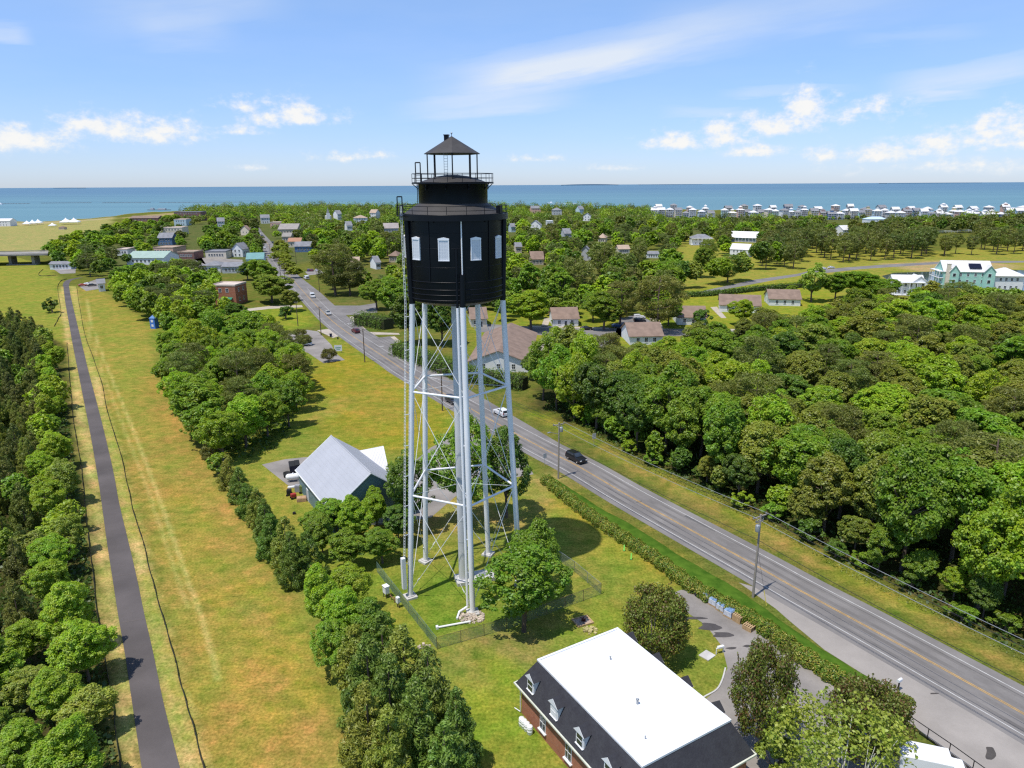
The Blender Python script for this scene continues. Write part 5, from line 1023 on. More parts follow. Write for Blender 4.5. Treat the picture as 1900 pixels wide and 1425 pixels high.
# --- the old town at the end of the trail and along the road
def town(rows):
    for r_ in rows:
        nm, lab, box, h, d, rz, rf, rise, wl, rm, wins = r_[:11]; kk = r_[11] if len(r_) > 11 else {}
        hp(nm, lab, 'house' if 'house' in nm else 'building', box, h, d, R(rz), wall=wl, rm=rm, roof=rf, rise=rise, win=wins, ov=.5, ww=1.2, wh=1.5, **kk)
town([
 ('brick_building', 'square red brick two storey building with green awning', (404, 519, 454, 566), 8.6, 11, -6, 'flat', 0, W_BRICK, R_CREAM, [('F', 2, 2, .2), ('R', 2, 2)]),
 ('long_building', 'long white building with a pale green roof', (250, 469, 322, 491), 4.6, 22, -2, 'gable', 3.6, W_WHITE, R_GREEN, [('F', 7, 1)]),
 ('shop_building', 'low white shop with a grey hipped roof beside the town street', (383, 483, 418, 506), 4.4, 14, 4, 'hip', 2.2, W_WHITE, R_GREY, [('F', 4, 1)]),
 ('shop_building', 'low grey roofed shop between the white shop and the teal roof', (418, 486, 454, 507), 4.0, 13, 4, 'gable', 2.0, W_GREY, R_GREY, [('F', 4, 1)]),
 ('shop_building', 'white walled building under a teal gabled roof', (456, 472, 498, 495), 5, 20, 14, 'gable', 3.2, W_PALE, R_TEAL, [('F', 4, 1), ('R', 3, 1)]),
 ('gabled_house', 'small white house with steep front gables by the teal roofed building', (434, 455, 462, 477), 6, 9, 75, 'gable', 4.2, W_WHITE, R_GREY, [('L', 2, 2), ('F', 3, 1)]),
 ('brick_building', 'row of low brick storefronts on the old town street', (338, 469, 372, 481), 5, 14, -4, 'flat', 0, W_DKRED, R_BROWN, [('F', 5, 1)]),
 ('shop_building', 'low brown roofed store across from the brick storefronts', (292, 457, 337, 471), 4.5, 20, -4, 'flat', 0, W_PINK, R_BROWN, [('F', 6, 1)]),
 ('gabled_house', 'blue house with white front gable on the town street', (298, 438, 328, 455), 6.5, 18, 8, 'gable', 4, W_BLUE, R_GREY, [('F', 4, 2)]),
 ('shop_building', 'cream flat roofed block behind the blue house', (308, 418, 346, 436), 7.5, 20, 5, 'flat', 0, W_CREAM, R_CREAM, [('F', 5, 2)]),
 ('shop_building', 'pale flat roofed block in front of the dark red hotel', (328, 404, 352, 419), 8, 20, 5, 'flat', 0, W_PALE, R_CREAM, [('F', 4, 2)]),
 ('hotel', 'dark red brick hotel rising above the town trees', (330, 386, 380, 410), 13, 24, 3, 'flat', 0, W_DKRED, R_GREY, [('F', 8, 3)]),
 ('warehouse', 'long low brown warehouse near the harbour', (248, 400, 300, 411), 5, 24, 4, 'gable', 3, W_DKRED, R_SHING, [('F', 6, 1)]),
 ('shed', 'long grey white storage shed beside the end of the trail', (99, 485, 138, 500), 3.6, 8, 7, 'gable', 1.2, W_WHITE, R_GREY, [('F', 5, 1)]),
 ('shed', 'small white shed half hidden by trees at the trail bend', (180, 512, 200, 541), 4.2, 7, 30, 'gable', 1.8, W_WHITE, R_GREY, [('F', 1, 1)]),
 ('gabled_house', 'white gabled house near the far end of the road', (482, 398, 503, 415), 8, 14, 20, 'gable', 4, W_WHITE, R_GREY, [('F', 3, 2)]),
 ('shop_building', 'salmon flat roofed store by the far road', (504, 409, 526, 422), 6, 16, 5, 'flat', 0, W_PINK, R_CREAM, [('F', 4, 1)]),
 ('shop_building', 'big grey roofed store along the far road', (520, 415, 560, 436), 6, 34, 6, 'gable', 5, W_TAN, surf('taupe_roof', (.30, .27, .24), .12, .3, 4, .9), [('F', 5, 1)]),
 ('shop_building', 'tan store with low roof next to the grey roofed store', (526, 434, 545, 449), 5, 18, 6, 'gable', 3, W_TAN, surf('taupe_shingle', (.27, .25, .22), .12, .3, 4, .9), [('F', 3, 1)]),
 ('gabled_house', 'cream house with an orange porch roof by the road', (537, 446, 562, 459), 5, 12, 6, 'gable', 2.6, W_CREAM, paintm('orange_roof', (.38, .2, .12)), [('F', 3, 1)]),
 ('gabled_house', 'bright blue house with a grey roof beside the road lawn', (548, 449, 583, 468), 4.6, 13, 8, 'gable', 3.2, W_BLUE, R_GREY, [('F', 4, 1), ('R', 2, 1)]),
 ('town_house', 'low cream house behind the big spreading pine', (648, 486, 670, 499), 4, 11, 10, 'gable', 3, W_CREAM, R_BROWN, [('F', 3, 1)]),
 ('town_house', 'white walled house among the trees left of the tank foot', (688, 487, 706, 500), 4.5, 11, 30, 'gable', 3.4, W_WHITE, R_GREY, [('F', 3, 1)]),
 ('town_house', 'tan house right behind the tank ladder', (724, 474, 746, 487), 4.5, 12, -10, 'hip', 3, W_TAN, R_SHING, [('F', 3, 1)]),
 ('town_house', 'grey roofed house between the spire and the cream roofed house', (638, 416, 656, 428), 6, 13, 25, 'gable', 4.4, W_WHITE, R_GREY, [('F', 3, 1)]),
 ('town_house', 'white house above the town trees between the two streets', (402, 408, 420, 421), 7, 13, 20, 'gable', 4.4, W_WHITE, R_GREY, [('F', 3, 2)]),
 ('town_house', 'brown roofed house left of the far road among bright trees', (448, 424, 466, 437), 6, 13, 60, 'gable', 4.4, W_CREAM, R_SHING, [('L', 2, 1)]),
 ('shop_building', 'long flat roofed store behind the white shop', (388, 468, 428, 480), 5, 16, 4, 'flat', 0, W_CREAM, R_GREY, [('F', 6, 1)]),
 ('shop_building', 'low pale shop left of the pale green roof', (224, 462, 246, 474), 4.5, 14, 6, 'flat', 0, W_WHITE, R_CREAM, [('F', 3, 1)]),
 ('town_house', 'grey roofed house on the right of the tank above bright trees', (1040, 430, 1060, 443), 5, 13, 15, 'gable', 4.4, W_GREY, R_GREY, [('F', 3, 1)]),
 ('town_house', 'tan roofed house below the white flat roofed house', (1108, 440, 1128, 452), 5, 13, -15, 'hip', 3.6, W_CREAM, R_BROWN, [('F', 3, 1)]),
 ('town_house', 'white house with two gables among the far trees behind the spire', (618, 395, 636, 408), 9, 14, 40, 'gable', 5, W_WHITE, R_GREY, [('F', 3, 2), ('R', 2, 2)]),
 ('town_house', 'cream roofed house in the tree belt left of the tank', (655, 401, 684, 414), 7, 16, 15, 'hip', 3.5, W_WHITE, R_BROWN, [('F', 4, 2)]),
 ('town_house', 'pink white house near the shore left of the tank', (687, 394, 705, 406), 9, 14, -20, 'gable', 5, W_WHITE, R_BROWN, [('F', 3, 2), ('L', 2, 2)]),
 ('town_house', 'wide grey roofed house just left of the tank gallery', (710, 418, 742, 434), 6, 18, 10, 'gable', 5, W_GREY, surf('taupe_slate', (.33, .29, .27), .12, .3, 4, .9), [('F', 4, 1)]),
 ('town_house', 'salmon house near the shore right of the tank', (983, 384, 1003, 396), 9, 14, 10, 'gable', 4, W_PINK, R_GREY, [('F', 3, 2)]),
 ('town_house', 'grey hipped house in the shore trees', (1024, 389, 1042, 399), 8, 14, 0, 'hip', 4, W_GREY, R_GREY, [('F', 3, 2)]),
 ('town_house', 'blue grey house in the shore trees beside the dark pines', (1068, 386, 1083, 398), 9, 12, 30, 'gable', 5, W_PALE, R_GREY, [('F', 2, 2)]),
 ('town_house', 'white gabled house below the shore pines', (1083, 398, 1096, 410), 7, 12, 70, 'gable', 4, W_WHITE, R_GREY, [('L', 2, 2)]),
 ('town_house', 'low white flat roofed house in the trees right of the tank', (1013, 409, 1026, 418), 5, 12, 5, 'flat', 0, W_WHITE, R_WHITE, [('F', 3, 1)]),
 ('town_house', 'pale house with grey gable right of the tank among bright trees', (984, 414, 1004, 427), 6, 14, 60, 'gable', 5, W_WHITE, R_GREY, [('L', 2, 2)]),
 ('town_house', 'small grey gabled house peeping out right of the tank gallery', (943, 421, 957, 431), 6, 10, 20, 'gable', 3.4, W_PALE, R_GREY, [('F', 2, 1)]),
 ('town_house', 'brown gabled house in the wood right of the tank', (982, 475, 1008, 492), 4, 12, 5, 'gable', 4.4, W_TAN, R_SHING, [('F', 3, 1)]),
 ('town_house', 'grey house with steep gable among the middle trees', (1079, 466, 1095, 484), 5, 10, 70, 'gable', 5, W_GREY, R_GREY, [('L', 2, 1)]),
 ('town_house', 'cream house half hidden below the tank shoulder', (953, 457, 968, 470), 5, 10, 10, 'gable', 2.8, W_CREAM, R_GREY, [('F', 3, 1)]),
 ('town_house', 'long cream roofed house between the middle pines', (1143, 461, 1166, 471), 3.6, 12, 5, 'gable', 2.5, W_CREAM, R_BROWN, [('F', 4, 1)]),
])
bb = next(o for o in bpy.data.objects if o.get('label', '').startswith('square red brick'))
b = MB(); b.add([(-2, 0, 2.6), (2, 0, 2.6), (2, -1.5, 1.9), (-2, -1.5, 1.9), (-2, -1.5, 1.65), (2, -1.5, 1.65)], [(0, 3, 2, 1), (3, 4, 5, 2)]); b.build('awning', paintm('green_canvas', (.02, .22, .14)), bb).location = (2, -5.55, .9)
b = MB(); p = G(609.5, 408); b2 = empty('church', (p.x, p.y, 0), .3, 'white church steeple standing out of the far trees', 'church')
b.box((0, 0, 5), (5, 5, 10)); b.build('tower', W_WHITE, b2); b = MB(); b.lathe([(3.0, 10), (.03, 19)], 4, smooth=False, ph=math.pi / 4); b.build('spire', R_GREY, b2); KEEP.append((604, 391, 615, 404, 408))
b = MB(); b.box((0, 8, 3), (9, 14, 6)); b.build('nave', W_WHITE, b2)
# --- beach houses along the shore
BG = 'beach houses along the shore'
def beach(px, py, w, st, wl, rm, kind, lab, tower_=False):
    p = G(px, py); h = 3.1 * st + 2.2; r = house('beach_house', lab, 'house', p.x, p.y, R(rnd.uniform(-14, 14)), w, w * .85, h, roof=kind, rise=2.6 if kind == 'hip' else 3.4, ov=.9, wall=wl, rm=rm, win=[('F', 3, st)], porch=('F', 2.6, 3.0, st), group=BG, ww=1.8, wh=1.7)
    if tower_:
        b = MB(); b.box((0, 0, h + 2.6), (4.2, 4.2, 3.2)); b.build('cupola', wl, r); b = MB(); b.lathe([(3.6, h + 4.2), (.03, h + 6.0)], 4, smooth=False, ph=math.pi / 4); b.build('cupola_roof', rm, r)
bcol = [(W_WHITE, 'white'), (W_CREAM, 'cream'), (W_PINK, 'salmon'), (W_PALE, 'pale blue'), (W_WHITE, 'white'), (paintm('yellow_siding', (.66, .55, .30)), 'yellow'), (W_WHITE, 'white'), (W_GREY, 'grey'), (W_MINT, 'mint'), (W_BLUE, 'blue')]
q = random.Random(21); xs_ = []
x = 1214
while x < 1898: xs_.append(x); x += q.uniform(11.5, 17.5) if not 1312 < x < 1324 else 26
used = {}
for row, (dy, n0) in enumerate(((0, 0), (-5, 1))):
    for i, x in enumerate(xs_):
        if row and i % 2: continue
        x = x + (7 if row else 0); wl, cn = bcol[(i * 7 + row * 3 + i // 4) % len(bcol)]; st = q.choice((2, 3, 3)) + row; hip = q.random() < .6; tw_ = q.random() < .3
        y = 404.5 + (x - 1400) * .006 + dy + q.uniform(-2, 2) + (3 if 1640 < x < 1800 and not row and q.random() < .4 else 0)
        at_ = 'beside the shore pines' if x < 1260 else 'near the sand' if x < 1400 else 'by the sandy field' if x < 1560 else 'behind the blue roofed house' if x < 1680 else 'above the big pine belt' if x < 1800 else 'at the row end'
        lab = f"{cn} {st} storey beach house{' with lookout' if tw_ else ''} {'on the water side' if row else 'in front'} {at_}"
        k = used.get(lab, 0); used[lab] = k + 1
        if k: lab = lab.replace('beach house', ('beach house further along' if k == 1 else 'beach house farthest along'))
        beach(x, y, q.uniform(8, 12), st, wl, R_WMETAL if q.random() < .6 else R_GREY, 'hip' if hip else 'gable', lab, tw_)
# --- white tents, fairground and bridge at the left shore
def tent(px, py, w, h, lab, peaks=1):
    p = G(px, py); r = empty('tent', (p.x, p.y, 0), .2, lab, 'tent', 'white tents on the shore meadow'); b = MB()
    for i in range(peaks):
        o = (i - (peaks - 1) / 2) * w * .8; b.lathe([(w * .70, h * .42), (w * .40, h * .56), (w * .16, h * .78), (.05, h)], 4, (o, 0), smooth=False, ph=math.pi / 4)
        b.lathe([(w * .70, h * .30), (w * .70, h * .42)], 4, (o, 0), smooth=False, ph=math.pi / 4)
    b.build('canopy', paintm('tent_canvas', (.85, .85, .85), var=.03), r); b = MB()
    for sx_ in (-1, 1):
        for sy_ in (-1, 1): b.tube((sx_ * w * (.48 + .4 * (peaks - 1)), sy_ * w * .48, 0), (sx_ * w * (.48 + .4 * (peaks - 1)), sy_ * w * .48, h * .42), .12, .12, 5)
    b.build('pole', m_white, r)
tent(131, 416, 13, 9, 'large white tent with two high peaks by the water', 2); tent(51, 418, 9, 6.5, 'white tent, the first of a run of three'); tent(61.5, 417.5, 9, 7.5, 'white tent, the middle of a run of three'); tent(72, 417, 9, 8, 'white tent, the end of a run nearest the lone small tent'); tent(98, 421, 8, 5.5, 'small white tent standing alone on the meadow')
hp('pavilion', 'low open brown pavilion on the shore meadow', 'pavilion', (112, 420, 122, 426), 2.6, 6, 0, keep=False, wall=W_TAN, rm=R_SHING, roof='hip', rise=1.6)
hp('shore_building', 'white waterfront building cut by the photo edge', 'building', (-14, 406, 26, 420), 7, 16, .1, keep=False, wall=W_WHITE, rm=R_WMETAL, rise=3, win=[('F', 6, 2)])
br = empty('bridge', G(40, 492), 0, 'grey concrete flyover bridge crossing the meadow at the left', 'bridge'); o0 = G(40, 492); A, B = G(-160, 476.5, 7.4) - o0, G(88, 471.5, 7.4) - o0
a2, b2 = G(-160, 471, 7.4) - o0, G(90, 466, 7.4) - o0; m_bconc = surf('weathered_concrete', (.27, .25, .22), .2, .3, 4, .9)
b = MB(); zt = 7.4; b.slab([(A.x, A.y, zt), (B.x, B.y, zt), (b2.x, b2.y, zt), (a2.x, a2.y, zt)], .8)
dk = b.build('deck', m_bconc, br); b = MB(); b.tube((A.x, A.y, zt + .5), (B.x, B.y, zt + .5), .25, .25, 4); b.tube((a2.x, a2.y, zt + .5), (b2.x, b2.y, zt + .5), .32, .32, 4); b.build('parapet', m_bconc, dk)
for px in (18, 61, -40):
    c_ = G(px, 491.5) - o0; b = MB(); b.box((c_.x, c_.y + 4, 3.2), (2.0, 7, 6.6), .1); b.build('pier', m_bconc, br)
b = MB(); c_ = G(42, 491.5) - o0; b.box((c_.x, c_.y, .3), (20, 3, .6), 0.05); b.build('base_slab', m_bconc, br); KEEP.append((-20, 464, 88, 488, 492))
pr = empty('pier', G(295, 390), 0, 'dark timber pier with sheds running into the bay', 'pier'); s_ = 1 / M(295, 390)
b = MB(); b.box((0, 0, .8), (42 * s_, 8, .7)); b.build('deck', m_dkpole, pr); b = MB(); b.box((-12 * s_, 0, 3), (6 * s_, 6, 4)); b.box((6 * s_, 0, 2.6), (14 * s_, 6, 3)); b.build('shed', W_GREY, pr)
for (x0, x1, y) in ((-60, 55, 378.5), (76, 170, 377), (190, 280, 376.5), (296, 450, 376)):
    A, B = G(x0, y, -.8), G(x1, y - .8, -.8); b = MB(); k = 40
    for i in range(k):
        p = A.lerp(B, (i + .5) / k); b.box((p.x, p.y, -.6), ((B - A).length / k * 1.05, 7 + 2 * math.sin(i * 2.1), 1.6 + .5 * math.sin(i * 3.7)), .02 * i, 0, .5)
    tag(b.build('breakwater', surf('wet_rock', (.10, .11, .12), .3, .2, 2, .9)), {-60: 'long stone breakwater reaching in from the left edge', 76: 'stone breakwater section before the tents', 190: 'stone breakwater section off the harbour', 296: 'stone breakwater beyond the timber pier'}[x0], 'breakwater', 'stone breakwaters')
# ------------------------------------------------------------------ vehicles
m_tyre = m_rubber; m_lampw = surf('headlamp', (.75, .75, .72), .05, 5, 9, .2); m_lampr = surf('tail_lamp', (.35, .02, .02), .05, 5, 9, .3); m_rim = surf('wheel_rim', (.4, .4, .42), .1, 5, 9, .3, metal=.7)
PROF = {'suv': (4.7, 1.9, [(-2.35, .35), (-2.35, .95), (-2.25, 1.05), (-2.05, 1.68), (.15, 1.72), (.95, 1.12), (2.15, .98), (2.35, .80), (2.35, .35)], (-2.0, .2, 1.12, 1.62)),
        'car': (4.5, 1.8, [(-2.25, .32), (-2.25, .88), (-1.75, .98), (-1.1, 1.42), (.15, 1.44), (.95, .98), (2.05, .82), (2.25, .65), (2.25, .32)], (-1.3, .25, 1.0, 1.36)),
        'van': (5.2, 2.0, [(-2.6, .35), (-2.6, 1.95), (-2.4, 2.05), (1.2, 2.05), (1.95, 1.2), (2.5, 1.05), (2.6, .85), (2.6, .35)], (-.4, 1.3, 1.3, 1.85))}
def car(px, py, kind, c, label, cname='car', name='parked_car', heading=None, group=None, z=.02):
    p = G(px, py); L, W, pr, gl = PROF[kind]
    if heading is None:
        i = min(range(1, NR - 1), key=lambda i: (RW[i] - Vector((p.x, p.y))).length); d = RW[i + 1] - RW[i - 1]; heading = math.atan2(d.y, d.x)
    r = empty(name, (p.x, p.y, z), heading, label, cname, group); mt_ = car.m.get(c)
    if mt_ is None: mt_ = car.m[c] = surf('car_paint', c, .03, .8, 5, .22, spec=.6)
    b = MB(); hw = W / 2; n = len(pr); lo = .95
    wid = [hw * (1 if z_ < 1.15 else .80 if kind != 'van' else .92) for _, z_ in pr]
    v = [(x, -w_, z_) for (x, z_), w_ in zip(pr, wid)] + [(x, w_, z_) for (x, z_), w_ in zip(pr, wid)]
    b.add(v, [tuple(range(n))[::-1], tuple(range(n, 2 * n))] + [(i, (i + 1) % n, n + (i + 1) % n, n + i) for i in range(n)]); b.build('body', mt_, r, .05)
    x0, x1, z0, z1 = gl; b = MB()
    for s_ in (-1, 1): b.add([(x0, s_ * hw * .97, z0), (x1 + .45, s_ * hw * .97, z0), (x1 - .1, s_ * hw * (.86 if kind != 'van' else .95), z1), (x0 + .25, s_ * hw * (.86 if kind != 'van' else .95), z1), (x0, s_ * hw * .9, z0), (x1 + .45, s_ * hw * .9, z0), (x1 - .1, s_ * hw * .78, z1), (x0 + .25, s_ * hw * .78, z1)], [(0, 1, 2, 3), (3, 2, 6, 7), (0, 3, 7, 4), (1, 5, 6, 2)])
    k = [i for i in range(n - 1) if pr[i][1] > pr[i + 1][1] and pr[i][1] > 1.3]; i = k[-1]
    (xa, za), (xb, zb) = pr[i], pr[i + 1]; b.add([(xa + .04, -wid[i] * .9, za - .05 + .02), (xa + .04, wid[i] * .9, za - .05 + .02), (xb + .02, hw * .86, zb + .06), (xb + .02, -hw * .86, zb + .06)], [(0, 3, 2, 1)])
    j = next(i for i in range(n - 1) if pr[i + 1][1] > 1.3 and pr[i][1] < 1.3 or pr[i + 1][1] > 1.6)
    (xa, za), (xb, zb) = pr[j], pr[j + 1]; b.add([(xa - .03, -hw * .84, max(za, 1.1) + .03), (xa - .03, hw * .84, max(za, 1.1) + .03), (xb - .05, wid[j + 1] * .88, zb - .08), (xb - .05, -wid[j + 1] * .88, zb - .08)], [(0, 3, 2, 1)])
    b.build('window', m_glass, r)
    for sx_ in (-1, 1):
        for sy_ in (-1, 1):
            b = MB(); b.tube((sx_ * L * .30, sy_ * (hw - .22), .33), (sx_ * L * .30, sy_ * (hw + .02), .33), .33, .33, 14); wl = b.build('wheel', m_tyre, r)
            b = MB(); b.tube((sx_ * L * .30, sy_ * (hw + .0), .33), (sx_ * L * .30, sy_ * (hw + .035), .33), .2, .18, 10); b.build('rim', m_rim, wl)
    for sy_ in (-1, 1):
        b = MB(); b.box((L / 2 - .02, sy_ * hw * .72, .78 if kind != 'van' else .9), (.1, .38, .16)); b.build('headlight', m_lampw, r)
        b = MB(); b.box((-L / 2 + .01, sy_ * hw * .78, .95), (.1, .26, .28)); b.build('tail_light', m_lampr, r)
    return r
car.m = {}
CARG = 'cars on the road'
car(1069, 855, 'suv', (.012, .012, .014), 'black suv driving in the far lane near the utility pole', 'car', 'car', group=CARG)
NRX = lambda px, py: math.atan2((G(px + 6, py + 4) - G(px, py)).y, (G(px + 6, py + 4) - G(px, py)).x)
ups = R(121)
car(930, 770, 'suv', (.70, .70, .70), 'white suv partly behind the right tower leg', 'car', 'car', ups, CARG)
car(839, 747, 'suv', (.02, .02, .022), 'dark suv seen between the tower legs', 'car', 'car', group=CARG)
car(660, 617, 'suv', (.12, .02, .03), 'maroon car by the junction', 'car', 'car', ups, CARG)
car(609, 584, 'suv', (.45, .44, .42), 'silver suv in front of the white van', 'car', 'car', group=CARG)
car(580, 552, 'van', (.75, .75, .75), 'white delivery van on the road past the junction', 'van', 'van', group=CARG)
car(566, 641, 'car', (.75, .76, .78), 'white car parked in the upper car park', 'car', 'parked_car', R(6), None, .014)
car(569, 518, 'van', (.7, .7, .72), 'white van at the roadside before the lawn', 'van', 'van', ups, None)
PK = 'cars parked along the old town road'
for (px, py, c, lab) in ((516, 465, (.72, .72, .72), 'white car parked on the far road, nearer the blue house'), (511, 457, (.2, .22, .25), 'grey car parked on the far road behind the white one'), (506, 451, (.012, .012, .013), 'dark car on the far road below the street trees'), (491, 461, (.6, .61, .62), 'silver car parked left of the far road by trees'), (483, 434, (.7, .7, .7), 'white car far up the road near the taupe roofs'), (486, 438, (.03, .03, .05), 'dark car far up the road')):
    car(px, py, 'car', c, lab, 'car', 'parked_car', None, PK)
for (px, py, c, lab) in ((573, 503, (.10, .07, .14), 'purple car in the yard below the road lawn'), (579, 503, (.16, .05, .07), 'dark red car in the yard below the road lawn'), (588, 503, (.6, .6, .64), 'silver white car in the yard below the road lawn')):
    car(px, py, 'car', c, lab, 'car', 'parked_car', R(100), PK)
CP_ = 'cars parked by the cottages'
car(1187, 598, 'suv', (.015, .02, .035), 'dark blue suv parked in front of the cottage bay', 'car', 'parked_car', R(4), CP_)
car(1186, 591, 'suv', (.72, .72, .73), 'white suv parked behind the dark blue suv', 'car', 'parked_car', R(4), CP_)
car(1146, 607, 'car', (.05, .10, .22), 'blue car under the tree beside the cottages', 'car', 'parked_car', R(4), CP_)
car(1088, 612, 'car', (.02, .02, .02), 'black car at the kerb by the white cottage', 'car', 'parked_car', R(0), CP_)
for (px, py, c, lab) in ((154, 531, (.45, .08, .04), 'red car among the scrapped vehicles at the trail bend'), (163, 529, (.7, .7, .7), 'white car among the scrapped vehicles at the trail bend'), (171, 531, (.03, .03, .03), 'black car among the scrapped vehicles at the trail bend'), (115, 497, (.5, .05, .04), 'red car by the long storage shed')):
    car(px, py, 'car', c, lab, 'car', 'parked_car', R(rnd.uniform(0, 60)), 'vehicles at the trail bend')
for (px, py, lab) in ((1528, 500, 'white car, nearer one parked under the field pines'), (1542, 498, 'white car parked under the field pines beside the light pole')):
    car(px, py, 'car', (.7, .7, .7), lab, 'car', 'parked_car', R(20), 'cars under the field pines')
for (px, py, c, lab) in ((1827, 535, (.02, .02, .02), 'black car under the mint house porch'), (1848, 537, (.03, .03, .05), 'dark car beside the white garage house')):
    car(px, py, 'suv', c, lab, 'car', 'parked_car', R(80), 'cars at the mint house')
# box truck at the lower right corner
p = G(1735, 1450); hd = math.atan2((G(1790, 1462) - p).y, (G(1790, 1462) - p).x); tk = empty('box_truck', (p.x, p.y, 0.02), hd, 'white box truck parked by the black railing', 'truck')
b = MB(); b.box((-1.2, 0, 1.75), (4.2, 2.2, 2.3)); b.build('cargo_box', m_white, tk, .06)
b = MB(); b.add([(1.0, -.98, .5), (3.3, -.98, .5), (3.3, -.98, 1.2), (2.55, -.92, 1.35), (2.0, -.85, 2.2), (1.0, -.85, 2.25), (1.0, .98, .5), (3.3, .98, .5), (3.3, .98, 1.2), (2.55, .92, 1.35), (2.0, .85, 2.2), (1.0, .85, 2.25)], [(5, 4, 3, 2, 1, 0), (6, 7, 8, 9, 10, 11), (0, 1, 7, 6), (1, 2, 8, 7), (2, 3, 9, 8), (3, 4, 10, 9), (4, 5, 11, 10), (5, 0, 6, 11)]); b.build('cab', m_white, tk, .05)
b = MB(); b.add([(2.53, -.84, 1.42), (2.53, .84, 1.42), (2.06, .78, 2.14), (2.06, -.78, 2.14)], [(0, 1, 2, 3)]); b.box((1.7, -.93, 1.75), (.7, .04, .5)); b.build('window', m_glass, tk)
for x in (-2.3, 2.4):
    for s_ in (-1, 1): b = MB(); b.tube((x, s_ * .75, .42), (x, s_ * 1.02, .42), .42, .42, 14); b.build('wheel', m_tyre, tk)
KEEP.append((1690, 1392, 1790, 1425, 1455))
# ------------------------------------------------------------------ poles and wires
def upole(px, py, h, mat_, label, arms=((-.35, 2.4),), transformer=False, lamp=False, adir=None, name='utility_pole'):
    p = G(px, py); i = min(range(1, NR - 1), key=lambda i: (RW[i] - Vector((p.x, p.y))).length); d = (RW[i + 1] - RW[i - 1]).normalized(); ang = math.atan2(d.x, -d.y) if adir is None else adir
    r = empty(name, (p.x, p.y, 0), ang, label, 'utility pole', 'utility poles along the road'); b = MB(); b.tube((0, 0, -.2), (0, 0, h), .17, .11, 12); b.build('pole', mat_, r); tops = []
    for dz_, w_ in arms:
        b = MB(); b.box((0, .12, h + dz_), (w_, .12, .14)); b.tube((-w_ * .3, .12, h + dz_), (0, .1, h + dz_ - .7), .025, .025, 4); b.tube((w_ * .3, .12, h + dz_), (0, .1, h + dz_ - .7), .025, .025, 4); o = b.build('crossarm', m_pole, r)
        for x in (-w_ * .46, 0, w_ * .46): b = MB(); b.lathe([(.05, h + dz_ + .06), (.08, h + dz_ + .12), (.04, h + dz_ + .2), (.07, h + dz_ + .26), (.02, h + dz_ + .34)], 8, (x, .12)); b.build('insulator', m_galv, o)
    if transformer:
        for k, (x, z) in enumerate(transformer): b = MB(); b.lathe([(.02, z), (.28, z + .04), (.30, z + .1), (.30, z + .85), (.26, z + .95), (.02, z + 1.0)], 14, (x, -.15)); b.tube((x, -.15, z + 1), (x, -.15, z + 1.25), .05, .04, 6); b.build('transformer', m_galv, r)
    if lamp: b = MB(); b.tube((0, 0, h * .8), (-1.9, 0, h * .86), .04, .04, 6); b.box((-2.1, 0, h * .86), (.6, .25, .14)); b.build('lamp_arm', m_galv, r)
    M_ = Matrix.Translation((p.x, p.y, 0)) @ Matrix.Rotation(ang, 4, 'Z'); return r, lambda x, z: M_ @ Vector((x, .12, z))
P1, T1 = upole(1397, 1108, 11.8, m_pole, 'tall grey utility pole with transformers on the near road edge', ((-.35, 2.5), (-1.0, 1.4)), [(-.55, 9.6)])
P2, T2 = upole(1036, 888, 10.8, m_pole, 'brown utility pole with a street lamp at the hedge end', ((-.4, 2.4),), [(.4, 9.0)], True)
P3, T3 = upole(821, 762, 10.5, m_dkpole, 'dark utility pole seen between the left tower legs')
P4, T4 = upole(677, 672, 10.3, m_dkpole, 'dark utility pole at the kerb by the lawn sign')
P5, T5 = upole(596, 622, 10.3, m_dkpole, 'dark utility pole at the upper car park apron')
P6, T6 = upole(553, 605, 9.5, m_dkpole, 'grey lamp pole standing in the roadside lawn', ((-.4, 1.4),))
P7, T7 = upole(521, 517, 10, m_dkpole, 'thin utility pole left of the road by the round trees'); P8, T8 = upole(529, 522, 10, m_dkpole, 'thin utility pole left of the road, nearer the road than its twin')
P9, T9 = upole(502, 478, 10, m_dkpole, 'far utility pole at the teal roofed building')
P10, T10 = upole(550, 490, 9, m_dkpole, 'thin utility pole on the strip right of the far road'); P11, T11 = upole(593, 542, 9, m_dkpole, 'thin utility pole by the side street')
PW, TW = upole(688, 560, 9.5, m_dkpole, 'thin pole above the side street hedge')
WG = 'power lines along the road'
def wire(a, c_, sag, label, r=.02, n=14, mat_=None):
    pts = []
    for i in range(n + 1): u = i / n; q = a.lerp(c_, u); q.z -= sag * 4 * u * (1 - u); pts.append(q)
    b = MB(); b.path(pts, r, 4); o = b.build('power_line', mat_ or m_wire); tag(o, label, 'cable', WG)
e1 = G(2030, 1545); dv = (T1(0, 0) - T2(0, 0)); NX = lambda x, z: T1(x, z) + Vector((dv.x, dv.y, 0)) * .92
for x, nm in ((-1.15, 'outer'), (0.0, 'middle'), (1.15, 'inner')):
    wire(T1(x, 11.7), NX(x, 11.6), .5, f'{nm} power line running from the tall pole to the right edge', .03, mat_=m_alum if x else m_wire)
    wire(T2(x, 10.7), T1(x, 11.7), .5, f'{nm} power line between the hedge end pole and the tall pole', .028, mat_=m_alum if x else m_wire)
    wire(T3(x, 10.4), T2(x, 10.7), .5, f'{nm} power line between the tower leg pole and the hedge end pole', .02); wire(T4(x, 10.2), T3(x, 10.4), .5, f'{nm} power line beyond the tower legs', .02)
    wire(T5(x, 10.2), T4(x, 10.2), .5, f'{nm} power line above the upper car park', .02)
wire(T2(0, 7.6), T1(0, 8.2), .5, 'low thick cable between the hedge end pole and the tall pole', .03); wire(T1(0, 8.2), NX(0, 8.2), .5, 'low thick cable from the tall pole to the right edge', .03)
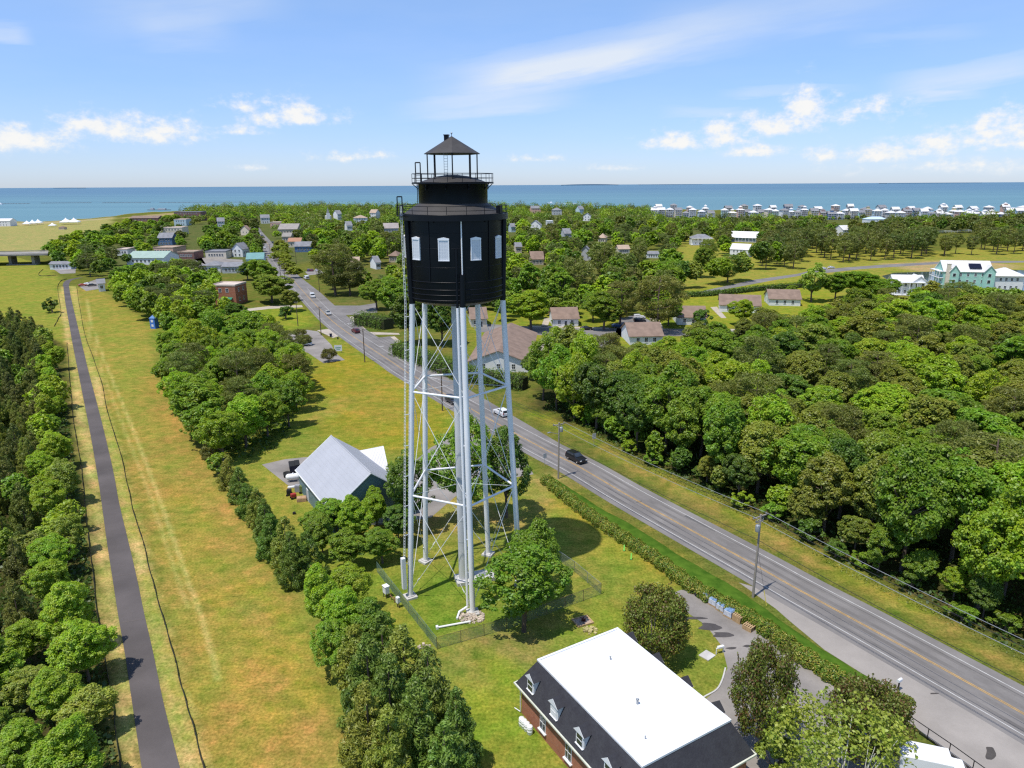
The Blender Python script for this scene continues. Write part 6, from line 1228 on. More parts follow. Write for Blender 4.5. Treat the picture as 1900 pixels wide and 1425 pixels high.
gp = G(1397, 1108); b = MB(); b.tube(T1(0, 7.5), G(1422, 1124), .018, .018, 4); b.tube(G(1422, 1124, .05), G(1422, 1124, .05).lerp(T1(0, 7.5), .25), .05, .05, 6, 1); tag(b.build('guy_wire', [m_wire, paintm('yellow_guard', (.6, .5, .1))]), 'guy wire with yellow guard bracing the tall pole', 'cable')
# ------------------------------------------------------------------ signs and small street things
def sign(px, py, h, w_, hh, face, lab, post=m_galv, ang=None, mat_=None, name='road_sign', two=False):
    p = G(px, py); r = empty(name, (p.x, p.y, 0), ang if ang is not None else R(25), lab, 'sign'); b = MB()
    for x in ((-w_ * .38, w_ * .38) if two else (0,)): b.tube((x, .03, 0), (x, .03, h), .04, .04, 6)
    b.build('post', post, r); b = MB(); b.box((0, 0, h - hh / 2), (w_, .04, hh)); b.build('panel', mat_, r); return r
sb = paintm('blue_sign', (.20, .33, .55)); sw_ = paintm('white_sign', (.72, .73, .74)); sg_ = paintm('grey_sign_back', (.42, .43, .45))
sign(1102, 829, 2.9, .85, 1.15, 'b', 'blue grey road sign at the wood verge', mat_=sg_)
sign(1011, 864, 2.5, .75, .95, 'b', 'grey road sign back near the hedge end', mat_=sg_, ang=R(30))
s1 = sign(628, 655, 2.6, 2.4, 2.0, 'w', 'white property sign on two posts in the roadside lawn', post=m_dkpole, mat_=sw_, two=True, name='lawn_sign', ang=R(10))
b = MB(); b.box((0, -.03, 1.75), (1.7, .02, .3)); b.box((0, -.03, 1.2), (1.2, .02, .18)); b.build('sign_band', paintm('sign_green', (.15, .33, .25)), s1)
p = G(614, 625); r = empty('trash_bin', (p.x, p.y, 0), .4, 'dark blue wheeled bin at the road edge', 'bin'); b = MB(); b.box((0, 0, .55), (.7, .75, 1.0), 0, 0, 1.12); b.build('body', paintm('bin_blue', (.02, .03, .09)), r); b = MB(); b.box((0, 0, 1.1), (.84, .9, .1)); b.build('lid', m_rubber, r)
for s_ in (-.3, .3): b = MB(); b.tube((s_ - .04, .4, .12), (s_ + .04, .4, .12), .12, .12, 8); b.build('wheel', m_rubber, r)
p = G(627, 629); b = MB(); b.box((0, 0, .3), (.5, .5, .6), .3, 0, .8); b.lathe([(.2, .6), (.05, .8)], 8); o = b.build('refuse_sack', m_rubber); o.location = (p.x, p.y, 0); tag(o, 'small dark sack at the kerb below the blue bin', 'sack')
def mailbox(px, py, lab, ang):
    p = G(px, py); r = empty('mailbox', (p.x, p.y, 0), ang, lab, 'mailbox'); b = MB(); b.box((0, 0, .6), (.12, .12, 1.25)); b.build('post', m_dkpole, r)
    b = MB(); n = 8; v = []
    for x in (-.3, .3): v += [(x, -.14, 1.2), (x, .14, 1.2)] + [(x, .14 * math.cos(math.pi * i / n), 1.4 + .13 * math.sin(math.pi * i / n)) for i in range(n + 1)]
    k = n + 3; b.add(v, [tuple(range(k)), tuple(range(k, 2 * k))[::-1]] + [(i, k + i, k + (i + 1) % k, (i + 1) % k) for i in range(k)]); b.build('box', m_white, r)
mailbox(1666, 1282, 'white roadside mailbox on a dark post by the grass bank', R(30))
p = G(1335, 1212); r = empty('backflow_valve', (p.x, p.y, 0), R(20), 'white pipe loop standing at the kerb of the car park', 'valve pipe'); b = MB(); b.path([Vector((-.45, 0, 0)), Vector((-.45, 0, .75)), Vector((.45, 0, .75)), Vector((.45, 0, 0))], .06, 8); b.build('pipe', m_white, r); b = MB(); b.box((.1, 0, .82), (.8, .3, .22)); b.build('cover', m_white, r)
p = G(1312, 1217); b = MB(); b.box((0, 0, .06), (1.45, 1.3, .14)); o = b.build('access_slab', m_conc, None, .02); o.location = (p.x, p.y, 0); o.rotation_euler = (0, 0, R(40)); tag(o, 'square pale concrete slab in the lawn by the car park', 'slab')
gm = paintm('neon_green_plastic', (.20, .62, .10)); 
for (px, py, lab) in ((1158, 1022, 'neon green marker post farther up the hedge'), (1171, 1038, 'neon green marker post nearer the viewer')):
    p = G(px, py); r = empty('marker_post', (p.x, p.y, 0), 0, lab, 'marker', 'neon green marker posts'); b = MB(); b.lathe([(.14, 0), (.14, .08), (.10, .1), (.085, .95), (.02, 1.0)], 10); b.build('post', gm, r); b = MB(); b.lathe([(.2, 0), (.2, .06), (.12, .08)], 10); b.build('base', m_rubber, r)
# pallets of wrapped goods and timber crates on the car park
mw = surf('shrink_wrap', (.50, .55, .66), .25, 2.5, 9, .25, c2=(.68, .70, .75)); mbl = surf('blue_wrap_top', (.10, .22, .44), .35, 2, 8, .25, c2=(.30, .42, .60)); mwd = surf('pallet_wood', (.45, .30, .16), .2, 2, 7, .85, c2=(.55, .38, .2))
hedA = math.atan2((G(1406, 1164) - G(1275, 1089)).y, (G(1406, 1164) - G(1275, 1089)).x)
for i, (px, py) in enumerate(((1313, 1113), (1325, 1122), (1339, 1132), (1353, 1143))):
    p = G(px, py); r = empty('wrapped_pallet', (p.x, p.y, .012), hedA + R((-3, 2, -1, 4)[i]), f'blue topped shrink wrapped pallet, {("the one nearest the dark sacks", "next to the end one by the dark sacks", "between its wrapped neighbours toward the crates", "the one touching the wooden crates")[i]}', 'pallet', 'blue wrapped pallets by the hedge')
    b = MB()
    for x in (-.5, -.25, 0, .25, .5): b.box((x, 0, .13), (.12, 1.1, .025))
    for y in (-.48, 0, .48): b.box((0, y, .06), (1.15, .1, .10))
    b.build('base', mwd, r); b = MB(); b.box((0, 0, .52), (1.12, 1.02, .74), 0, 0, .97); b.build('load', mw, r, .06)
    b = MB(); b.box((0, 0, .93), (1.06, .97, .12), 0, 0, .85)
    for k in range(5): b.box((-.35 + .17 * k, .1 * math.sin(k * 2.), 1.0), (.14, .7, .06), .2 * math.sin(k * 3))
    b.build('top_sheet', mbl, r, .03)
for i, (px, py, n) in enumerate(((1371, 1152, 6), (1390, 1167, 4))):
    p = G(px, py); r = empty('pallet_stack', (p.x, p.y, .012), hedA + R(6 * i - 2), ('taller stack of bare timber pallets beside the wrapped pallets', 'lower stack of bare timber pallets at the end of the row')[i], 'pallet', 'bare timber pallets by the hedge')
    for k in range(n):
        b = MB(); z = .15 * k; w_ = .02 * math.sin(k * 5.1)
        for x in (-.52, -.26, 0, .26, .52): b.box((x + w_, 0, z + .125), (.14, 1.2, .03))
        for y in (-.55, 0, .55): b.box((w_, y, z + .055), (1.2, .1, .10))
        b.build('pallet', mwd, r)
for i, (px, py) in enumerate(((1286, 1099), (1296, 1105))):
    p = G(px, py); b = MB(); b.lathe([(.02, .0), (.5, .02), (.58, .2), (.45, .4), (.2, .52), (.02, .5)], 12); b.box((.3, .2, .18), (.6, .45, .3), .6, 0, .8); o = b.build('dark_sack', m_rubber); o.location = (p.x, p.y, .02); tag(o, ('dark sack at the hedge corner of the car park', 'dark sack lying next to the first wrapped pallet')[i], 'sack', 'dark sacks by the hedge')
# white drums by the brick wall
for i, (px, py) in enumerate(((968, 1346), (972.5, 1350), (977.5, 1355), (983, 1361))):
    p = G(px, py); r = empty('plastic_drum', (p.x, p.y, 0), 0, f'white plastic drum by the brick wall, {("nearest the downspout", "second from the downspout", "third from the downspout", "farthest from the downspout")[i]}', 'drum', 'white drums by the brick wall')
    b = MB(); b.lathe([(.02, 0), (.27, .01), (.29, .05), (.29, .3), (.305, .32), (.305, .36), (.29, .38), (.29, .62), (.305, .64), (.305, .68), (.29, .7), (.28, .86)], 20); b.build('body', m_white, r); b = MB(); b.lathe([(.28, .86), (.27, .9), (.05, .91), (.02, .9)], 20); b.lathe([(.05, .9), (.05, .94), (.01, .94)], 8, (.13, 0)); b.build('lid', m_white, r)
# black gate, railing
def picket(name, pts, h, lab, solid=False, group=None, zs=(0.15, 1.0), gap=.14):
    W = [G(*p) for p in pts]; o0 = W[0]; r = empty(name, (o0.x, o0.y, 0), 0, lab, 'railing' if 'rail' in name else 'gate', group)
    for a, c_ in zip(W[:-1], W[1:]):
        L = (c_ - a).length; n = max(1, round(L / 2.2)); b = MB()
        for z in zs: b.tube(a - o0 + Vector((0, 0, h * z)), c_ - o0 + Vector((0, 0, h * z)), .045, .045, 5)
        b.build('rail', m_black, r)
        for i in range(n + 1): p = a.lerp(c_, i / n) - o0; b = MB(); b.tube(p, p + Vector((0, 0, h)), .045, .045, 6); b.build('post', m_black, r)
        if gap:
            b = MB()
            for i in range(int(L / gap)): p = a.lerp(c_, i * gap / L) - o0; b.tube(p + Vector((0, 0, h * zs[0])), p + Vector((0, 0, h * zs[-1])), .014, .014, 4, cap=False)
            b.build('infill', m_black, r)
    return r
picket('gate', [(1555, 1279), (1590, 1306)], 1.7, 'black metal gate panel at the end of the hedge', gap=.1, zs=(.1, .55, 1.0)); picket('railing', [(1682, 1346), (1760, 1400), (1850, 1466)], 1.25, 'long black railing running to the lower right edge', gap=0, zs=(.12, .22, 1.0)); picket('gate', [(1590, 1306), (1640, 1330), (1682, 1346)], 1.5, 'black gate rails behind the bronze tipped tree', gap=.12)
# chain link fence round the tower, in its panels
m_link = meshwire('chain_link', (.20, .24, .22), .075, .17); m_linkg = meshwire('green_chain_link', (.16, .24, .20), .06, .30)
def chain(pts, lab, mt_, h=1.6, gap=3.0, post=m_galv):
    W = [G(*p) for p in pts]; o0 = W[0]; r = empty('chain_link_fence', (o0.x, o0.y, 0), 0, lab, 'fence', 'fence around the water tower')
    for a, c_ in zip(W[:-1], W[1:]):
        L = (c_ - a).length; n = max(1, round(L / gap)); a_ = a - o0; c2 = c_ - o0
        b = MB(); b.add([a_ + Vector((0, 0, .05)), c2 + Vector((0, 0, .05)), c2 + Vector((0, 0, h)), a_ + Vector((0, 0, h))], [(0, 1, 2, 3)]); b.build('mesh_panel', mt_, r)
        b = MB(); b.tube(a_ + Vector((0, 0, h)), c2 + Vector((0, 0, h)), .022, .022, 5); b.build('top_rail', post, r)
        for i in range(n + 1): p = a_.lerp(c2, i / n); b = MB(); b.tube(p, p + Vector((0, 0, h + .05)), .032, .032, 6); b.build('post', post, r)
chain([(700, 1062), (811, 1205)], 'long green chain link fence side past the meter boxes', m_linkg, post=surf('green_post', (.12, .2, .17), .1, 1, 4, .6)); chain([(811, 1205), (940, 1168), (1115, 1103)], 'near chain link fence side in front of the bushy tree', m_link, post=m_dkpole); chain([(1115, 1103), (1066, 1061), (1030, 1036)], 'galvanised chain link fence side toward the road', m_link)
# meter boxes on their frame, rubble at the leg, odds and ends
p = G(717, 1108); r = empty('meter_box', (p.x, p.y, 0), R(-50), 'white meter box on dark legs outside the fence', 'meter box'); b = MB(); b.box((0, 0, 1.15), (.75, .6, 1.0)); b.build('cabinet', m_white, r, .03); b = MB(); b.box((0, 0, 1.68), (.85, .7, .08)); b.build('lid', m_white, r)
for sx_ in (-.3, .3):
    for sy_ in (-.22, .22): b = MB(); b.box((sx_, sy_, .33), (.08, .08, .66)); b.build('leg', m_dkpole, r)
p = G(739, 1127); r = empty('meter_box', (p.x, p.y, 0), R(-50), 'smaller grey meter box next to the fence post', 'meter box'); b = MB(); b.box((0, 0, 1.1), (.5, .4, .8)); b.build('cabinet', sw_, r, .03); b = MB(); b.box((-.2, 0, .4), (.1, .1, .8)); b.box((.2, 0, .4), (.1, .1, .8)); b.build('leg', m_dkpole, r)
p = G(729, 1116); r = empty('pipe_rack', (p.x, p.y, 0), R(-50), 'rusty pipe rack linking the two meter boxes', 'pipe rack'); b = MB(); b.tube((-.7, 0, .6), (.7, 0, .6), .05, .05, 6); b.tube((-.4, 0, 0), (-.4, 0, .9), .05, .05, 6); b.tube((.4, 0, 0), (.4, 0, .8), .05, .05, 6); b.build('pipe', surf('rusty_pipe', (.25, .12, .08), .3, 2, 8, .9), r)
def rubble(px, py, n, rad, c, lab, sz=(.12, .4)):
    p = G(px, py); q = random.Random(n); b = MB()
    for i in range(n): a = q.uniform(0, 6.28); d = rad * math.sqrt(q.random()); s_ = q.uniform(*sz); b.box((d * math.cos(a), d * math.sin(a) * .9, s_ * .25 + (rad - d) * .12), (s_, s_ * q.uniform(.5, 1), s_ * q.uniform(.3, .7)), a, 0, q.uniform(.6, 1))
    o = b.build('rubble', c); o.location = (p.x, p.y, 0); tag(o, lab, 'rubble', kind='stuff')
m_rub = surf('rubble_stone', (.46, .38, .30), .3, 1.5, 6, .9); rubble(876, 1145, 170, 1.55, m_rub, 'broken stone heap at the foot of the front tower leg'); rubble(786, 1202, 12, .7, m_rub, 'few pale stones at the fence corner', (.2, .5))
p = G(1081, 1154); r = empty('raised_bed', (p.x, p.y, 0), R(24), 'timber edged bed with a small red shrub on the lawn', 'planter'); b = MB()
for s_ in (-1, 1): b.box((0, s_ * .8, .1), (2.2, .14, .22)); b.box((s_ * 1.03, 0, .1), (.14, 1.46, .22))
b.build('edging', mwd, r); b = MB(); b.box((0, 0, .05), (1.92, 1.46, .14)); b.build('soil', surf('pale_mulch', (.38, .28, .22), .3, 3, 9, .95), r)
o = bpy.data.objects.new('red_plant', MASTERS['shrub', 0][0][0]); col.objects.link(o); o.parent = r; o.scale = (.28, .28, .3); o.color = (.25, .05, .03, 1)
rubble(1093, 1170, 40, 1.0, surf('straw_scraps', (.42, .36, .16), .3, 2, 6, .95), 'scattered straw scraps beside the timber edged bed', (.1, .45))
# things behind the hall
p = G(545, 893, 0); r = empty('propane_tank', (p.x, p.y, 0), R(15), 'white propane tank on stands behind the hall', 'tank'); b = MB(); 
b.lathe([(.02, -1.35), (.3, -1.28), (.5, -1.05), (.55, -.8), (.55, .8), (.5, 1.05), (.3, 1.28), (.02, 1.35)], 18); o = b.build('tank', m_white, r); o.rotation_euler = (0, R(90), 0); o.location = (0, 0, .95)
for x in (-.8, .8): b = MB(); b.box((x, 0, .25), (.15, .9, .5)); b.build('stand', m_conc, r)
b = MB(); b.lathe([(.14, 1.45), (.14, 1.65), (.02, 1.68)], 10); b.build('valve_dome', m_white, r)
p = G(547, 873); r = empty('dumpster', (p.x, p.y, 0), R(20), 'black metal dumpster at the corner of the hall roof', 'dumpster'); b = MB(); b.box((0, 0, .75), (1.8, 2.6, 1.3), 0, 0, 1.1); b.build('body', paintm('black_skip', (.03, .03, .05)), r); b = MB(); b.box((-.45, 0, 1.45), (.95, 2.8, .08)); b.box((.5, 0, 1.5), (.9, 2.8, .08)); b.build('lid', m_rubber, r)
p = G(533, 885); b = MB(); b.lathe([(.02, .02), (.6, .04), (.68, .9), (.62, .9), (.55, .2), (.02, .18)], 16); o = b.build('black_tub', m_rubber); o.location = (p.x, p.y, 0); tag(o, 'round black tub standing in the grey yard', 'tub')
JG = 'clutter behind the hall'; mred = paintm('red_machine', (.35, .04, .03)); mgrey = paintm('grey_machine', (.3, .3, .32)); mcard = surf('brown_crate', (.42, .27, .16), .2, 2, 6, .9)
def crate(px, py, d, rz, mt_, nm, lab, cat, legs=False):
    p = G(px, py); r = empty(nm, (p.x, p.y, 0), R(rz), lab, cat, JG); b = MB(); z0 = .35 if legs else 0
    b.box((0, 0, z0 + d[2] / 2), d); b.build('body', mt_, r, .03); b = MB(); b.box((0, 0, z0 + d[2] + .04), (d[0] * .9, d[1] * .9, .08)); b.build('lid', mt_, r)
    if legs:
        for sx_ in (-1, 1):
            for sy_ in (-1, 1): b = MB(); b.tube((sx_ * d[0] * .4, sy_ * d[1] * .5, .2), (sx_ * d[0] * .4, sy_ * d[1] * .5 + .08 * sy_, .2), .2, .2, 10); b.build('wheel', m_rubber, r)
crate(560, 929, (1.6, 1.2, .6), 15, mcard, 'wooden_crate', 'open brown wooden crate with red frame behind the hall', 'crate'); crate(545, 925, (.9, .7, .5), 30, mred, 'handcart', 'small red handcart left of the brown crate', 'cart', True); crate(537, 919, (.8, .8, .7), 10, m_rubber, 'lawn_mower', 'black lawn mower at the yard edge', 'mower', True)
crate(553, 912, (.9, .8, 1.2), 0, mgrey, 'air_unit', 'grey air unit close to the hall wall', 'air unit'); crate(563, 914, (1.0, 1.0, 1.0), 0, paintm('olive_cover', (.16, .2, .06)), 'covered_machine', 'olive covered machine close to the hall wall', 'machine', True); crate(565, 904, (.9, .8, .9), 20, sw_, 'air_unit', 'white air unit at the hall wall', 'air unit'); crate(541, 905, (1.3, .5, .2), 20, sw_, 'metal_trough', 'white metal trough lying in the yard', 'trough'); crate(597, 967, (1.5, .9, .8), -35, m_white, 'air_unit', 'white air unit at the near end of the hall wall', 'air unit'); crate(546, 954 + 0, (.5, .4, .3), 20, m_rubber, 'small_box', 'small dark box in the grass behind the hall', 'box')
# blue tower shed at the field edge
p = G(287.5, 609); r = empty('blue_kiosk', (p.x, p.y, 0), R(-12), 'narrow bright blue kiosk at the edge of the golden field', 'kiosk'); b = MB(); b.box((0, 0, 2.0), (2.1, 2.1, 4.0)); b.build('wall', paintm('bright_blue', (.07, .20, .60)), r); b = MB(); b.lathe([(1.7, 3.95), (.03, 5.2)], 4, smooth=False, ph=math.pi / 4); b.build('roof', paintm('slate_blue', (.12, .24, .5)), r)
for z in (1.2, 2.9): b = MB(); b.box((0, -1.07, z), (.9, .08, .9)); b.build('window', sw_, r)
KEEP.append((280, 583, 295, 608, 610))
# silt fences beside the trail
m_silt = surf('black_silt_cloth', (.035, .037, .034), .3, 1, 6, .9)
def silt(pts, lab):
    W = world_line(pts, 9); o0 = W[0]; r = empty('silt_fence', (o0.x, o0.y, 0), 0, lab, 'fence', 'silt fences along the trail'); b = MB(); v = []
    for i, p in enumerate(W):
        d = p - o0; h = .36 + .08 * math.sin(i * .9) + .05 * math.sin(i * 2.3); jx = .05 * math.sin(i * .7); v += [(d.x - .02 + jx, d.y, 0), (d.x - .02 + jx, d.y, h), (d.x + .02 + jx, d.y, h), (d.x + .02 + jx, d.y, 0)]
    b.add(v, [(4 * i + j, 4 * i + 4 + j, 4 * i + 5 + j, 4 * i + 1 + j) for i in range(len(W) - 1) for j in range(3)]); b.build('cloth', m_silt, r)
    L = 0; last = -9
    for a, c_ in zip(W[:-1], W[1:]):
        L += (c_ - a).length
        if L - last > 4.0 and a.y < 190:
            last = L; d = a - o0; b = MB(); b.box((d.x, d.y, .45), (.06, .06, 1.0)); b.build('stake', m_dkpole, r)
silt(FENR, 'black silt fence on the field side of the trail'); silt(FENL, 'black silt fence along the left wood edge'); silt([(124, 518), (113, 522), (107, 536), (113, 578), (108, 592), (101, 606)], 'short black silt fence at the far meadow bend')
silt([(80, 500), (72, 508), (76, 512), (104, 512)], 'black silt fence loop below the storage shed')
# white rail fence beyond the far pines, small boat
r = empty('white_fence', G(1790, 436), 0, 'white rail fence among the far right pines', 'fence'); o0 = G(1790, 436); b = MB(); A, B = G(1733, 433) - o0, G(1802, 430) - o0
for z in (1.2, 2.2): b.tube(A + Vector((0, 0, z)), B + Vector((0, 0, z)), .25, .25, 4)
b.build('rail', m_white, r); b = MB()
for i in range(14): p = A.lerp(B, i / 13); b.tube(p, p + Vector((0, 0, 2.6)), .2, .2, 4)
b.build('post', m_white, r); KEEP.append((1733, 427, 1802, 434, 436))
def boat(px, py, lab, s_=1.0):
    p = G(px, py, -.8); r = empty('boat', (p.x, p.y, -.9), R(172), lab, 'boat'); r.scale = (s_, s_, s_); b = MB()
    b.add([(-5, -1.5, 0), (3, -1.5, 0), (6.5, 0, .4), (3, 1.5, 0), (-5, 1.5, 0), (-5, -1.8, 1.6), (3, -1.8, 1.8), (7.5, 0, 2.3), (3, 1.8, 1.8), (-5, 1.8, 1.6)], [(0, 1, 6, 5), (1, 2, 7, 6), (2, 3, 8, 7), (3, 4, 9, 8), (4, 0, 5, 9), (5, 6, 7, 8, 9)]); b.build('hull', m_white, r); b = MB(); b.box((-.5, 0, 2.7), (4, 2.2, 2.0), 0, 0, .8); b.build('cabin', m_white, r)
boat(1022, 377.5, 'white motor boat with a foam wake right of the tank', 1.3); boat(1, 380, 'white boat at the left edge beyond the breakwater', 1.6)
p = G(1025, 377.5, -.85); b = MB(); b.add([(p.x, p.y - 1.5, -.82), (p.x + 60, p.y - 9, -.82), (p.x + 75, p.y, -.82), (p.x + 60, p.y + 9, -.82), (p.x, p.y + 1.5, -.82)], [(0, 1, 2, 3, 4)]); tag(b.build('wake', paintm('foam', (.8, .82, .83))), 'white foam wake trailing behind the motor boat', kind='structure')
for px in (1505, 1564, 1580, 700):
    pass

b = MB(); b.tube(G(873, 1153, .18), G(813, 1164, .14), .13, .13, 10); b.box(G(811, 1164, .16), (.3, .45, .34), .2); tag(b.build('drain_pipe', m_steel), 'white drain pipe lying on the grass by the rubble heap', 'pipe')

for (px, py, ln, w_, lab) in ((1271, 957, 1.6, .5, 'dark patch'),):
    i = min(range(1, NR - 1), key=lambda i: (RW[i] - Vector(G(px, py)[:2])).length); d = (RW[i + 1] - RW[i - 1]).normalized(); q_ = Vector((-d.y, d.x)); p0 = Vector(G(px, py)[:2])
    b = MB(); b.sheet([tuple(p0 + d * a + q_ * s_) for a, s_ in ((0, -.3), (1.2, -.25), (6.5, -.05), (6.5, .05), (1.2, .28), (0, .3))][::-1], .028); b.sheet([tuple(G(*p_)[:2]) for p_ in ((1182, 930), (1192, 929), (1189, 932), (1180, 933))], .028); tag(b.build('road_patch', m_stain), 'dark tar patch and streak on the far lane', kind='structure')
# ------------------------------------------------------------------ hedge by the road
def leafy_row(pts, w_, h, per_m, ls, mt_, name, label, cat, c, n=4, group=None, bulge=.16):
    W = world_line(pts, n); o0 = W[0]; rng = np.random.default_rng(int(abs(o0.x * 10)) + 5); P = []; Nn = []; L = 0
    for i in range(len(W) - 1):
        a, b_ = W[i], W[i + 1]; l = (b_ - a).length; k = int(per_m * l); d = (b_ - a) / l; q = np.array((-d.y, d.x))
        t_ = rng.uniform(0, 1, k); th = rng.uniform(-.15, math.pi + .15, k); rr = rng.uniform(.72, 1.04, k)
        ph = L + t_ * l; bl = 1 + bulge * np.sin(ph * 2.1) + bulge * .7 * np.sin(ph * 5.3 + 1)
        cx = np.cos(th) * w_ / 2 * rr * bl; cz = h * .45 + np.sin(th) * h * .55 * rr * bl; low = rng.uniform(0, 1, k) < .35; cz = np.where(low, rng.uniform(.05, h * .6, k), cz); cx = np.where(low, np.sign(cx) * w_ / 2 * bl * rng.uniform(.85, 1.02, k), cx)
        base = np.array((a.x - o0.x, a.y - o0.y)) + np.outer(t_ * l, np.array((d.x, d.y))) + np.outer(cx, q)
        P.append(np.column_stack([base, cz])); nv = np.column_stack([np.outer(np.cos(th), q), np.sin(th)]) + rng.normal(size=(k, 3)) * .6; Nn.append(nv); L += l
    P = np.concatenate(P); Nn = np.concatenate(Nn); me = leaf_mesh(name, P, Nn, rng.uniform(.7, 1.3, len(P)) * ls, .6, mt_, rng)
    r = empty(name, (o0.x, o0.y, 0), 0, label, cat, group); o = bpy.data.objects.new('foliage', me); col.objects.link(o); o.parent = r; o.color = (*c, 1)
    b = MB(); W2 = W[::3] + [W[-1]]
    for a, b_ in zip(W2[:-1], W2[1:]):
        d = b_ - a; b.box(((a.x + b_.x) / 2 - o0.x, (a.y + b_.y) / 2 - o0.y, h * .38), (d.length, w_ * .55, h * .72), math.atan2(d.y, d.x))
    b.build('stems', surf('hedge_twigs', (.035, .04, .015), .3, 2, 6, 1), r); return r
HBo = [(x + 4, y + 1) for x, y in HB]
leafy_row(HBo, 2.1, 1.45, 760, .19, m_hedge, 'hedge', 'long clipped hedge with yellow tips between lawn and road', 'hedge', (.15, .24, .024))
leafy_row([(1690, 1313), (1676, 1303), (1662, 1300)], 1.1, .9, 330, .2, m_hedge, 'hedge', 'rounded yellow tipped hedge end inside the kerb', 'hedge', (.15, .24, .024))
HG = 'dark hedges along the junction'
for pts, w_, h, lab in (([(664, 602), (700, 606), (722, 611)], 7.5, 5.2, 'big dark green clipped hedge block at the junction'), ([(736, 656), (790, 676), (850, 700), (905, 712), (975, 722)], 5.5, 4.2, 'dark hedge mass behind the tower legs along the road'), ([(1250, 552), (1330, 548), (1420, 538), (1500, 533), (1640, 532)], 3.2, 2.6, 'long low dark hedge across the cottage lawn'), ([(1035, 566), (1085, 563), (1130, 561)], 3, 2.4, 'low dark hedge above the white cottage'), ([(1740, 541), (1800, 541), (1880, 545), (1960, 548)], 2.4, 1.7, 'low hedge in front of the mint house')):
    leafy_row(pts, w_, h, 160 if w_ > 5 else 70, .42 if w_ > 5 else .55, m_leaf, 'hedge', lab, 'hedge', DEEP[1], 4, HG)
# ------------------------------------------------------------------ trees one can name
ptree('airy', 972, 1172, 158, 158, MID, 'bushy mid green tree standing against the near tower fence', var=0)
ptree('airy', 998, 1112, 146, 112, MID, 'smaller green tree behind the bushy fence tree', var=1)
ptree('airy', 862, 972, 200, 150, MID, 'big airy spreading tree behind the tower legs over the drive', var=1)
ptree('airy', 940, 960, 165, 112, DEEP, 'dark tree between the rear tower legs and the road', var=2)
ptree('airy', 762, 985, 150, 105, DEEP, 'dark tree at the left tower leg beside the hall', var=3)
ptree('fine', 1205, 1214, 105, 132, BRN, 'rounded bronze green tree beside the white roof', var=2) if False else ptree('vase', 1212, 1222, 116, 128, BRN, 'rounded bronze green crape myrtle beside the white roof', var=0)
ptree('vase', 1412, 1388, 165, 135, BRN, 'bronze tipped crape myrtle at the right of the white roof', var=1)
ptree('vase', 1602, 1412, 128, 135, BRN, 'bronze tipped crape myrtle in front of the black gate', var=2)
ptree('pale', 1550, 1520, 172, 235, YEL, 'pale yellow green tree with bare whitish branches at the bottom edge')
ptree('shrub', 1440, 1440, 70, 90, YEL, 'bright shrub at the corner of the dark mansard roof')
# hedge-row between the golden field and the lawns, from far to near
EG = 'evergreens along the golden field'
EV = [(428, 905, 62, 52), (448, 930, 64, 50), (462, 958, 62, 56), (482, 975, 70, 60), (497, 1004, 78, 62), (508, 1035, 82, 66), (535, 1050, 90, 74), (545, 1085, 96, 78), (575, 1075, 88, 72)]
for i, (x, y, h, w_) in enumerate(EV): ptree('conic', x, y, h, w_, (OLI, EVG, DEEP)[i % 3], f'{(OLI, EVG, DEEP)[i % 3][0]} young evergreen by the golden field, {("the far end one", "just below the far end one", "beside the grass yard", "level with the hall front", "left of the hall shrubs", "where the strip widens", "nearest the bright shrubs", "at the bulge into the field", "behind the bulge")[i]}', EG)
for i, (x, y, h, w_, lk) in enumerate([(600, 1175, 118, 96, BRI), (640, 1215, 128, 104, BRI), (655, 1140, 100, 90, BRI), (622, 1255, 110, 100, MID), (690, 1225, 105, 92, MID)]): ptree('fine', x, y, h, w_, lk, f'{lk[0]} leafy tree beside the fence corner, {("outermost to the field", "in the middle of the clump", "closest to the tower fence", "bottom of the clump", "closest to the dark evergreens")[i]}', 'leafy trees by the fence corner', i)
for i, (x, y, h, w_) in enumerate([(665, 1290, 120, 110), (715, 1275, 128, 112), (690, 1345, 150, 130), (755, 1320, 142, 125), (730, 1400, 165, 140), (800, 1375, 152, 132), (690, 1440, 150, 120), (780, 1450, 165, 140), (850, 1440, 140, 120), (730, 1500, 160, 150), (830, 1520, 150, 150)]): ptree('conic', x, y, h, w_, EVG if i % 3 else OLI, f'dense dark evergreen near the bottom edge, {("top left of the block", "top of the block by the fence", "left flank of the block", "upper right of the block", "heart of the block", "right flank facing the brick office", "lower left at the golden field", "lower middle of the block", "lowest right by the lawn", "bottom edge cut by the frame", "bottom right cut by the frame")[i]}', 'dense evergreens at the bottom')
for i, (x, y, h, w_, lk, kd) in enumerate([(660, 1010, 88, 92, BRI, 'fine'), (700, 985, 82, 80, BRI, 'fine'), (625, 990, 76, 76, MID, 'fine'), (710, 1045, 70, 78, MID, 'fine'), (600, 1035, 84, 78, MID, 'broad'), (650, 1055, 72, 76, MID, 'broad'), (740, 1010, 76, 80, DEEP, 'broad'), (590, 1000, 60, 60, MID, 'broad'), (735, 950, 70, 66, MID, 'fine')]): ptree(kd, x, y, h, w_, lk, f'{lk[0]} tree in the clump below the hall, {("the brightest front one", "close to the hall wall", "at the left of the clump", "by the fence start", "toward the evergreen strip", "lowest of the clump", "next to the left tower leg", "left end by the yard", "near the hall gable")[i]}', 'clump below the hall', i)
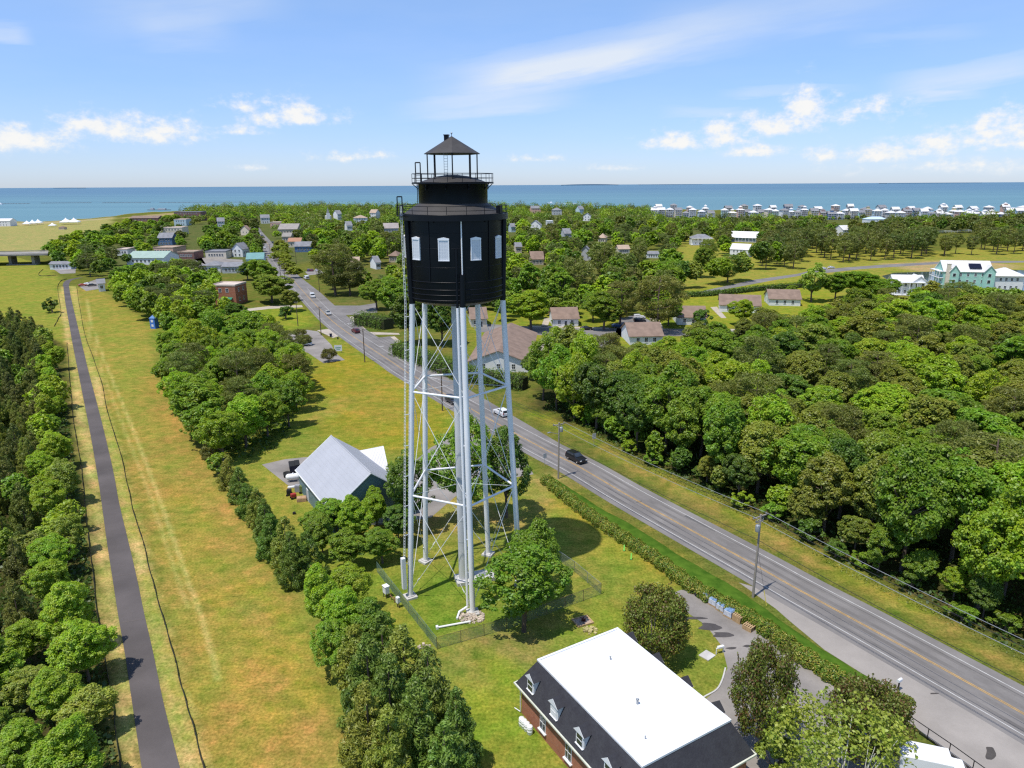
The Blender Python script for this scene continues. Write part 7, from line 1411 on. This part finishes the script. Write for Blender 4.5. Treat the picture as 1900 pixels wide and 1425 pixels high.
# ------------------------------------------------------------------ scattered woods
roadclear = lambda x, y: any((p.x - x) ** 2 + (p.y - y) ** 2 < 100 for p in RW)
zone([(300, 700), (345, 660), (440, 640), (520, 650), (565, 720), (545, 800), (500, 842), (440, 855), (400, 868), (362, 800), (322, 742)], 7.6, [('airy', BRI, 4), ('broad', MID, 3), ('pine', PIN, 2), ('airy', MID, 2)], (11, 16), [(320, 690, 'in the grove at the field corner'), (420, 640, 'along the top of the grove above the lawn'), (540, 720, 'on the lawn side of the grove'), (400, 780, 'on the field side of the grove'), (480, 790, 'at the near end of the grove by the hall')], 'grove between field and lawn', ratio=.8, seed=3)
ptree('shrub', 405, 880, 40, 44, MID, 'round shrub between the grove and the evergreen strip'); ptree('conic', 395, 850, 56, 44, PIN, 'dark evergreen at the tip of the grove')
zone([(205, 560), (240, 520), (320, 505), (395, 530), (440, 575), (420, 600), (340, 622), (305, 640), (285, 620), (240, 590)], 8.6, [('airy', BRI, 4), ('broad', MID, 4), ('pine', PIN2, 2), ('broad', DEEP, 1)], (10, 15), [(220, 550, 'at the trail side of the old town grove'), (300, 520, 'in the heart of the old town grove'), (400, 550, 'beside the red brick building'), (320, 610, 'at the near edge of the old town grove')], 'old town grove', ratio=.8, seed=5)
for i, (x, y, h, w_, lk, kd, lab) in enumerate([(440, 600, 44, 50, DEEP, 'broad', 'round dark tree on the lawn below the brick building'), (488, 608, 30, 44, DEEP, 'shrub', 'round dark shrub alone on the roadside lawn'), (530, 592, 26, 40, DEEP, 'shrub', 'flat topped shrub by the lamp pole lawn'), (540, 578, 46, 48, OLI, 'broad', 'olive tree at the roadside before the side street'), (505, 562, 56, 88, OLI, 'broad', 'wide olive crown right of the brick building'), (490, 545, 74, 66, MID, 'broad', 'tall green tree behind the brick building'), (460, 520, 36, 44, DEEP, 'broad', 'dark tree behind the brick building roof'), (98, 580, 28, 34, DEEP, 'shrub', 'single round dark bush in the left meadow'), (565, 641, 20, 26, BRN, 'vase', 'small bronze tree in the car park island by the white car'), (556, 625, 14, 26, BRN, 'vase', 'small tree at the top of the upper car park'), (611, 671, 24, 26, BRN, 'vase', 'small bronze tree at the lower end of the upper car park'), (1468, 553, 26, 28, MID, 'broad', 'small round tree on the cottage lawn near the hedge'), (1300, 603, 30, 44, DEEP, 'shrub', 'big round dark shrub beside the cottage porch'), (1028, 604, 12, 14, DEEP, 'shrub', 'small round shrub left of the cottage door'), (1060, 605, 10, 12, DEEP, 'shrub', 'tiny round shrub right of the cottage door')]): ptree(kd, x, y, h, w_, lk, lab)
# left wood
LWM = [(60, 620, 'at the far end of the left wood'), (20, 760, 'in the upper left wood'), (110, 760, 'on the upper trail edge of the left wood'), (30, 900, 'in the middle of the left wood'), (140, 950, 'by the straw strip of the left wood'), (40, 1100, 'in the lower left wood'), (160, 1150, 'on the lower trail edge of the left wood'), (60, 1300, 'in the bottom left corner wood'), (190, 1330, 'on the bottom trail edge of the left wood')]
zone([(86, 640), (106, 662), (108, 723), (114, 791), (122, 855), (128, 905), (134, 981), (142, 1051), (150, 1149), (161, 1224), (172, 1283), (186, 1402), (192, 1560), (-60, 1560), (-40, 1330), (50, 1180), (60, 1030), (62, 900), (82, 800), (80, 700)], 4.6, [('fine', BRI, 6), ('airy', YEL, 2), ('fine', MID, 1), ('airy', BRI, 3)], (5.5, 10), LWM, 'left wood beside the trail', ratio=.82, seed=11, keep=False, cap=110)
zone([(-120, 690), (20, 604), (88, 640), (84, 700), (84, 800), (64, 900), (62, 1030), (52, 1180), (-40, 1340), (-150, 1500)], 3.1, [('conic', PIN, 4), ('conic', OLI, 2), ('conic', PIN2, 2), ('broad', MID, 1)], (6.0, 9.5), LWM, 'left wood beside the trail', ratio=.62, seed=12, keep=False, cap=235)
# wood across the road
RWM = [(1030, 700, 'at the far road end of the right wood'), (1150, 690, 'in the right wood below the cottages'), (1120, 770, 'fronting the right wood by the road sign'), (1250, 830, 'fronting the right wood opposite the hedge start'), (1420, 880, 'fronting the right wood behind the tall pole'), (1640, 980, 'fronting the right wood by the steel pole'), (1830, 1060, 'fronting the right wood near the right edge'), (1350, 720, 'in the middle of the right wood'), (1600, 780, 'in the deep middle of the right wood'), (1820, 850, 'in the right wood toward the right edge'), (1450, 640, 'at the back of the right wood below the long hedge'), (1650, 600, 'at the back of the right wood below the pond house'), (1850, 600, 'at the back of the right wood below the mint house')]
zone([(1012, 752), (1085, 789), (1200, 848), (1330, 905), (1460, 968), (1560, 1024), (1700, 1084), (2010, 1225), (2010, 1080), (1700, 985), (1460, 890), (1200, 785), (1060, 720)], 6.6, [('airy', BRI, 3), ('broad', MID, 4), ('airy', MID, 2), ('broad', OLI, 2), ('pine', PIN, 1), ('broad', DEEP, 1)], (14.5, 20), RWM, 'wood across the road', ratio=.66, seed=17, tries=9000, skip=roadclear, cap=120)
zone([(1060, 716), (1200, 778), (1460, 880), (1700, 975), (1990, 1065), (2060, 860), (2020, 620), (1800, 585), (1620, 592), (1500, 628), (1380, 660), (1250, 675), (1130, 690)], 9.0, [('airy', BRI, 2), ('broad', BRI, 2), ('broad', MID, 3), ('broad', OLI, 5), ('pine', PIN, 3), ('broad', DEEP, 1)], (12.5, 17.5), RWM, 'wood across the road', ratio=.86, seed=18, tries=9000, skip=roadclear, cap=200)
zone([(1040, 768), (1200, 854), (1330, 912), (1460, 976), (1560, 1034), (1700, 1096), (1960, 1220), (1960, 1195), (1700, 1078), (1460, 960), (1200, 838), (1040, 752)], 4.8, [('broad', MID, 3), ('broad', BRI, 2), ('broad', DEEP, 1), ('broad', OLI, 1)], (5, 9.5), RWM, 'wood across the road', ratio=.8, seed=20, keep=False, cap=60)
zone([(1060, 775), (1200, 858), (1330, 918), (1460, 985), (1560, 1048), (1700, 1110), (1920, 1225), (1920, 1200), (1560, 1020), (1200, 835), (1060, 760)], 4.6, [('shrub', MID, 3), ('shrub', BRI, 2), ('shrub', DEEP, 2)], (2.0, 4.2), [(1100, 790, 'in the verge below the wood near the road sign'), (1300, 900, 'in the verge below the wood opposite the hedge'), (1500, 1010, 'in the verge below the wood beside the tall pole wires'), (1750, 1130, 'in the verge below the wood near the right edge')], 'verge shrubs below the wood', ratio=1.1, seed=19, keep=False, cap=70)
# around the cottages and the middle belt
for i, (x, y, h, w_, lk, kd, lab) in enumerate([(985, 612, 78, 92, BRI, 'broad', 'full bright green tree left of the white cottage'), (1008, 742, 118, 84, MID, 'airy', 'mid green tree at the near corner of the long cottage block'), (1032, 708, 104, 90, BRI, 'airy', 'bright tree between the long cottage block and the right wood'), (990, 705, 60, 56, DEEP, 'broad', 'dark tree just right of the rear tower legs'), (1120, 612, 74, 74, MID, 'broad', 'mid green tree right of the white cottage'), (1150, 606, 84, 70, PIN, 'pine', 'olive pine behind the cottage bay'), (1219, 617, 108, 80, PIN, 'pine', 'tall olive pine with bare trunk beside the cottage street'), (1240, 604, 54, 60, MID, 'broad', 'small green tree at the cottage porch'), (1376, 604, 52, 62, BRI, 'broad', 'bright round tree in front of the hedge cottage'), (1418, 618, 50, 66, OLI, 'broad', 'olive tree at the wood edge by the hedge cottage'), (1505, 560, 72, 66, YEL, 'fbroad', 'pale yellow green tree by the small pond'), (1590, 556, 62, 100, MID, 'broad', 'wide green tree left of the pond house'), (1548, 560, 58, 60, MID, 'broad', 'green tree behind the pale pond tree'), (1630, 560, 50, 70, MID, 'broad', 'green tree just left of the white pond house'), (1700, 566, 34, 44, MID, 'broad', 'small tree in front of the pond house'), (1800, 567, 26, 50, OLI, 'broad', 'low tree below the mint house hedge'), (623, 548, 94, 72, PIN, 'pine', 'big spreading pine at the side street'), (650, 548, 70, 60, PIN2, 'pine', 'darker pine beside the big spreading pine'), (585, 488, 30, 34, DEEP, 'fbroad', 'round dark tree on the far road lawn'), (730, 600, 92, 70, MID, 'broad', 'tall green tree above the junction hedge'), (760, 640, 100, 90, DEEP, 'broad', 'dark tree behind the left tower leg'), (820, 640, 96, 90, DEEP, 'broad', 'dark tree seen between the tower legs'), (700, 575, 60, 60, MID, 'broad', 'green tree behind the side street')]): ptree(kd, x, y, h, w_, lk, lab)
belt = [('fpine', PIN, 3), ('fpine', PIN2, 2), ('fbroad', MID, 4), ('fbroad', DEEP, 2), ('fbroad', BRI, 3)]
zone([(610, 545), (640, 500), (640, 460), (760, 455), (900, 455), (1060, 470), (1230, 485), (1250, 520), (1250, 560), (1130, 562), (1000, 568), (880, 575), (780, 600), (700, 560)], 9.2, belt, (12, 21), [(660, 500, 'in the middle belt left of the tank'), (720, 550, 'below the tank on the left'), (960, 490, 'just right of the tank in the middle belt'), (1000, 540, 'in the belt above the white cottage'), (1100, 480, 'in the middle belt among the gables'), (1150, 540, 'in the belt above the cottage bay'), (1220, 510, 'at the field end of the middle belt')], 'middle tree belt', ratio=.8, seed=23, skip=roadclear, cap=260)
zone([(560, 470), (600, 440), (760, 425), (930, 425), (1240, 430), (1260, 470), (1060, 470), (900, 455), (640, 460)], 11, belt, (11, 18), [(620, 440, 'in the far belt behind the blue house'), (720, 440, 'in the far belt left of the tank'), (980, 440, 'in the far belt right of the tank'), (1080, 440, 'in the far belt among the shore gables'), (1180, 450, 'in the far belt below the shore pines')], 'far tree belt', ratio=.8, seed=29, skip=roadclear, cap=230)
townk = [('fbroad', MID, 4), ('fbroad', BRI, 3), ('fbroad', DEEP, 3), ('fpine', PIN2, 1)]
zone([(370, 480), (385, 440), (400, 410), (470, 410), (476, 440), (488, 475), (495, 512), (440, 512), (380, 505)], 9.0, townk, (11, 17), [(400, 430, 'in the town trees above the storefronts'), (440, 440, 'in the town trees behind the gabled white house'), (470, 460, 'in the town trees along the far road'), (400, 490, 'in the town trees by the white shops')], 'old town trees', ratio=.85, seed=31, skip=roadclear, cap=110)
zone([(90, 500), (95, 470), (140, 455), (215, 432), (250, 420), (330, 412), (300, 425), (270, 440), (240, 465), (240, 500), (200, 520), (150, 512), (142, 495)], 10.0, townk, (10, 15), [(110, 470, 'at the bridge end of the meadow trees'), (180, 460, 'in the meadow trees above the storage shed'), (250, 430, 'in the meadow trees toward the harbour'), (200, 500, 'in the meadow trees at the trail bend')], 'meadow edge trees', ratio=.9, seed=37, cap=110)
zone([(505, 470), (520, 455), (540, 490), (560, 520), (545, 520)], 12, [('fbroad', OLI, 1)], (6, 8), [(520, 470, 'in the street row right of the far road'), (550, 510, 'in the street row by the road lawn')], 'street trees by the far road', seed=38, cap=12)
zone([(1258, 455), (1270, 440), (1440, 425), (1480, 440), (1440, 475), (1300, 480)], 11.0, belt, (10, 17), [(1290, 450, 'in the field trees by the hipped white house'), (1420, 440, 'in the field trees by the farmhouse')], 'field trees', ratio=.8, seed=41, cap=50)
for i, (x, y) in enumerate([(1238, 540), (1260, 536), (1285, 534), (1330, 528), (1350, 524), (1375, 521), (1440, 494), (1408, 500), (1312, 500), (1300, 515)]): ptree('broad' if i % 4 else 'pine', x, y, rnd.uniform(46, 64), rnd.uniform(38, 56), (MID, DEEP, OLI)[i % 3], f'{(MID, DEEP, OLI)[i % 3][0]} {"broadleaf" if i % 4 else "pine"} tree along the narrow field street, {("first at its left end", "second at its left end", "third at its left end", "above the hedge cottage", "in the roadside row middle", "last of the roadside row", "beyond the street bend", "left of the street bend", "behind the row", "behind the row near the belt")[i]}', 'trees along the narrow street')
pk = [('fpine', PIN, 2), ('fpine', PIN2, 3)]
zone([(1405, 505), (1480, 498), (1500, 470), (1560, 488), (1640, 482), (1740, 478), (1890, 474), (1960, 470), (1960, 455), (1800, 455), (1600, 452), (1450, 455), (1410, 470)], 10.5, pk, (14, 21), [(1450, 480, 'at the left end of the field pines'), (1560, 470, 'in the field pines by the light pole'), (1680, 460, 'in the field pines behind the pond'), (1800, 455, 'in the field pines above the mint house'), (1890, 455, 'in the field pines near the right edge')], 'field pines', ratio=.78, seed=43, cap=110)
zone([(1410, 450), (1480, 428), (1560, 432), (1640, 430), (1760, 424), (1960, 418), (1960, 450), (1700, 448), (1500, 452)], 11.5, [('fpine', PIN2, 3), ('fpine', PIN, 2), ('fbroad', DEEP, 1), ('fbroad', MID, 1)], (11, 18), [(1450, 440, 'in the back pine belt by the farmhouse'), (1600, 430, 'in the back pine belt below the beach houses'), (1750, 430, 'in the back pine belt by the white rail fence'), (1880, 430, 'in the back pine belt near the right edge')], 'back pine belt', ratio=.8, seed=47, cap=160)
# undergrowth below the woods
def under(polys, per, zmax, c, label, ls=.62, seed=3):
    rng = np.random.default_rng(seed); q = random.Random(seed); P = []
    for poly in polys:
        W = [tuple(G(*p)[:2]) for p in poly]; X0, X1 = min(p[0] for p in W), max(p[0] for p in W); Y0, Y1 = min(p[1] for p in W), max(p[1] for p in W); n = int((X1 - X0) * (Y1 - Y0) * per)
        xy = rng.uniform((X0, Y0), (X1, Y1), (n, 2)); P += [(x, y) for x, y in xy if inpoly(x, y, W)]
    P = np.array(P); z = zmax * (0.35 + .35 * wob(P[:, 0], P[:, 1], .5) + .3 * wob(P[:, 0], P[:, 1], 1.7, 2)); z = np.clip(z, .06, None) * rng.uniform(.3, 1, len(P)); Nn = rng.normal(size=(len(P), 3)) * .6 + np.array((0, 0, .8))
    o = bpy.data.objects.new('undergrowth', leaf_mesh('undergrowth', np.column_stack([P, z]), Nn, rng.uniform(.6, 1.3, len(P)) * ls, .6, m_leaf, rng)); col.objects.link(o); o.color = (*c, 1); tag(o, label, kind='stuff')
under([[(-120, 700), (20, 604), (100, 640), (118, 723), (145, 905), (166, 1051), (192, 1224), (214, 1402), (225, 1520), (-120, 1520)]], 5, 1.4, (.075, .13, .02), 'low green undergrowth on the left wood floor', seed=4)
under([[(1005, 758), (1085, 797), (1200, 862), (1330, 918), (1460, 984), (1560, 1044), (1700, 1110), (1920, 1228), (1990, 1100), (1460, 880), (1060, 716)]], 3.2, 1.6, (.075, .13, .02), 'low green undergrowth along the right wood front', seed=5)
under([[(1060, 775), (1200, 858), (1330, 918), (1460, 985), (1560, 1048), (1700, 1110), (1920, 1225), (1930, 1245), (1700, 1128), (1560, 1062), (1460, 998), (1330, 934), (1200, 872), (1060, 784)]], 14, .5, (.24, .27, .04), 'weedy ragged verge growth at the wood edge', .26, 6)
under([[(300, 700), (345, 660), (440, 640), (520, 650), (560, 720), (540, 800), (500, 842), (440, 855), (400, 868), (322, 742)]], 4, 1.3, (.08, .14, .02), 'low undergrowth in the grove between field and lawn', seed=7)
zone([(230, 470), (250, 440), (330, 425), (345, 440), (340, 470), (330, 500), (250, 505), (228, 500)], 10, townk, (8, 13), [(260, 480, 'among the old town roofs'), (320, 450, 'behind the old town roofs')], 'old town trees', ratio=.85, seed=53, cap=40)
zone([(505, 440), (520, 412), (600, 412), (640, 440), (640, 470), (590, 500), (575, 480), (560, 470), (530, 455)], 10, belt, (9, 15), [(560, 440, 'around the far road stores'), (610, 470, 'beside the far road lawn')], 'trees by the far road stores', ratio=.85, seed=57, skip=roadclear, cap=60)
zone([(1000, 585), (1010, 570), (1130, 566), (1240, 575), (1250, 590), (1130, 596), (1060, 598)], 9, [('broad', MID, 3), ('broad', BRI, 1), ('pine', PIN, 1)], (8, 14), [(1060, 570, 'behind the white cottage'), (1200, 570, 'behind the cottage bay')], 'trees behind the cottages', ratio=.8, seed=59, cap=16)
zone([(895, 560), (1000, 548), (1010, 566), (985, 596), (905, 596)], 9, [('broad', MID, 3), ('broad', DEEP, 2)], (8, 14), [(940, 570, 'at the tank foot above the cottages')], 'trees at the tank foot', ratio=.8, seed=61, cap=12)
# far-off woods toward the shore read as one mass
FWC = (.125, .20, .035); rng = np.random.default_rng(5); q = random.Random(77); P = []; Nn = []; S = []; FK = []
FW = [([(330, 412), (345, 396), (400, 392), (480, 390), (700, 390), (950, 390), (1200, 392), (1205, 402), (1260, 430), (930, 428), (760, 428), (600, 442), (560, 450), (505, 430), (480, 405), (380, 410), (375, 425), (352, 425)], 1700, 14), ([(1205, 412), (1440, 412), (1460, 420), (1440, 428), (1250, 432)], 170, 9), ([(1640, 412), (1760, 409), (2000, 404), (2000, 420), (1760, 424), (1640, 428)], 190, 10), ([(1420, 407), (1600, 405), (1640, 409), (1500, 411)], 60, 5)]
n = 0
for poly, cnt, hh in FW:
    W = [tuple(G(*p)[:2]) for p in poly]; X0, X1 = min(p[0] for p in W), max(p[0] for p in W); Y0, Y1 = min(p[1] for p in W), max(p[1] for p in W); k = 0
    for _ in range(cnt * 6):
        if k >= cnt: break
        x, y = q.uniform(X0, X1), q.uniform(Y0, Y1)
        if not inpoly(x, y, W): continue
        h = hh * (q.uniform(.6, 1.1) if q.random() < .8 else q.uniform(1.1, 1.6)); rr = h * q.uniform(.34, .55)
        if blocked(x, y, h, rr) or roadclear(x, y): continue
        k += 1; m_ = 110; d = rng.normal(size=(m_, 3)); d[:, 2] = np.abs(d[:, 2]) * .9 - .25; d /= np.linalg.norm(d, axis=1)[:, None]
        sc_ = rng.uniform(.65, 1.05, (m_, 1)); P.append(np.array((x, y, h * .52)) + d * sc_ * np.array((rr, rr, h * .48))); Nn.append(d + rng.normal(size=(m_, 3)) * .5); S.append(rng.uniform(1.1, 2.3, m_)); kc = q.choice((MID, DEEP, MID, BRI, PIN, PIN2, PIN2, OLI))[1]; FK.append(np.repeat(np.array([kc]), m_, 0) * q.uniform(.8, 1.1))
K = FK
for d in plant_trees():                      # smaller far trees join the mass, leaf by leaf
    me = d['cm']; co = np.empty(len(me.vertices) * 3); me.vertices.foreach_get('co', co); co = co.reshape(-1, 4, 3); st = 3 if d['kind'][0] == 'f' else 8
    co = co[::st] * np.array(d['s']); ca, sa_ = math.cos(d['rz']), math.sin(d['rz']); co = np.stack([co[..., 0] * ca - co[..., 1] * sa_ + d['x'], co[..., 0] * sa_ + co[..., 1] * ca + d['y'], co[..., 2]], -1)
    ce = co.mean(1); e = co[:, 2] - co[:, 0]; f = co[:, 3] - co[:, 1]; P.append(ce); Nn.append(np.cross(e, f)); S.append(np.linalg.norm(e, axis=1) * st ** .5 * .9); K.append(np.repeat(np.array([d['c']]), len(ce), 0))
P = np.concatenate(P); Nn = np.concatenate(Nn); S = np.concatenate(S); K = np.concatenate(K)
fm = leafmat('far_leaves'); t = fm.node_tree; hn = next(n_ for n_ in t.nodes if n_.type == 'HUE_SAT'); vc = N(t, 'ShaderNodeVertexColor'); vc.layer_name = 'tint'; t.links.new(vc.outputs[0], hn.inputs['Color'])
me = leaf_mesh('far_woods', P, Nn, S, .7, fm, rng)
at = me.color_attributes.new('tint', 'FLOAT_COLOR', 'POINT'); at.data.foreach_set('color', np.repeat(np.concatenate([K, np.ones((len(K), 1))], 1), 4, 0).ravel())
o = bpy.data.objects.new('far_woods', me); col.objects.link(o); tag(o, 'far-off town woods reaching to the shore', kind='stuff')
